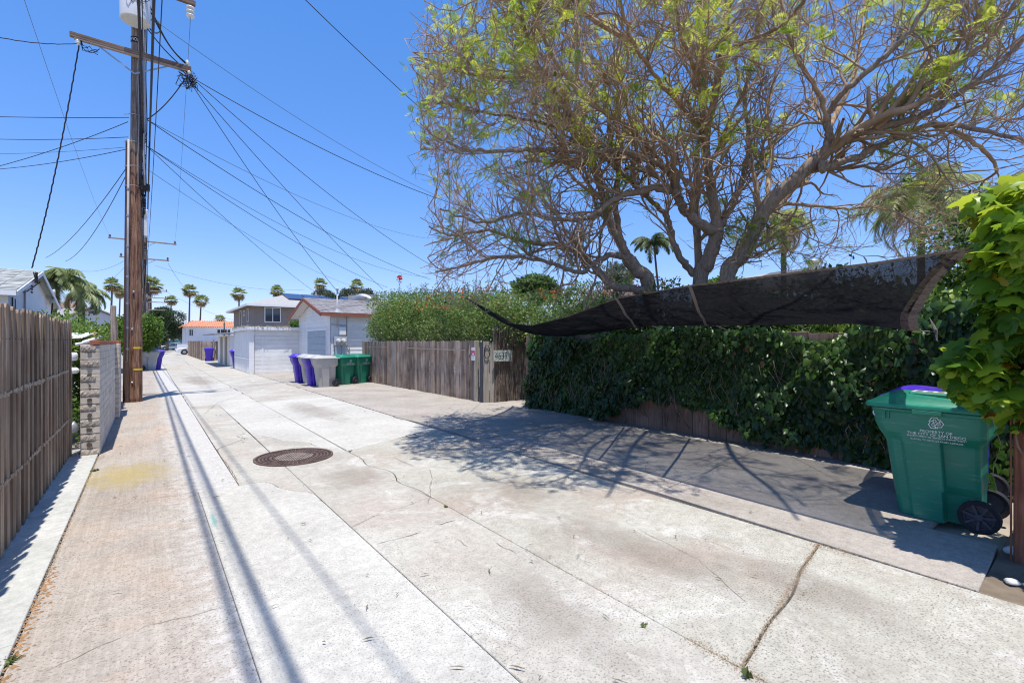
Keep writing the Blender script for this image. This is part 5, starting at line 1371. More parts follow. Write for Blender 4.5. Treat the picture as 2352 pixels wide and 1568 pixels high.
def foliage(parent, ells, n, size, m, seed, shell=.5, tintc=.45, name='foliage', aspect=.5, noise=.2, zmin=None, droop=.1):
    r = np.random.default_rng(seed); Pt, d = blob_points(ells, n, r, shell, noise, zmin)
    out = unit(d+np.array([0,0,.5]))
    V, F = quad_leaves(Pt, r, size, aspect, out, .45, droop)
    cl = np.sin(Pt[:,0]*2.3+seed)*np.sin(Pt[:,1]*2.9)*np.sin(Pt[:,2]*3.7+1)
    t = np.clip(tintc+.18*cl+.24*r.normal(size=len(Pt)), 0, 1)
    o = fastmesh(name, V, F, m, parent, np.repeat(t, 2)); o['kind'] = 'stuff'; return o
def stems(parent, polys, name='stems', m=None):
    mb = MB()
    for pts, r0, r1 in polys: mb.tube(pts, [r0+(r1-r0)*i/(len(pts)-1) for i in range(len(pts))], 5)
    return mb.build(name, m or m_twig, parent, smooth=True)

# ------------------------------------------------------------------ flowering hedge behind the board fence
hd = thing('flowering_hedge', (7.9,13,0), 'tall bushy hedge with small orange flowers above the board fence', 'hedge')
r = random.Random(5); ell = []
for i in range(46):
    y = r.uniform(10.2,19.3); t = (y-10)/9.3; top = 2.95+.55*t
    rr = r.uniform(.55,.85); ell.append((r.uniform(7.55,8.5), y, r.uniform(1.95,top-rr*.8), rr*.95, rr, rr*.85))
for y in np.arange(10.2, 19.4, .55): ell.append((7.75, y, 2.0, .75, .5, .55)); ell.append((7.9, y, 2.55+.035*(y-10)*2, .8, .5, .5))
foliage(hd, ell, 78000, .068, m_hedge, 3, .62, .58)
ell2 = []
for i in range(26): y = r.uniform(5.6,10.2); rr = r.uniform(.45,.7); ell2.append((r.uniform(8.0,8.9), y, r.uniform(1.6,2.45 if y < 8 else 2.75), rr, rr, rr*.8))
foliage(hd, ell2, 30000, .06, m_hedge, 4, .6, .58)
P0 = []
for i in range(110):
    y = r.uniform(10.2,19); x = r.uniform(7.1,7.5); z0 = r.uniform(1.5,1.9); pts = [(x,y,z0)]
    for j in range(4): pts.append((x+r.uniform(-.15,.05)*j*.4, y+r.uniform(-.12,.12)*j, z0+.16*j*r.uniform(.5,1.2)))
    P0.append((pts, .007, .003))
for i in range(26):
    y = 10.5+i*.33; P0.append(([(7.9,y,0),(7.85,y+.1,1.2),(7.8,y,2.2)], .02, .01))
stems(hd, P0, 'woody_stem')['kind'] = 'stuff'
rn = np.random.default_rng(8); C = np.column_stack([rn.uniform(7.0,8.2,56), rn.uniform(10.3,18.5,56), rn.uniform(2.6,3.2,56)])
C = np.repeat(C, 9, 0)+rn.normal(size=(504,3))*.03
V, F = quad_leaves(C, rn, .06, .5); o = fastmesh('flowers', V, F, m_flower, hd, np.repeat(rn.random(504), 2)); o['kind'] = 'stuff'
C = np.column_stack([rn.uniform(8.2,8.9,40), rn.uniform(5.8,9.8,40), rn.uniform(2.6,3.0,40)]); C = np.repeat(C, 9, 0)+rn.normal(size=(360,3))*.03
V, F = quad_leaves(C, rn, .06, .5); o = fastmesh('flowers', V, F, m_flower, hd, np.repeat(rn.random(360), 2)); o['kind'] = 'stuff'
# tall shoots with spiky silhouettes
P0 = []; LV = []
for i in range(60):
    y = r.uniform(10.4,19.2); x = r.uniform(7.5,8.4); z0 = 2.9+.05*(y-10); h = r.uniform(.2,.55); P0.append(([(x,y,z0-.2),(x,y,z0+h)], .006, .003))
    for j in range(26): LV.append((x+r.uniform(-.04,.04), y+r.uniform(-.04,.04), z0+h*j/26))
c = PX(918,640,8.0)
P0.append(([(8.0,c.y,2.9),(8.0,c.y,c.z)], .008, .005))
for j in range(60): LV.append((8+r.uniform(-.05,.05), c.y+r.uniform(-.05,.05), 3+(c.z-3.1)*j/60))
stems(hd, P0, 'shoot')['kind'] = 'stuff'
V, F = quad_leaves(np.array(LV), rn, .07, .35); fastmesh('shoot_leaves', V, F, m_hedge, hd, np.repeat(rn.random(len(LV))*.4+.1, 2))['kind'] = 'stuff'
C = np.array([(8,c.y,c.z)])+rn.normal(size=(50,3))*np.array([.05,.05,.08]); V, F = quad_leaves(C, rn, .09, .5); fastmesh('flower_head', V, F, m_flower, hd, np.repeat(rn.random(50)*.3, 2))

# ------------------------------------------------------------------ ivy wall
m_retain = mat_wood('retaining_board', (.24,.155,.115), (.36,.25,.19), 'z', .35, fine=30, stain=(.12,.075,.055))
iw = thing('ivy_wall', (7.3,4.6,0), 'dark green ivy covering the low board wall under the shade sail', 'ivy')
y = -.6; r = random.Random(31)
while y < 8.75:
    mb = MB(); mb.box((7.40+r.uniform(-.004,.004),y,0),(7.44,y+.292,1.72+r.uniform(-.02,.02))); mb.build('wall_board', m_retain, iw, bevel=.003); y += .30
for z in (.30, 1.2):
    mb = MB(); mb.box((7.445,-.6,z),(7.50,8.8,z+.1)); mb.build('wall_rail', m_retain, iw)
m_ivy = mat_foliage('ivy_leaf', [(0,(.010,.026,.008)),(.45,(.026,.068,.014)),(.8,(.07,.14,.022)),(1,(.15,.22,.035))], rough=.36, transl=.30, spec=.4)
def leaf_template(kind):
    if kind == 'ivy': out = [(0,0),(.22,-.10),(.42,.12),(.36,.34),(.30,.42),(.20,.72),(0,1.0)]
    else: out = [(0,0),(.16,-.14),(.34,-.16),(.36,.02),(.60,.10),(.50,.30),(.66,.52),(.36,.52),(.24,.60),(.22,.84),(0,1.06)]
    V = [(0,.30,.02)]; 
    R_ = [(x,y,-.28*x*x-.12*y*y-.10*abs(x)) for x, y in out]; Lf = [(-x,y,z) for x, y, z in R_[1:-1]][::-1]
    ring_ = R_+Lf; V += ring_; n = len(ring_)
    F = [(0,1+i,1+(i+1) % n) for i in range(n)]
    return np.array(V, float), np.array(F, int)
def template_leaves(T, C, D, N, size, r):
    """T = (verts, tris); D tip direction, N surface normal"""
    V0, F0 = T; n = len(C); D = unit(D); S_ = unit(np.cross(D, N)); N2 = np.cross(S_, D)
    sz = size[:,None,None]; wob = 1+.25*(r.random((n,1,1))-.5)
    V = C[:,None,:]+sz*(V0[None,:,0:1]*wob*S_[:,None,:]+V0[None,:,1:2]*D[:,None,:]+V0[None,:,2:3]*(.6+1.3*r.random((n,1,1)))*N2[:,None,:])
    F = (F0[None]+np.arange(n)[:,None,None]*len(V0)).reshape(-1,3)
    return V.reshape(-1,3), F
TI = leaf_template('ivy'); TG = leaf_template('grape')
def ivy_surface(n, seed):
    r = np.random.default_rng(seed)
    y = r.uniform(-.5,8.75,n); z = r.random(n)**.95*2.02
    top = 1.80+.12*np.sin(y*1.7)+.08*np.sin(y*4.1+1)+.35*np.clip((2.4-y)/2.4,0,1)
    z = z*top/2.0
    bump = .16+.09*np.sin(y*2.1+z*3)+.07*np.sin(y*5.3-z*4.2)+.05*np.sin(y*9+z*8)+.10*np.clip(1-z,0,1)*np.sin(y*1.3+2)
    x = 7.38-np.clip(bump,.05,.45)*r.uniform(.45,1.05,n)
    lim = .52*np.clip(1-((y-4.85)/1.55)**2,0,1)+.03+.04*np.sin(y*11)
    lim = np.maximum(lim, .16*np.clip(1-((y-2.9)/.4)**2,0,1))
    k = z > lim; k &= ~((z < .16) & (y > 2.2) & (y < 6.3) & (r.random(n) < .85))
    return np.column_stack([x,y,z])[k], r
C, r_ = ivy_surface(19000, 61); n = len(C)
D = np.column_stack([-.25+.25*r_.normal(size=n), .35*r_.normal(size=n), -.9+.35*r_.normal(size=n)])
N = unit(np.column_stack([-1+.3*r_.normal(size=n), .45*r_.normal(size=n), .55+.45*r_.normal(size=n)]))
sz = r_.uniform(.045,.118,n)*(1+.25*np.clip((3.5-C[:,1])/3,0,1))
tn = np.clip(.44+.16*r_.normal(size=n)+.20*np.clip(C[:,2]-1.2,0,1)+.15*np.sin(C[:,1]*1.9)*np.sin(C[:,2]*3), 0, 1)
cam = np.array([0,0,EYE]); app = sz/np.linalg.norm(C-cam, axis=1)*(C[:,0] < 7.12)
big = np.argsort(-app)[:300]; mask = np.ones(n, bool); mask[big] = False
V, F = template_leaves(TI, C[mask], D[mask], N[mask], sz[mask], r_)
fastmesh('ivy_foliage', V, F, m_ivy, iw, np.repeat(tn[mask], len(TI[1])))['kind'] = 'stuff'
def leaf_objects(name, T, idx, C, D, N, sz, tn, m, parent, nvar=10):
    vars_ = []
    r = np.random.default_rng(5)
    L = np.array(worldloc(parent))
    order = np.argsort(tn[idx]); groups = np.array_split(np.array(idx)[order], nvar)
    for gi, g in enumerate(groups):
        V, F = template_leaves(T, np.zeros((1,3)), np.array([[0,1.,0]]), np.array([[0,0,1.]]), np.ones(1), r)
        tmp = fastmesh('leaf', V, F, m, None, np.full(len(F), float(np.mean(tn[g]))), origin=(0,0,0)); me = tmp.data; bpy.data.objects.remove(tmp)
        for i in g:
            d = Vector(D[i]).normalized(); s_ = d.cross(Vector(N[i])).normalized(); n2 = s_.cross(d)
            # template axes: S = D x N -> for D=y,N=z S = x
            M_ = Matrix((( s_.x,d.x,n2.x,0),(s_.y,d.y,n2.y,0),(s_.z,d.z,n2.z,0),(0,0,0,1)))
            ob = bpy.data.objects.new(name, me); COL.objects.link(ob); ob.parent = parent
            ob.location = tuple(C[i]-L); ob.rotation_euler = M_.to_euler(); ob.scale = (sz[i],)*3
leaf_objects('leaf', TI, big, C, D, N, sz, tn, m_ivy, iw)
P0 = []; r = random.Random(6)
for i in range(90):
    y = r.uniform(-.3,8.6); pts = [(7.36,y,r.uniform(0,.3))]
    for j in range(6): pts.append((7.34-r.uniform(0,.12), pts[-1][1]+r.uniform(-.15,.15), pts[-1][2]+r.uniform(.1,.35)))
    P0.append((pts, .008, .004))
stems(iw, P0, 'vine_stem')['kind'] = 'stuff'
# bushes rising behind the ivy at right
bs = thing('shrub', (8.4,1.0,0), 'leafy shrub behind the ivy between sail corner and grape vine', 'shrub')
foliage(bs, [(8.3,1.6,1.7,.7,.9,.6),(8.4,.5,1.7,.8,.8,.75),(8.0,-.4,1.8,.8,.7,.8),(8.8,2.8,1.5,.8,.9,.5)], 12000, .11, m_bright, 9, .5, .4, aspect=.6)
P0 = [([(8.4,1+q*.3,0),(8.4,1+q*.4,1.6)], .02, .01) for q in (-2,-1,0,1,2)]; stems(bs, P0, 'stem')
bs = thing('shrub', (8.3,7.2,0), 'low bright green vine mound above the ivy where the sail dips', 'shrub')
foliage(bs, [(7.7,7.6,1.85,.45,.8,.28),(7.75,6.2,1.85,.4,.8,.25),(7.7,8.5,1.8,.4,.5,.25)], 7000, .075, m_bright, 10, .4, .55, aspect=.6)
P0 = [([(7.8,6+q*.5,0),(7.75,6+q*.5,1.7)], .015, .01) for q in range(5)]; stems(bs, P0, 'stem')

# ------------------------------------------------------------------ shade sail
def mat_mesh(name, c, dens, scale=(160,60), tr=(.5,.5,.5)):
    t = NT(name); v = t.n('ShaderNodeTexCoord').outputs['UV']
    m = t.n('ShaderNodeMapping'); m.inputs['Scale'].default_value = (scale[0], scale[1], 1); t.l(v, m.inputs[0])
    nz = t.noise(m.outputs[0], 1, 3, .6)
    big = t.noise(t.pos(), 3, 4, .6)
    f = t.ramp(t.math('ADD', nz, t.math('MULTIPLY', big, .12)), [(.42, (dens-.16,)*3), (.70, (min(1,dens+.13),)*3)])
    ge = t.n('ShaderNodeNewGeometry'); dp = t.n('ShaderNodeVectorMath', operation='DOT_PRODUCT'); t.l(ge.outputs['Incoming'], dp.inputs[0]); t.l(ge.outputs['Normal'], dp.inputs[1])
    cs = t.math('MAXIMUM', t.math('ABSOLUTE', dp.outputs['Value']), .22)      # yarn has thickness: a slanting view meets more of it
    f = t.math('SUBTRACT', 1.0, t.math('POWER', t.math('SUBTRACT', 1.0, f), t.math('DIVIDE', 1.0, cs)))
    p = t.n('ShaderNodeBsdfDiffuse'); cl_ = t.ramp(t.noise(t.pos((2,26,60)), 1, 4, .7), [(.35, lerp3(c,.35)), (.7, lerp3(c,2.6))]); t.l(cl_, p.inputs[0])
    t2 = t.n('ShaderNodeBsdfTranslucent'); t2.inputs[0].default_value = (*c, 1)
    m0 = t.n('ShaderNodeMixShader'); m0.inputs[0].default_value = .3; t.l(p.outputs[0], m0.inputs[1]); t.l(t2.outputs[0], m0.inputs[2])
    trn = t.n('ShaderNodeBsdfTransparent'); mx = t.n('ShaderNodeMixShader')
    t.l(f, mx.inputs[0]); t.l(trn.outputs[0], mx.inputs[1]); t.l(m0.outputs[0], mx.inputs[2]); t.l(mx.outputs[0], t.out.inputs[0]); return t.mat
m_mesh = mat_mesh('shade_mesh', (.017,.017,.020), .65)
m_hem = mat_mesh('shade_hem', (.085,.07,.062), .90, (400,30))
m_strap = mat_plain('grey_strap', (.20,.18,.17), .7, .1)
sail = thing('shade_sail', (5.8,4.5,1.8), 'black mesh shade sail stretched over the driveway beside the ivy', 'shade sail')
nearH = [(0,.62,2.27),(.10,1.2,2.24),(.33,2.85,2.215),(.48,3.87,2.15),(.617,4.8,1.945),(.72,5.5,1.85),(.80,6.1,1.91),(.88,6.6,2.06),(1,7.4,2.42)]
farH = [(0,1.39,1.72),(.09,2.06,1.82),(.23,3.08,1.83),(.49,5.05,1.87),(.62,6.0,1.80),(.78,7.2,1.70),(.9,8.1,1.76),(1,8.8,1.93)]
def interp(tab, t):
    for i in range(len(tab)-1):
        if t <= tab[i+1][0]:
            k = (t-tab[i][0])/(tab[i+1][0]-tab[i][0]); return tab[i][1]+(tab[i+1][1]-tab[i][1])*k, tab[i][2]+(tab[i+1][2]-tab[i][2])*k
    return tab[-1][1:]
def sailpt(t, v):
    yn, hn_ = interp(nearH, t); yf, hf = interp(farH, t)
    e = 4*v*(1-v)
    x = 4.6+(6.98-4.6)*v; y = yn+(yf-yn)*v+.13*e*max(0,1-4*t)-.25*e*max(0,1-8*(1-t))
    z = hn_+(hf-hn_)*v-.07*e*(.6+.4*math.sin(t*9))+.016*math.sin(v*9+t*40)*e+.004*math.sin(v*31+t*13)*e+.006*math.sin(t*120+v*6)*e*e
    x += .05*math.sin(t*pi)*(1-v)*4*t*(1-t)
    return (x, y, z)
def sail_grid(name, t0, t1, v0, v1, nt, nv, m, par, off=0):
    V = []; F = []; uv = []
    for i in range(nt+1):
        for j in range(nv+1):
            t = t0+(t1-t0)*i/nt; v = v0+(v1-v0)*j/nv; p = sailpt(t, v); V.append((p[0],p[1],p[2]+off)); uv.append((t*8,v*2.5))
    for i in range(nt):
        for j in range(nv): k = i*(nv+1)+j; F.append((k,k+nv+1,k+nv+2,k+1))
    o = fastmesh(name, V, F, m, par, smooth=True); ul = o.data.uv_layers.new(name='UVMap')
    ul.data.foreach_set('uv', np.array([uv[i] for f in F for i in f], np.float32).ravel()); return o
sail_grid('mesh_cloth', .012, 1, .02, 1, 90, 24, m_mesh, sail)
sail_grid('hem', 0, 1, 0, .022, 90, 1, m_hem, sail, -.004)
sail_grid('hem', 0, .022, .022, 1, 1, 24, m_hem, sail, -.004)
sail_grid('hem', .985, 1, .022, 1, 1, 24, m_hem, sail, -.004)
for t in (.48, .33):
    mb = MB(); pts = [Vector(sailpt(t+(.03 if t > .4 else -.0)*v/1+(.02*v), v))-Vector((0,0,.010)) for v in np.linspace(.0, .98, 12)]
    for i in range(11): mb.bar(pts[i], pts[i+1], .035, .004)
    mb.build('strap', m_strap, sail)
mb = MB(); p = Vector(sailpt(.0,0)); mb.tube([p,(4.98,.47,2.38)], .006, 5); p = Vector(sailpt(1,0)); mb.tube([p,(7.25,10.3,2.5)], .005, 5); p = Vector(sailpt(0,1)); mb.tube([p,(7.4,1.2,1.7)], .006, 5)
mb.build('tie_cord', m_strap, sail)
r = random.Random(9); mb = MB(); p = Vector(sailpt(0,.93))
for k in range(14): mb.tube([p+Vector((.2,-.05,.12)), p+Vector((.18+r.uniform(-.02,.02),-.1+r.uniform(-.02,.02),-.02)), p+Vector((.18+r.uniform(-.03,.04),-.12,-.13+r.uniform(-.03,.03)))], .003, 4)
mb.build('frayed_rope', mat_plain('rope', (.18,.155,.13), .9, .2), sail)
for k in range(7):
    mb = MB(); y = .9+k*1.25
    p = Vector(sailpt(min(1,.02+k*.155),1)); mb.tube([p,(7.35,p.y+.03,p.z-.06)], .005, 5); mb.build('tie_cord', m_strap, sail)

# ------------------------------------------------------------------ grape-leaved vine on its post, right foreground
m_vine = mat_foliage('vine_leaf', [(0,(.03,.09,.012)),(.35,(.10,.22,.02)),(.62,(.26,.40,.03)),(.9,(.48,.56,.05)),(.93,(.45,.34,.03)),(1,(.36,.02,.015))], rough=.34, transl=.55, spec=.35)
vp = thing('vine_post', (5.06,.40,0), 'reddish weathered wooden post wrapped in vine at the right edge', 'post')
m_redpost = mat_wood('red_post', (.17,.065,.04), (.32,.15,.09), 'z', .1, fine=26, stain=(.07,.03,.02))
mb = MB(); mb.box((4.995,.335,-.02),(5.135,.475,1.45)); mb.build('post', m_redpost, vp, bevel=.008)
mb = MB(); mb.box((4.95,.29,1.45),(5.18,.52,2.75)); mb.build('post_sleeve', m_redpost, vp, bevel=.01)
mb = MB(); mb.tube([(4.985,.485,0),(4.985,.485,1.3)], .006, 6); mb.build('conduit', m_redpost, vp)
gv = thing('grape_vine', (5.0,.1,0), 'big-leaved bright green vine with a few red leaves over the right post', 'vine')
rv = np.random.default_rng(77); n = 2600
E = np.array([(4.98,.42,2.62,.30,.28,.14),(4.74,.60,1.38,.18,.18,.30),(4.95,.25,2.25,.42,.42,.42),(4.90,.15,1.75,.36,.40,.5),(5.1,-.2,2.0,.7,.7,.7),(4.95,.30,1.15,.22,.22,.34),(5.6,-.5,1.6,.7,.6,.8),(4.78,.42,1.95,.18,.22,.38),(4.70,.40,2.35,.22,.22,.22),(5.15,.35,2.55,.3,.3,.2)])
idx = rv.choice(len(E), n, p=np.array([.08,.05,.15,.14,.17,.06,.18,.09,.04,.04])); d = unit(rv.normal(size=(n,3)))
Cv = E[idx,:3]+d*(.55+.5*rv.random((n,1)))*E[idx,3:6]
out = unit(d+np.array([-.5,.35,.2]))
Nv = unit(out*.55+np.array([0,0,.8])+.55*rv.normal(size=(n,3))); Dv = unit(np.column_stack([out[:,0],out[:,1],-.65+.3*rv.normal(size=n)])+.5*rv.normal(size=(n,3)))
sv = rv.uniform(.05,.175,n)*np.where(Cv[:,2] < 1.1, .62, 1)
tv_ = np.clip(.42+.18*rv.normal(size=n)+.45*np.clip(Cv[:,2]-1.9,0,1),0,.9); red = rv.random(n) < .02; tv_[red] = rv.uniform(.93,1,red.sum())  # higher leaves tinted yellower: the sunlit top is put into the leaf colour
keep = ~((Cv[:,1] > .85) | (Cv[:,2] < .85)); Cv, Nv, Dv, sv, tv_ = Cv[keep], Nv[keep], Dv[keep], sv[keep], tv_[keep]
fwd = (Cv-cam)@np.array([SA,CA,0]); side = (Cv-cam)@np.array([CA,-SA,0]); vis = (side/fwd < 1.09) & (fwd > 0)
app = sv/np.linalg.norm(Cv-cam,axis=1)*vis
big = np.argsort(-app)[:300]; mask = np.ones(len(Cv), bool); mask[big] = False
V, F = template_leaves(TG, Cv[mask], Dv[mask], Nv[mask], sv[mask], rv); fastmesh('vine_foliage', V, F, m_vine, gv, np.repeat(tv_[mask], len(TG[1])))['kind'] = 'stuff'
leaf_objects('leaf', TG, big, Cv, Dv, Nv, sv, tv_, m_vine, gv, 16)
P0 = []; r = random.Random(3)
for i in range(16):
    pts = [(5.07+r.uniform(-.08,.08),.4+r.uniform(-.08,.08),.2+r.random())]
    for j in range(7): pts.append((5.06+r.uniform(-.11,.12), .38+r.uniform(-.1,.1), pts[-1][2]+r.uniform(.1,.35)))
    P0.append((pts, .009, .004))
stems(gv, P0, 'vine_stem')['kind'] = 'stuff'
# trailing tendril with small round leaves
tp = thing('trailing_vine', (5.0,.5,0), 'thin trailing strand of small round leaves beside the right post', 'vine')
pts = [Vector((4.99+.02*math.sin(i),.56+.02*math.cos(i*1.3),1.45-i*.085)) for i in range(12)]
mb = MB(); mb.tube(pts, .003, 4); mb.build('stem', m_twig, tp)
C2 = np.array([tuple(p+Vector((r.uniform(-.04,.04),r.uniform(-.04,.04),r.uniform(-.03,.03)))) for p in pts for k in range(4)])
V, F = template_leaves(TI, C2, unit(np.random.default_rng(2).normal(size=(len(C2),3))+[0,0,-1]), unit(np.random.default_rng(3).normal(size=(len(C2),3))*.4+[-1,.3,.4]), np.full(len(C2),.045), rv); fastmesh('leaves', V, F, m_vine, tp, np.full(len(F),.4))
# rocks in the soil bed
m_rock = mat_plain('white_stone', (.55,.53,.50), .8, .15, 20, .3, 60)
for k, (px, py, s_, lb) in enumerate(((2330,1268,.07,'larger pale stone on the soil at the right edge'),(2325,1338,.045,'small pale stone in the bottom right soil corner'))):
    c = G(px,py); r = random.Random(k); mb = MB(); mb.lathe([(.2,-.4),(.9,-.1),(1,.3),(.6,.75),(.1,.9)], (0,0,0), 8); mb.v = [(c.x+v[0]*s_*r.uniform(.8,1.2), c.y+v[1]*s_*r.uniform(.7,1.1), v[2]*s_*.7) for v in mb.v]; tag(mb.build('stone', m_rock, smooth=True), lb, 'stone')
# violet crumpled plastic behind the near lid
mb = MB(); r = random.Random(8); n = 14; vs = []
for i in range(n+1):
    for j in range(3): vs.append((6.03+j*.10+r.uniform(-.01,.01), 1.45-.9*i/n, 1.03+[.045,.06,.02][j]*(1.0-.4*i/n)+r.uniform(-.008,.010)))
mb.add(vs, [(i*3+j,(i+1)*3+j,(i+1)*3+j+1,i*3+j+1) for i in range(n) for j in range(2)])
tag(mb.build('plastic_bag', m_purple, smooth=True), 'crumpled violet plastic lying along the back of the green bin lid', 'bag')

# ------------------------------------------------------------------ bushes at left
hb = thing('hedge', (-2.2,13,0), 'bright green hedge behind the left board fence and block wall', 'hedge')
ell = []; r = random.Random(12)
for i in range(40):
    y = r.uniform(11.5,20); rr = r.uniform(.4,.6); ell.append((r.uniform(-2.3,-1.2)+.0*(y-11), y, r.uniform(.9,1.75), rr, rr, rr*.8))
for i in range(10): ell.append((r.uniform(-1.35,-1.0), r.uniform(9.6,11.5), r.uniform(.3,1.5), .35,.4,.4))
foliage(hb, ell, 46000, .07, m_bright, 21, .5, .48)
stems(hb, [([(-1.8,11.5+q*.8,0),(-1.7,11.5+q*.8,1.3)], .02, .01) for q in range(10)], 'stem')['kind'] = 'stuff'
br = thing('leafy_bush', (-.5,34,0), 'light green leafy bush overhanging the bins beyond the pole', 'bush')
ell = []
for i in range(26): rr = r.uniform(.5,.8); ell.append((r.uniform(-1.8,.25), r.uniform(31.5,37), r.uniform(1.1,2.7), rr, rr, rr*.8))
foliage(br, ell, 26000, .13, m_bright, 22, .5, .5)
stems(br, [([(-.6,33+q*.6,0),(-.5,33+q*.6,1.8)], .05, .02) for q in range(6)], 'stem')
def blob_tree(px, pytop, pybot, z, wpx, n, m, label, seed, cat='tree', name='tree', size=.25, trunk=True, tint=.45, k=9):
    c = P(px, 784, z); top = P(px, pytop, z).z; bot = max(.3, P(px, pybot, z).z); W = wpx*z/FF/2
    t = thing(name, (c.x,c.y,0), label, cat); r = random.Random(seed); ell = []
    H = top-bot
    for i in range(k):
        rr = W*r.uniform(.35,.6); ell.append((c.x+r.uniform(-.6,.6)*W, c.y+r.uniform(-.6,.6)*W, bot+H*r.uniform(.25,.80), rr, rr, min(rr, H*.35)))
    ell.append((c.x, c.y, bot+H*.5, W*.6, W*.6, H*.42))
    foliage(t, ell, n, size, m, seed, .5, tint, 'crown')
    mb = MB(); mb.tube([(c.x,c.y,-.05),(c.x+.1,c.y,bot*.7+.2),(c.x,c.y,bot+H*.5)], [W*.09+.05,W*.07+.04,.04], 7)
    for q in range(4): a = q*1.6+seed; mb.tube([(c.x,c.y,bot*.7+.2),(c.x+W*.4*math.cos(a),c.y+W*.4*math.sin(a),bot+H*.6)], [W*.05+.02,.02], 5)
    mb.build('trunk', m_twig, t, smooth=True); return t
blob_tree(383,700,790,80,62,9000,m_dark,'dark green tree in the middle distance left of the alley end',31)
blob_tree(366,700,780,70,50,7000,m_dark,'taller dark tree partly behind the far poles',32)
blob_tree(420,748,792,100,50,6000,m_olive,'olive-grey tree row at the alley end',33,tint=.3)
blob_tree(398,735,785,90,30,4000,m_olive,'small olive tree at the alley end beside the taller dark one',34)
blob_tree(352,745,800,58,50,8000,m_dark,'dark shrub mass just beyond the leafy bush',35)
blob_tree(735,668,705,62,60,7000,m_olive,'pale willow-like tree left behind the cottage ridge',36)
blob_tree(772,680,705,55,60,6000,m_dark,'spiky dark green shrub directly above the cottage ridge',37)
blob_tree(800,662,705,60,60,7000,m_olive,'grey-green wispy tree centre behind the cottage roof',38)
blob_tree(835,662,705,60,50,6000,m_olive,'pale wispy tree right behind the cottage roof',39)
blob_tree(684,738,756,30,30,3000,m_hedge,'small bush between the taupe house and the cottage',40,'bush','bush',.1)
blob_tree(1225,640,700,34,100,9000,m_hedge,'weeping evergreen tree behind the hedge under the limbs',41,tint=.35)
blob_tree(1420,600,690,32,70,9000,m_olive,'pale conifer behind the left tree trunk',42,tint=.6)
blob_tree(1650,640,690,30,80,6000,m_bright,'small yellow-green bush between the two big trunks',43,'bush','bush')
for _i,(x_,y_,z_,w_,h_) in enumerate(((8.9,1.2,1.45,.8,.8),(9.3,3.0,1.85,.9,1.0),(8.8,4.6,1.75,.8,.85),(9.6,-.8,1.7,.9,1.0))):
    _t = thing('garden_shrub', (x_,y_,0), ['dark shrub behind the mesh near the bin end of the sail','dark shrub behind the middle of the mesh','dark shrub behind the straps of the mesh','big dark shrub beside the queen palm trunk'][_i], 'shrub'); foliage(_t, [(x_,y_,z_,w_,w_*1.3,h_),(x_+.3,y_+.6,z_-.3,w_,w_,h_),(x_,y_-.7,z_-.2,w_*.8,w_,h_*.9)], 9000, .10, m_hedge, 60+_i, .4, .22); stems(_t, [([(x_,y_+q*.3,0),(x_,y_+q*.3,z_)], .03, .015) for q in (-1,0,1)], 'stem')
blob_tree(2010,640,760,14,200,9000,m_hedge,'dark bush behind the mesh of the shade sail',44,'bush','bush',.11,tint=.25)
blob_tree(1700,660,760,16,240,9000,m_hedge,'low bush behind the middle of the shade sail',47,'bush','bush',.11,tint=.2)
blob_tree(2260,600,780,8.5,240,14000,m_bright,'tall bright shrub behind the grape vine',45,'shrub','shrub',.10,tint=.45)
blob_tree(2300,440,640,16,260,16000,m_hedge,'tall leafy tree behind the vine at the right edge',46,tint=.45,size=.14)

# ------------------------------------------------------------------ palms
m_frond = mat_foliage('palm_frond', [(0,(.55,.40,.24)),(.3,(.42,.36,.18)),(.5,(.16,.22,.08)),(1,(.40,.45,.20))], transl=.45)
m_trunkp = mat_plain('palm_trunk', (.16,.125,.10), .9, .25, 6, .3, 30)
def fan_palm(px, py, z, R, label, lean=0, base=None, skirt=.5, seed=0):
    c = P(px, py, z); bx, by = c.x+lean, c.y
    t = thing('fan_palm', (bx,by,0), label, 'palm tree', 'fan palms on the skyline')
    mb = MB(); n = 8
    mb.tube([(bx+(c.x-bx)*(i/n)**.7, by, c.z*i/n) for i in range(n+1)], [.24-.11*(i/n) for i in range(n+1)], 8); mb.build('trunk', m_trunkp, t, smooth=True)
    r = np.random.default_rng(seed); V = []; F = []; T = []
    for i in range(62):
        dead = i < 24
        el = r.uniform(-1.45,-.30) if dead else r.uniform(-.45,1.45); az = r.random()*2*pi
        d = np.array([math.cos(el)*math.cos(az), math.cos(el)*math.sin(az), math.sin(el)])
        L0 = R*r.uniform(.30,.62)*(.8 if dead else 1); hub = np.array(c)+d*L0; s = unit(np.cross(d, [0,0,1.0])); up = np.cross(s, d)
        for k in range(9):
            a = -1.15+2.3*k/8; dd = d*math.cos(a)+s*math.sin(a); Ls = R*r.uniform(.5,.75); wv = R*.045
            q = np.cross(dd, up); k0 = len(V); tip = hub+dd*Ls; tip[2] -= R*.16
            V += [tuple(hub), tuple(hub+dd*Ls*.55+q*wv), tuple(tip), tuple(hub+dd*Ls*.55-q*wv)]; F += [(k0,k0+1,k0+2),(k0,k0+2,k0+3)]
            tt = r.uniform(0,.28) if dead else r.uniform(.45,1); T += [tt,tt]
    fastmesh('crown', V, F, m_frond, t, T); return t
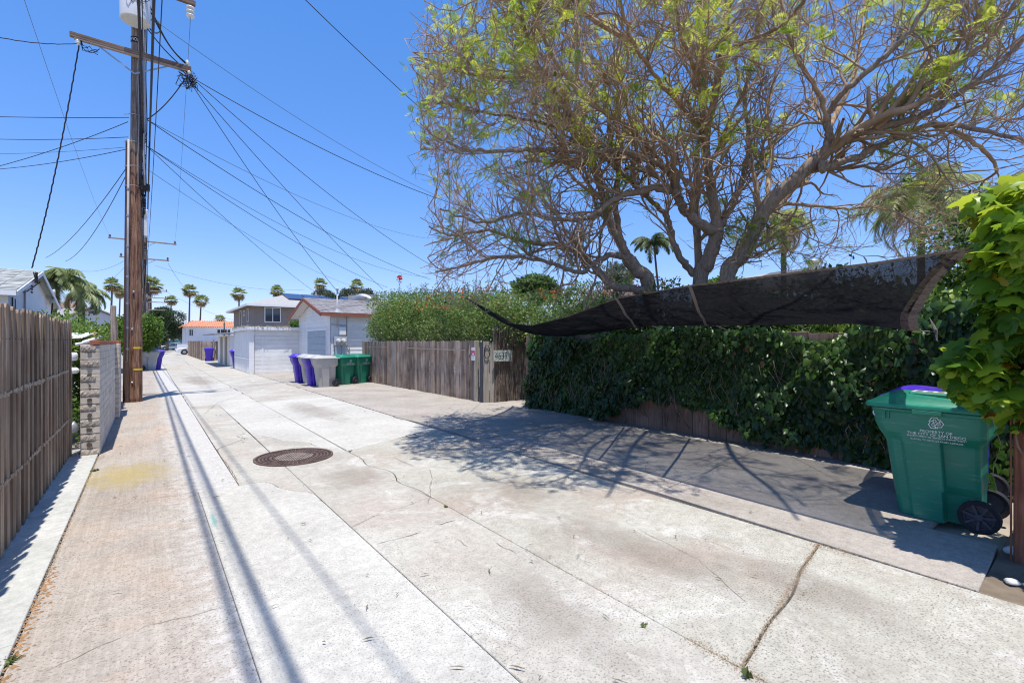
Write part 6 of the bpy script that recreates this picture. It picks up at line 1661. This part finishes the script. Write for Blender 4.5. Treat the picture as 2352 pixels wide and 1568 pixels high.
FP = [(258,655,95,1.60,-.6,'left-hand tall fan palm left of the utility pole'),(276,672,120,1.52,-.5,'shorter fan palm touching the utility pole on its left'),(346,654,88,1.98,0,'fan palm crown directly behind the far utility poles'),
 (393,690,125,1.52,0,'short fan palm, first right of the far poles'),(436,667,108,1.60,-.3,'tallest fan palm, above the left end of the tiled roof'),(462,690,112,1.60,-.6,'fan palm just right of the tallest one over the tiled roof'),
 (549,675,105,1.60,0,'fan palm at the left corner of the taupe house'),(637,669,112,1.67,0,'fan palm crown above the taupe house ridge'),(505,733,130,1.44,0,'low fan palm crown over the tiled roof'),
 (735,653,100,1.44,0,'fan palm above the left tree behind the cottage'),(820,657,100,1.52,0,'fan palm above the right tree behind the cottage'),(683,692,110,1.37,0,'dark palm tip beside the cottage gable peak')]
for k, (px, py, z, R_, ln, lb) in enumerate(FP): fan_palm(px, py, z, R_, lb, ln, seed=k+5)
def feather_palm(c, R, nf, label, seed, trunk_r=.16, base=(0,0), tint=(.4,.9), low=-.5, tr=True, m=None, lw=.05):
    c = np.array(c, float); t = thing('queen_palm', (c[0]+base[0],c[1]+base[1],0), label, 'palm tree', None)
    if tr:
        mb = MB(); mb.tube([(c[0]+base[0],c[1]+base[1],0),(c[0]+base[0]*.4,c[1]+base[1]*.4,c[2]*.55),(c[0],c[1],c[2])], [trunk_r*1.2,trunk_r,trunk_r*.8], 10); mb.build('trunk', m_trunkp, t, smooth=True)
    r = np.random.default_rng(seed); V = []; F = []; T = []; mbr = MB()
    for i in range(nf):
        az = 2*pi*i/nf+r.uniform(-.2,.2); el = r.uniform(low,1.25); L = R*r.uniform(.85,1.1); N_ = 26; pts = []
        p = c.copy(); a = el
        for k in range(N_+1):
            pts.append(p.copy()); d = np.array([math.cos(a)*math.cos(az), math.cos(a)*math.sin(az), math.sin(a)]); p = p+d*L/N_; a -= (1.5+.5*r.random())/N_*(1+.6*k/N_)
        mbr.tube([tuple(q) for q in pts[::3]], [.022*(1-.8*k/(len(pts[::3]))) for k in range(len(pts[::3]))], 4)
        tt0 = r.uniform(*tint)
        if el < -.1 and r.random() < .6: tt0 = r.uniform(0,.25)
        for k in range(2, N_+1):
            d = unit(pts[k]-pts[k-1]); s = unit(np.cross(d, [0,0,1.0])); ll = R*.24*math.sin(pi*min(1,.18+k/N_*.80))+.04
            for sg_ in (-1, 1):
                for w2 in (0, 1):
                    q = unit(s*sg_*.9+d*.5+np.array([0,0,-.55+.25*r.normal()])); b = pts[k]-d*(L/N_)*w2*.5; k0 = len(V); wv = d*lw*.5
                    V += [tuple(b-wv), tuple(b+wv), tuple(b+q*ll*.6+wv*.8+[0,0,-.03]), tuple(b+q*ll+[0,0,-.25*ll])]; F += [(k0,k0+1,k0+2),(k0,k0+2,k0+3)]; tt = np.clip(tt0+.1*r.normal(),0,1); T += [tt,tt]
    fastmesh('fronds', V, F, m or m_frond, t, T)['kind'] = 'stuff'
    mbr.build('midrib', m_trunkp, t)['kind'] = 'stuff'; return t
feather_palm(P(122,640,24), 2.1, 22, 'large queen palm with drooping fronds right of the white gable', 3, lw=.08)
feather_palm(P(188,668,27), 1.7, 14, 'smaller queen palm in front of the white gable house', 4, low=-.2, lw=.08)
feather_palm(P(50,640,26), 1.9, 14, 'queen palm whose frond tips show above the white house roof', 5, lw=.08)
feather_palm(P(8,640,28), 1.9, 12, 'queen palm tip at the top left corner of the white house roof', 6, lw=.08)
feather_palm(P(1800,500,24), 2.3, 22, 'queen palm with hanging dry fronds right of the big trunk', 7, .14, low=-1.0, lw=.07)
feather_palm(P(2116,455,19), 2.9, 24, 'tall queen palm seen through the right part of the mesh', 8, .13, low=-.8, lw=.06)
feather_palm(P(2400,480,13), 2.4, 20, 'queen palm crown at the right edge behind the vine', 9, .13, low=-.5, lw=.05)
feather_palm(P(1502,560,20), 1.2, 12, 'small dark feathery sapling between the left and middle trunks', 11, .05, base=(.3,-.5), low=.0, m=m_dark, lw=.05)

# ------------------------------------------------------------------ the big jacaranda tree
def mat_bark(name):
    t = NT(name); v = t.pos((9,9,3)); v2 = t.pos()
    g = t.noise(v, 2.2, 8, .75, 1.2)
    col = t.ramp(g, [(.34, (.12,.085,.065)), (.48, (.28,.215,.17)), (.62, (.42,.35,.285)), (.76, (.55,.49,.41))])
    col = t.mix(t.ramp(t.noise(v2, 1.2, 3), [(.4,(0,0,0)),(.7,(.5,.5,.5))]), col, (.36,.27,.20))
    t.bsdf(col, .9, 0, .12, t.bump(g, .9, .03)); return t.mat
m_bark = mat_bark('bark'); m_branch = mat_plain('branch_bark', (.37,.26,.175), .9, .28, 3, .3, 60)
m_twigs = mat_plain('twig_bark', (.36,.255,.17), .9, .3, 2)
m_jac = mat_foliage('jacaranda_leaf', [(0,(.035,.08,.03)),(.3,(.08,.17,.04)),(.6,(.28,.40,.05)),(.85,(.52,.60,.07)),(1,(.66,.70,.12))], transl=.55, rough=.5)
tree = thing('jacaranda_tree', (9.0,5.0,0), 'huge spreading sparse-leaved tree with several trunks behind the ivy wall', 'tree')
rt = np.random.default_rng(2024); rnd = random.Random(99)
def smooth(ctrl, n):
    ctrl = [Vector(c) for c in ctrl]; out = []
    for i in range(len(ctrl)-1):
        p0 = ctrl[max(i-1,0)]; p1 = ctrl[i]; p2 = ctrl[i+1]; p3 = ctrl[min(i+2,len(ctrl)-1)]
        for k in range(n):
            t = k/n; out.append(.5*((2*p1)+(p2-p0)*t+(2*p0-5*p1+4*p2-p3)*t*t+(3*p1-p0-3*p2+p3)*t**3))
    out.append(ctrl[-1]); return out
MAIN = []   # (points, r0, r1, spawn)
def limb(pix, r0, r1, name='limb', spawn=1, sides=12, ground=False):
    ctrl = [P(a, b, z) for a, b, z in pix]
    if ground: g0 = ctrl[0].copy(); g0.z = -.1; ctrl = [g0]+ctrl
    pts = smooth(ctrl, 7); n = len(pts); wob = rnd.random()*9
    rad = []
    for i, p in enumerate(pts):
        t = i/(n-1); rad.append((r0+(r1-r0)*t**.8)*(1+.06*math.sin(i*1.3+wob)+.04*math.sin(i*2.9)))
        if 0 < i < n-1 and r0 < .12: p += Vector((rnd.uniform(-1,1),rnd.uniform(-1,1),rnd.uniform(-1,1)))*.02
    mb = MB(); mb.tube(pts, rad, sides); mb.build(name, m_bark if r0 > .06 else m_branch, tree, smooth=True)
    MAIN.append(([np.array(p) for p in pts], r0, r1, spawn)); return pts
# trunks
limb([(1492,672,9.6),(1462,620,9.5),(1440,592,9.4)], .15, .13, 'trunk', 0, 16, True)
limb([(1608,655,9.6),(1622,610,9.5),(1640,560,9.4),(1648,530,9.3)], .165, .13, 'trunk', 0, 18, True)
limb([(1668,655,9.2),(1700,590,9.1),(1735,525,8.9),(1765,470,8.7),(1830,410,8.4),(1880,362,8.2)], .17, .11, 'trunk', .3, 18, True)
# left trunk
limb([(1440,592,9.4),(1428,560,9.3),(1400,510,9.2),(1382,440,9.0),(1370,400,8.9),(1345,330,8.7),(1300,250,8.1),(1245,165,7.4),(1205,70,6.8),(1190,-40,6.4)], .10, .025)
limb([(1440,592,9.4),(1405,585,9.2),(1370,600,9.1),(1330,625,9.0),(1250,600,8.9),(1150,590,8.8),(1060,610,8.7),(1000,625,8.6)], .07, .014)
limb([(1490,668,9.6),(1440,662,9.5),(1400,652,9.4),(1360,610,9.2),(1310,570,9.0),(1260,560,8.9),(1200,555,8.8),(1120,530,8.7),(1040,540,8.6),(985,520,8.5)], .09, .015)
limb([(1425,560,9.3),(1415,480,9.4),(1420,400,9.5),(1400,300,9.4),(1390,200,9.3),(1370,80,9.2),(1360,-60,9.2)], .07, .02)
# middle trunk
limb([(1645,535,9.3),(1600,508,9.1),(1570,478,9.0),(1552,445,8.9),(1520,432,8.8),(1460,440,8.6),(1410,460,8.5),(1350,500,8.4),(1280,505,8.3),(1200,490,8.2),(1110,510,8.1),(1010,480,8.0)], .11, .016)
limb([(1552,448,8.9),(1548,400,8.8),(1520,380,8.6),(1440,350,8.4),(1350,350,8.2),(1260,345,8.0),(1170,345,7.4),(1080,345,7.0),(1010,320,6.7)], .08, .015)
limb([(1648,535,9.3),(1640,470,9.3),(1628,400,9.2),(1622,320,9.1),(1640,230,9.0),(1655,130,8.9),(1672,30,8.8),(1690,-60,8.8)], .12, .03)
limb([(1606,650,9.8),(1602,560,9.8),(1600,450,9.9),(1602,350,9.9),(1618,250,9.9),(1610,120,9.9),(1600,-40,9.9)], .09, .03)
limb([(1598,632,9.7),(1572,605,9.6),(1548,560,9.5),(1532,500,9.5),(1500,465,9.4),(1450,420,9.2),(1400,370,9.0),(1330,310,8.8),(1230,280,8.3),(1120,260,7.8),(1020,240,7.3)], .08, .014)
limb([(1562,440,9.0),(1500,350,8.6),(1440,290,8.3),(1360,240,7.6),(1290,160,6.9),(1240,70,6.3),(1210,-40,5.9)], .055, .016)
limb([(1625,310,9.1),(1560,240,8.8),(1500,170,8.0),(1450,90,7.0),(1420,-30,6.2)], .055, .018)
limb([(1640,235,9.0),(1590,150,8.3),(1560,60,7.3),(1540,-60,6.3)], .05, .018)
limb([(1650,150,8.9),(1700,100,8.6),(1780,70,7.8),(1850,0,7.0),(1870,-60,6.4)], .05, .02)
limb([(1655,520,9.3),(1700,430,9.6),(1720,330,9.8),(1710,220,9.9),(1740,100,10.0),(1760,-60,10)], .07, .02)
# right trunk forks
limb([(1878,366,8.2),(1905,320,8.0),(1900,270,7.9),(1940,210,7.6),(2010,150,7.3),(2090,70,7.0),(2160,-40,6.8)], .08, .025)
limb([(1880,366,8.2),(1940,325,7.9),(2020,295,7.6),(2110,270,7.3),(2200,215,7.0),(2290,150,6.7),(2380,60,6.5)], .085, .025)
limb([(1885,385,8.2),(1960,365,8.0),(2060,315,7.8),(2150,285,7.6),(2260,300,7.4),(2380,330,7.2)], .072, .025)
limb([(2010,298,7.6),(2100,215,7.3),(2200,150,7.0),(2300,60,6.7),(2350,-40,6.6)], .055, .02)
limb([(1900,280,7.9),(1880,210,7.8),(1830,130,7.6),(1800,40,7.5),(1790,-60,7.5)], .05, .02)
limb([(1762,480,8.7),(1790,470,8.9),(1850,470,9.2),(1950,480,9.5),(2020,475,9.6),(2080,500,9.7),(2130,540,9.8)], .045, .012)
limb([(1765,470,8.7),(1765,420,8.9),(1772,350,9.0),(1760,270,9.1),(1780,180,9.2),(1800,80,9.2)], .05, .018)
limb([(2150,285,7.6),(2240,330,8.0),(2290,390,8.4),(2240,420,8.8),(2170,440,9.1)], .045, .012)
limb([(1830,412,8.4),(1840,440,9.0),(1800,540,9.3),(1740,590,9.6),(1690,570,9.8)], .025, .01)
limb([(2060,315,7.8),(2080,230,8.2),(2140,120,8.6),(2200,0,9.0)], .05, .02)
limb([(1900,300,8.0),(1960,180,8.6),(1980,60,9.2),(2000,-60,9.6)], .05, .02)
def limbW(ctrl, r0, r1):
    pts = smooth(ctrl, 7); n = len(pts); mb = MB(); mb.tube(pts, [r0+(r1-r0)*i/(n-1) for i in range(n)], 8); mb.build('limb', m_branch, tree, smooth=True)
    MAIN.append(([np.array(p) for p in pts], r0, r1, 1.35))
limbW([(6.3,5.0,6.6),(5.2,4.9,6.5),(4.2,4.4,6.2),(3.0,3.9,5.9)], .04, .014)
limbW([(6.6,3.8,6.9),(5.4,3.2,6.8),(4.2,2.5,6.4),(3.3,2.0,6.1)], .045, .014)
limbW([(6.0,6.0,6.4),(4.8,6.2,6.0),(3.9,6.1,5.7),(3.0,5.7,5.4)], .04, .012)
limbW([(6.9,2.6,6.4),(5.8,1.9,6.2),(4.9,1.1,5.9),(4.2,.6,5.8)], .045, .014)
limbW([(5.8,4.0,6.7),(4.8,3.6,6.2),(3.8,3.0,5.6),(3.1,2.9,5.2)], .035, .012)
# poke stub where a limb was cut
mb = MB(); c = P(1886,384,8.1); mb.lathe([(.11,-.05),(.12,.0),(.07,.03)], tuple(c), 10, 'y'); mb.build('cut_stub', m_bark, tree)
EC = np.array([8.4,5.4,4.9]); ER = np.array([6.0,5.9,6.5])
def inside(p): return p[1] < 1.5*p[0]+1.55 and (((p-EC)/ER)**2).sum() < 1.0 and p[2] > 2.15 and p[0] > 2.7
def grow(p, d, L, nseg, curl, up):
    pts = [p]; d = d/np.linalg.norm(d)
    for i in range(nseg):
        d = d+curl*1.25*rt.normal(size=3)+np.array([0,0,up]); d /= np.linalg.norm(d); p = p+d*L/nseg
        if not inside(p): 
            if len(pts) < 3: return None
            d = d*.3+unit(EC-p)*.4; d /= np.linalg.norm(d)
        pts.append(p)
    return pts
def tubes_np(PL, R0, R1, sides):
    A = np.array(PL); n, k, _ = A.shape
    T = unit(np.gradient(A, axis=1)); ref = unit(rt.normal(size=(n,1,3))); a = unit(np.cross(T, ref)); b = np.cross(T, a)
    rad = (np.asarray(R0)[:,None]+(np.asarray(R1)-np.asarray(R0))[:,None]*np.linspace(0,1,k)[None])[:,:,None,None]
    th = 2*pi*np.arange(sides)/sides
    V = A[:,:,None,:]+rad*(np.cos(th)[None,None,:,None]*a[:,:,None,:]+np.sin(th)[None,None,:,None]*b[:,:,None,:])
    base = (np.arange(n)*k*sides)[:,None,None]; ii = np.arange(k-1)[None,:,None]*sides; jj = np.arange(sides)[None,None,:]; j2 = (jj+1) % sides
    F = np.stack([base+ii+jj, base+ii+j2, base+ii+sides+j2, base+ii+sides+jj], -1).reshape(-1,4)
    return V.reshape(-1,3), F
L2 = []; L3 = []; L4 = []; TIP = []
for pts, r0, r1, spawn in MAIN:
    if not spawn: continue
    acc = 0; tot = sum(np.linalg.norm(pts[i+1]-pts[i]) for i in range(len(pts)-1)); run = 0
    for i in range(1, len(pts)):
        seg = pts[i]-pts[i-1]; ln = np.linalg.norm(seg); run += ln; acc += ln
        t = run/tot
        step = .30 if t > .3 else .6
        if acc > step/spawn and t > .12:
            acc = 0
            for q in range(1 if rt.random() < .45 else 2):
                side = unit(np.cross(seg, rt.normal(size=3))); d = unit(seg)*.75+side*rt.uniform(.6,1.1)+np.array([0,0,.25])
                g_ = grow(pts[i], d, rt.uniform(.9,2.0)*(1.15-.4*t), 8, .17, .05)
                if g_ is not None and len(g_) == 9: L2.append((g_, max(.013, (r0+(r1-r0)*t)*.40)))
    g_ = grow(pts[-1], pts[-1]-pts[-2], rt.uniform(.8,1.5), 8, .15, .04)
    if g_ is not None and len(g_) == 9: L2.append((g_, r1*.9))
for pts, r0 in L2:
    for i in range(1, 9):
        for q in range(2 if rt.random() < .45 else 1):
            seg = pts[i]-pts[i-1]; side = unit(np.cross(seg, rt.normal(size=3)))
            g_ = grow(pts[i], unit(seg)*.8+side*rt.uniform(.5,1.0)+np.array([0,0,.12]), rt.uniform(.4,.95), 5, .20, .06)
            if g_ is not None and len(g_) == 6: L3.append((g_, max(.0062, r0*.5)))
for pts, r0 in L3:
    for i in (1,2,3,4,5):
        if rt.random() < .62: continue
        seg = pts[i]-pts[i-1]; side = unit(np.cross(seg, rt.normal(size=3)))
        g_ = grow(pts[i], unit(seg)*.8+side*rt.uniform(.4,1.0)+np.array([0,0,.12]), rt.uniform(.16,.50), 3, .16, .09)
        if g_ is not None and len(g_) == 4: L4.append(g_); TIP.append((g_[-1], g_[-1]-g_[-2]))
print('branches', len(L2), len(L3), len(L4))
A = [g_ for g_, _ in L2]; R_ = np.array([q for _, q in L2]); V, F = tubes_np(A, R_, R_*.45, 6); fastmesh('branches', V, F, m_branch, tree, smooth=True)['kind'] = 'stuff'
A = [g_ for g_, _ in L3]; R_ = np.array([q for _, q in L3]); V, F = tubes_np(A, R_, R_*.5, 4); fastmesh('small_branches', V, F, m_twigs, tree)['kind'] = 'stuff'
n4 = len(L4); V, F = tubes_np(L4, np.full(n4,.0050), np.full(n4,.0026), 3); fastmesh('twigs', V, F, m_twigs, tree)['kind'] = 'stuff'
# feathery compound leaves in scattered clumps
TC = np.array([t[0] for t in TIP]); TD = np.array([t[1] for t in TIP])
seeds = TC[rt.choice(len(TC), 420, replace=False)]
dmin = np.full(len(TC), 9.0)
for q in seeds: dmin = np.minimum(dmin, np.linalg.norm(TC-q, axis=1))
cl = 1.0-dmin/.34+.16*rt.normal(size=len(TC))
low = np.clip((4.2-TC[:,2])/1.5,0,1)
sel = (cl > .36-.50*low-.85*np.clip((4.7-TC[:,0])/1.0,0,1)*(TC[:,1] < 6.3)); print('leaf tips', sel.sum())
LC, LD = TC[sel], TD[sel]; rep = rt.integers(3,7,len(LC)); LC = np.repeat(LC, rep, 0); LD = np.repeat(LD, rep, 0); n = len(LC)
d = unit(unit(LD)*.5+rt.normal(size=(n,3))*.5+np.array([0,0,-.05])-np.array([0,0,.5])*np.clip((4.5-LC[:,2:3])/1.5,0,1)); s = unit(np.cross(d, rt.normal(size=(n,3))*.3+[0,0,1.0])); Lr = (rt.uniform(.13,.25,n)*np.clip(.55+.45*(LC[:,0]-3.2)/2.5,.55,1.1))[:,None]
npair = 9; V = np.empty((n,npair*2,4,3)); 
for k in range(npair):
    t = (k+1)/npair; b = LC+d*Lr*t-np.array([0,0,1.0])*(Lr*t)**2*1.2; pl_ = Lr*.36*math.sin(pi*(.15+.8*t))
    for j, sg_ in enumerate((-1,1)):
        q = unit(s*sg_+d*.45+np.array([0,0,-.25])); wv = d*Lr*.042
        V[:,2*k+j,0] = b-wv*.4; V[:,2*k+j,1] = b+q*pl_*.5+wv; V[:,2*k+j,2] = b+q*pl_; V[:,2*k+j,3] = b+q*pl_*.5-wv
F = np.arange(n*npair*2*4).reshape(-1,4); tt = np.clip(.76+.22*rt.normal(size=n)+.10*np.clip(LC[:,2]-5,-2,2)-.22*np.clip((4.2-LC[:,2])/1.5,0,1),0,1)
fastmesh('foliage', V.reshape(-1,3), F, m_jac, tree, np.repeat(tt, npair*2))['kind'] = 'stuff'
# a few lilac flower heads at the left tips
C = []
for px, py, z in ((1003,330,7.8),(1010,345,7.9),(1000,310,7.8),(1110,440,8.2),(1100,455,8.2),(1590,415,8.6)):
    C.append(np.array(P(px,py,z))+rt.normal(size=(26,3))*.07)
C = np.concatenate(C); V, F = quad_leaves(C, rt, .045, .5); fastmesh('lilac_flowers', V, F, mat_foliage('lilac', [(0,(.35,.16,.40)),(1,(.55,.32,.60))]), tree, np.repeat(rt.random(len(C)), 2))['kind'] = 'stuff'
# low-poly bird in flight over the wires
bd_ = MB(); c = P(1196,606,20); bd_.add([(c.x,c.y,c.z),(c.x+.12,c.y,c.z+.05),(c.x+.05,c.y+.04,c.z),(c.x-.05,c.y-.22,c.z+.12),(c.x-.05,c.y+.22,c.z+.10),(c.x-.14,c.y,c.z-.02),(c.x,c.y,c.z-.04)], [(0,1,2),(0,3,5),(0,4,5),(1,3,0),(1,4,0),(1,6,5),(0,1,6),(0,5,6)])
tag(bd_.build('bird', m_dark_trim), 'tiny dark bird in flight left of the tree', 'bird')
print('objects', len(bpy.data.objects))
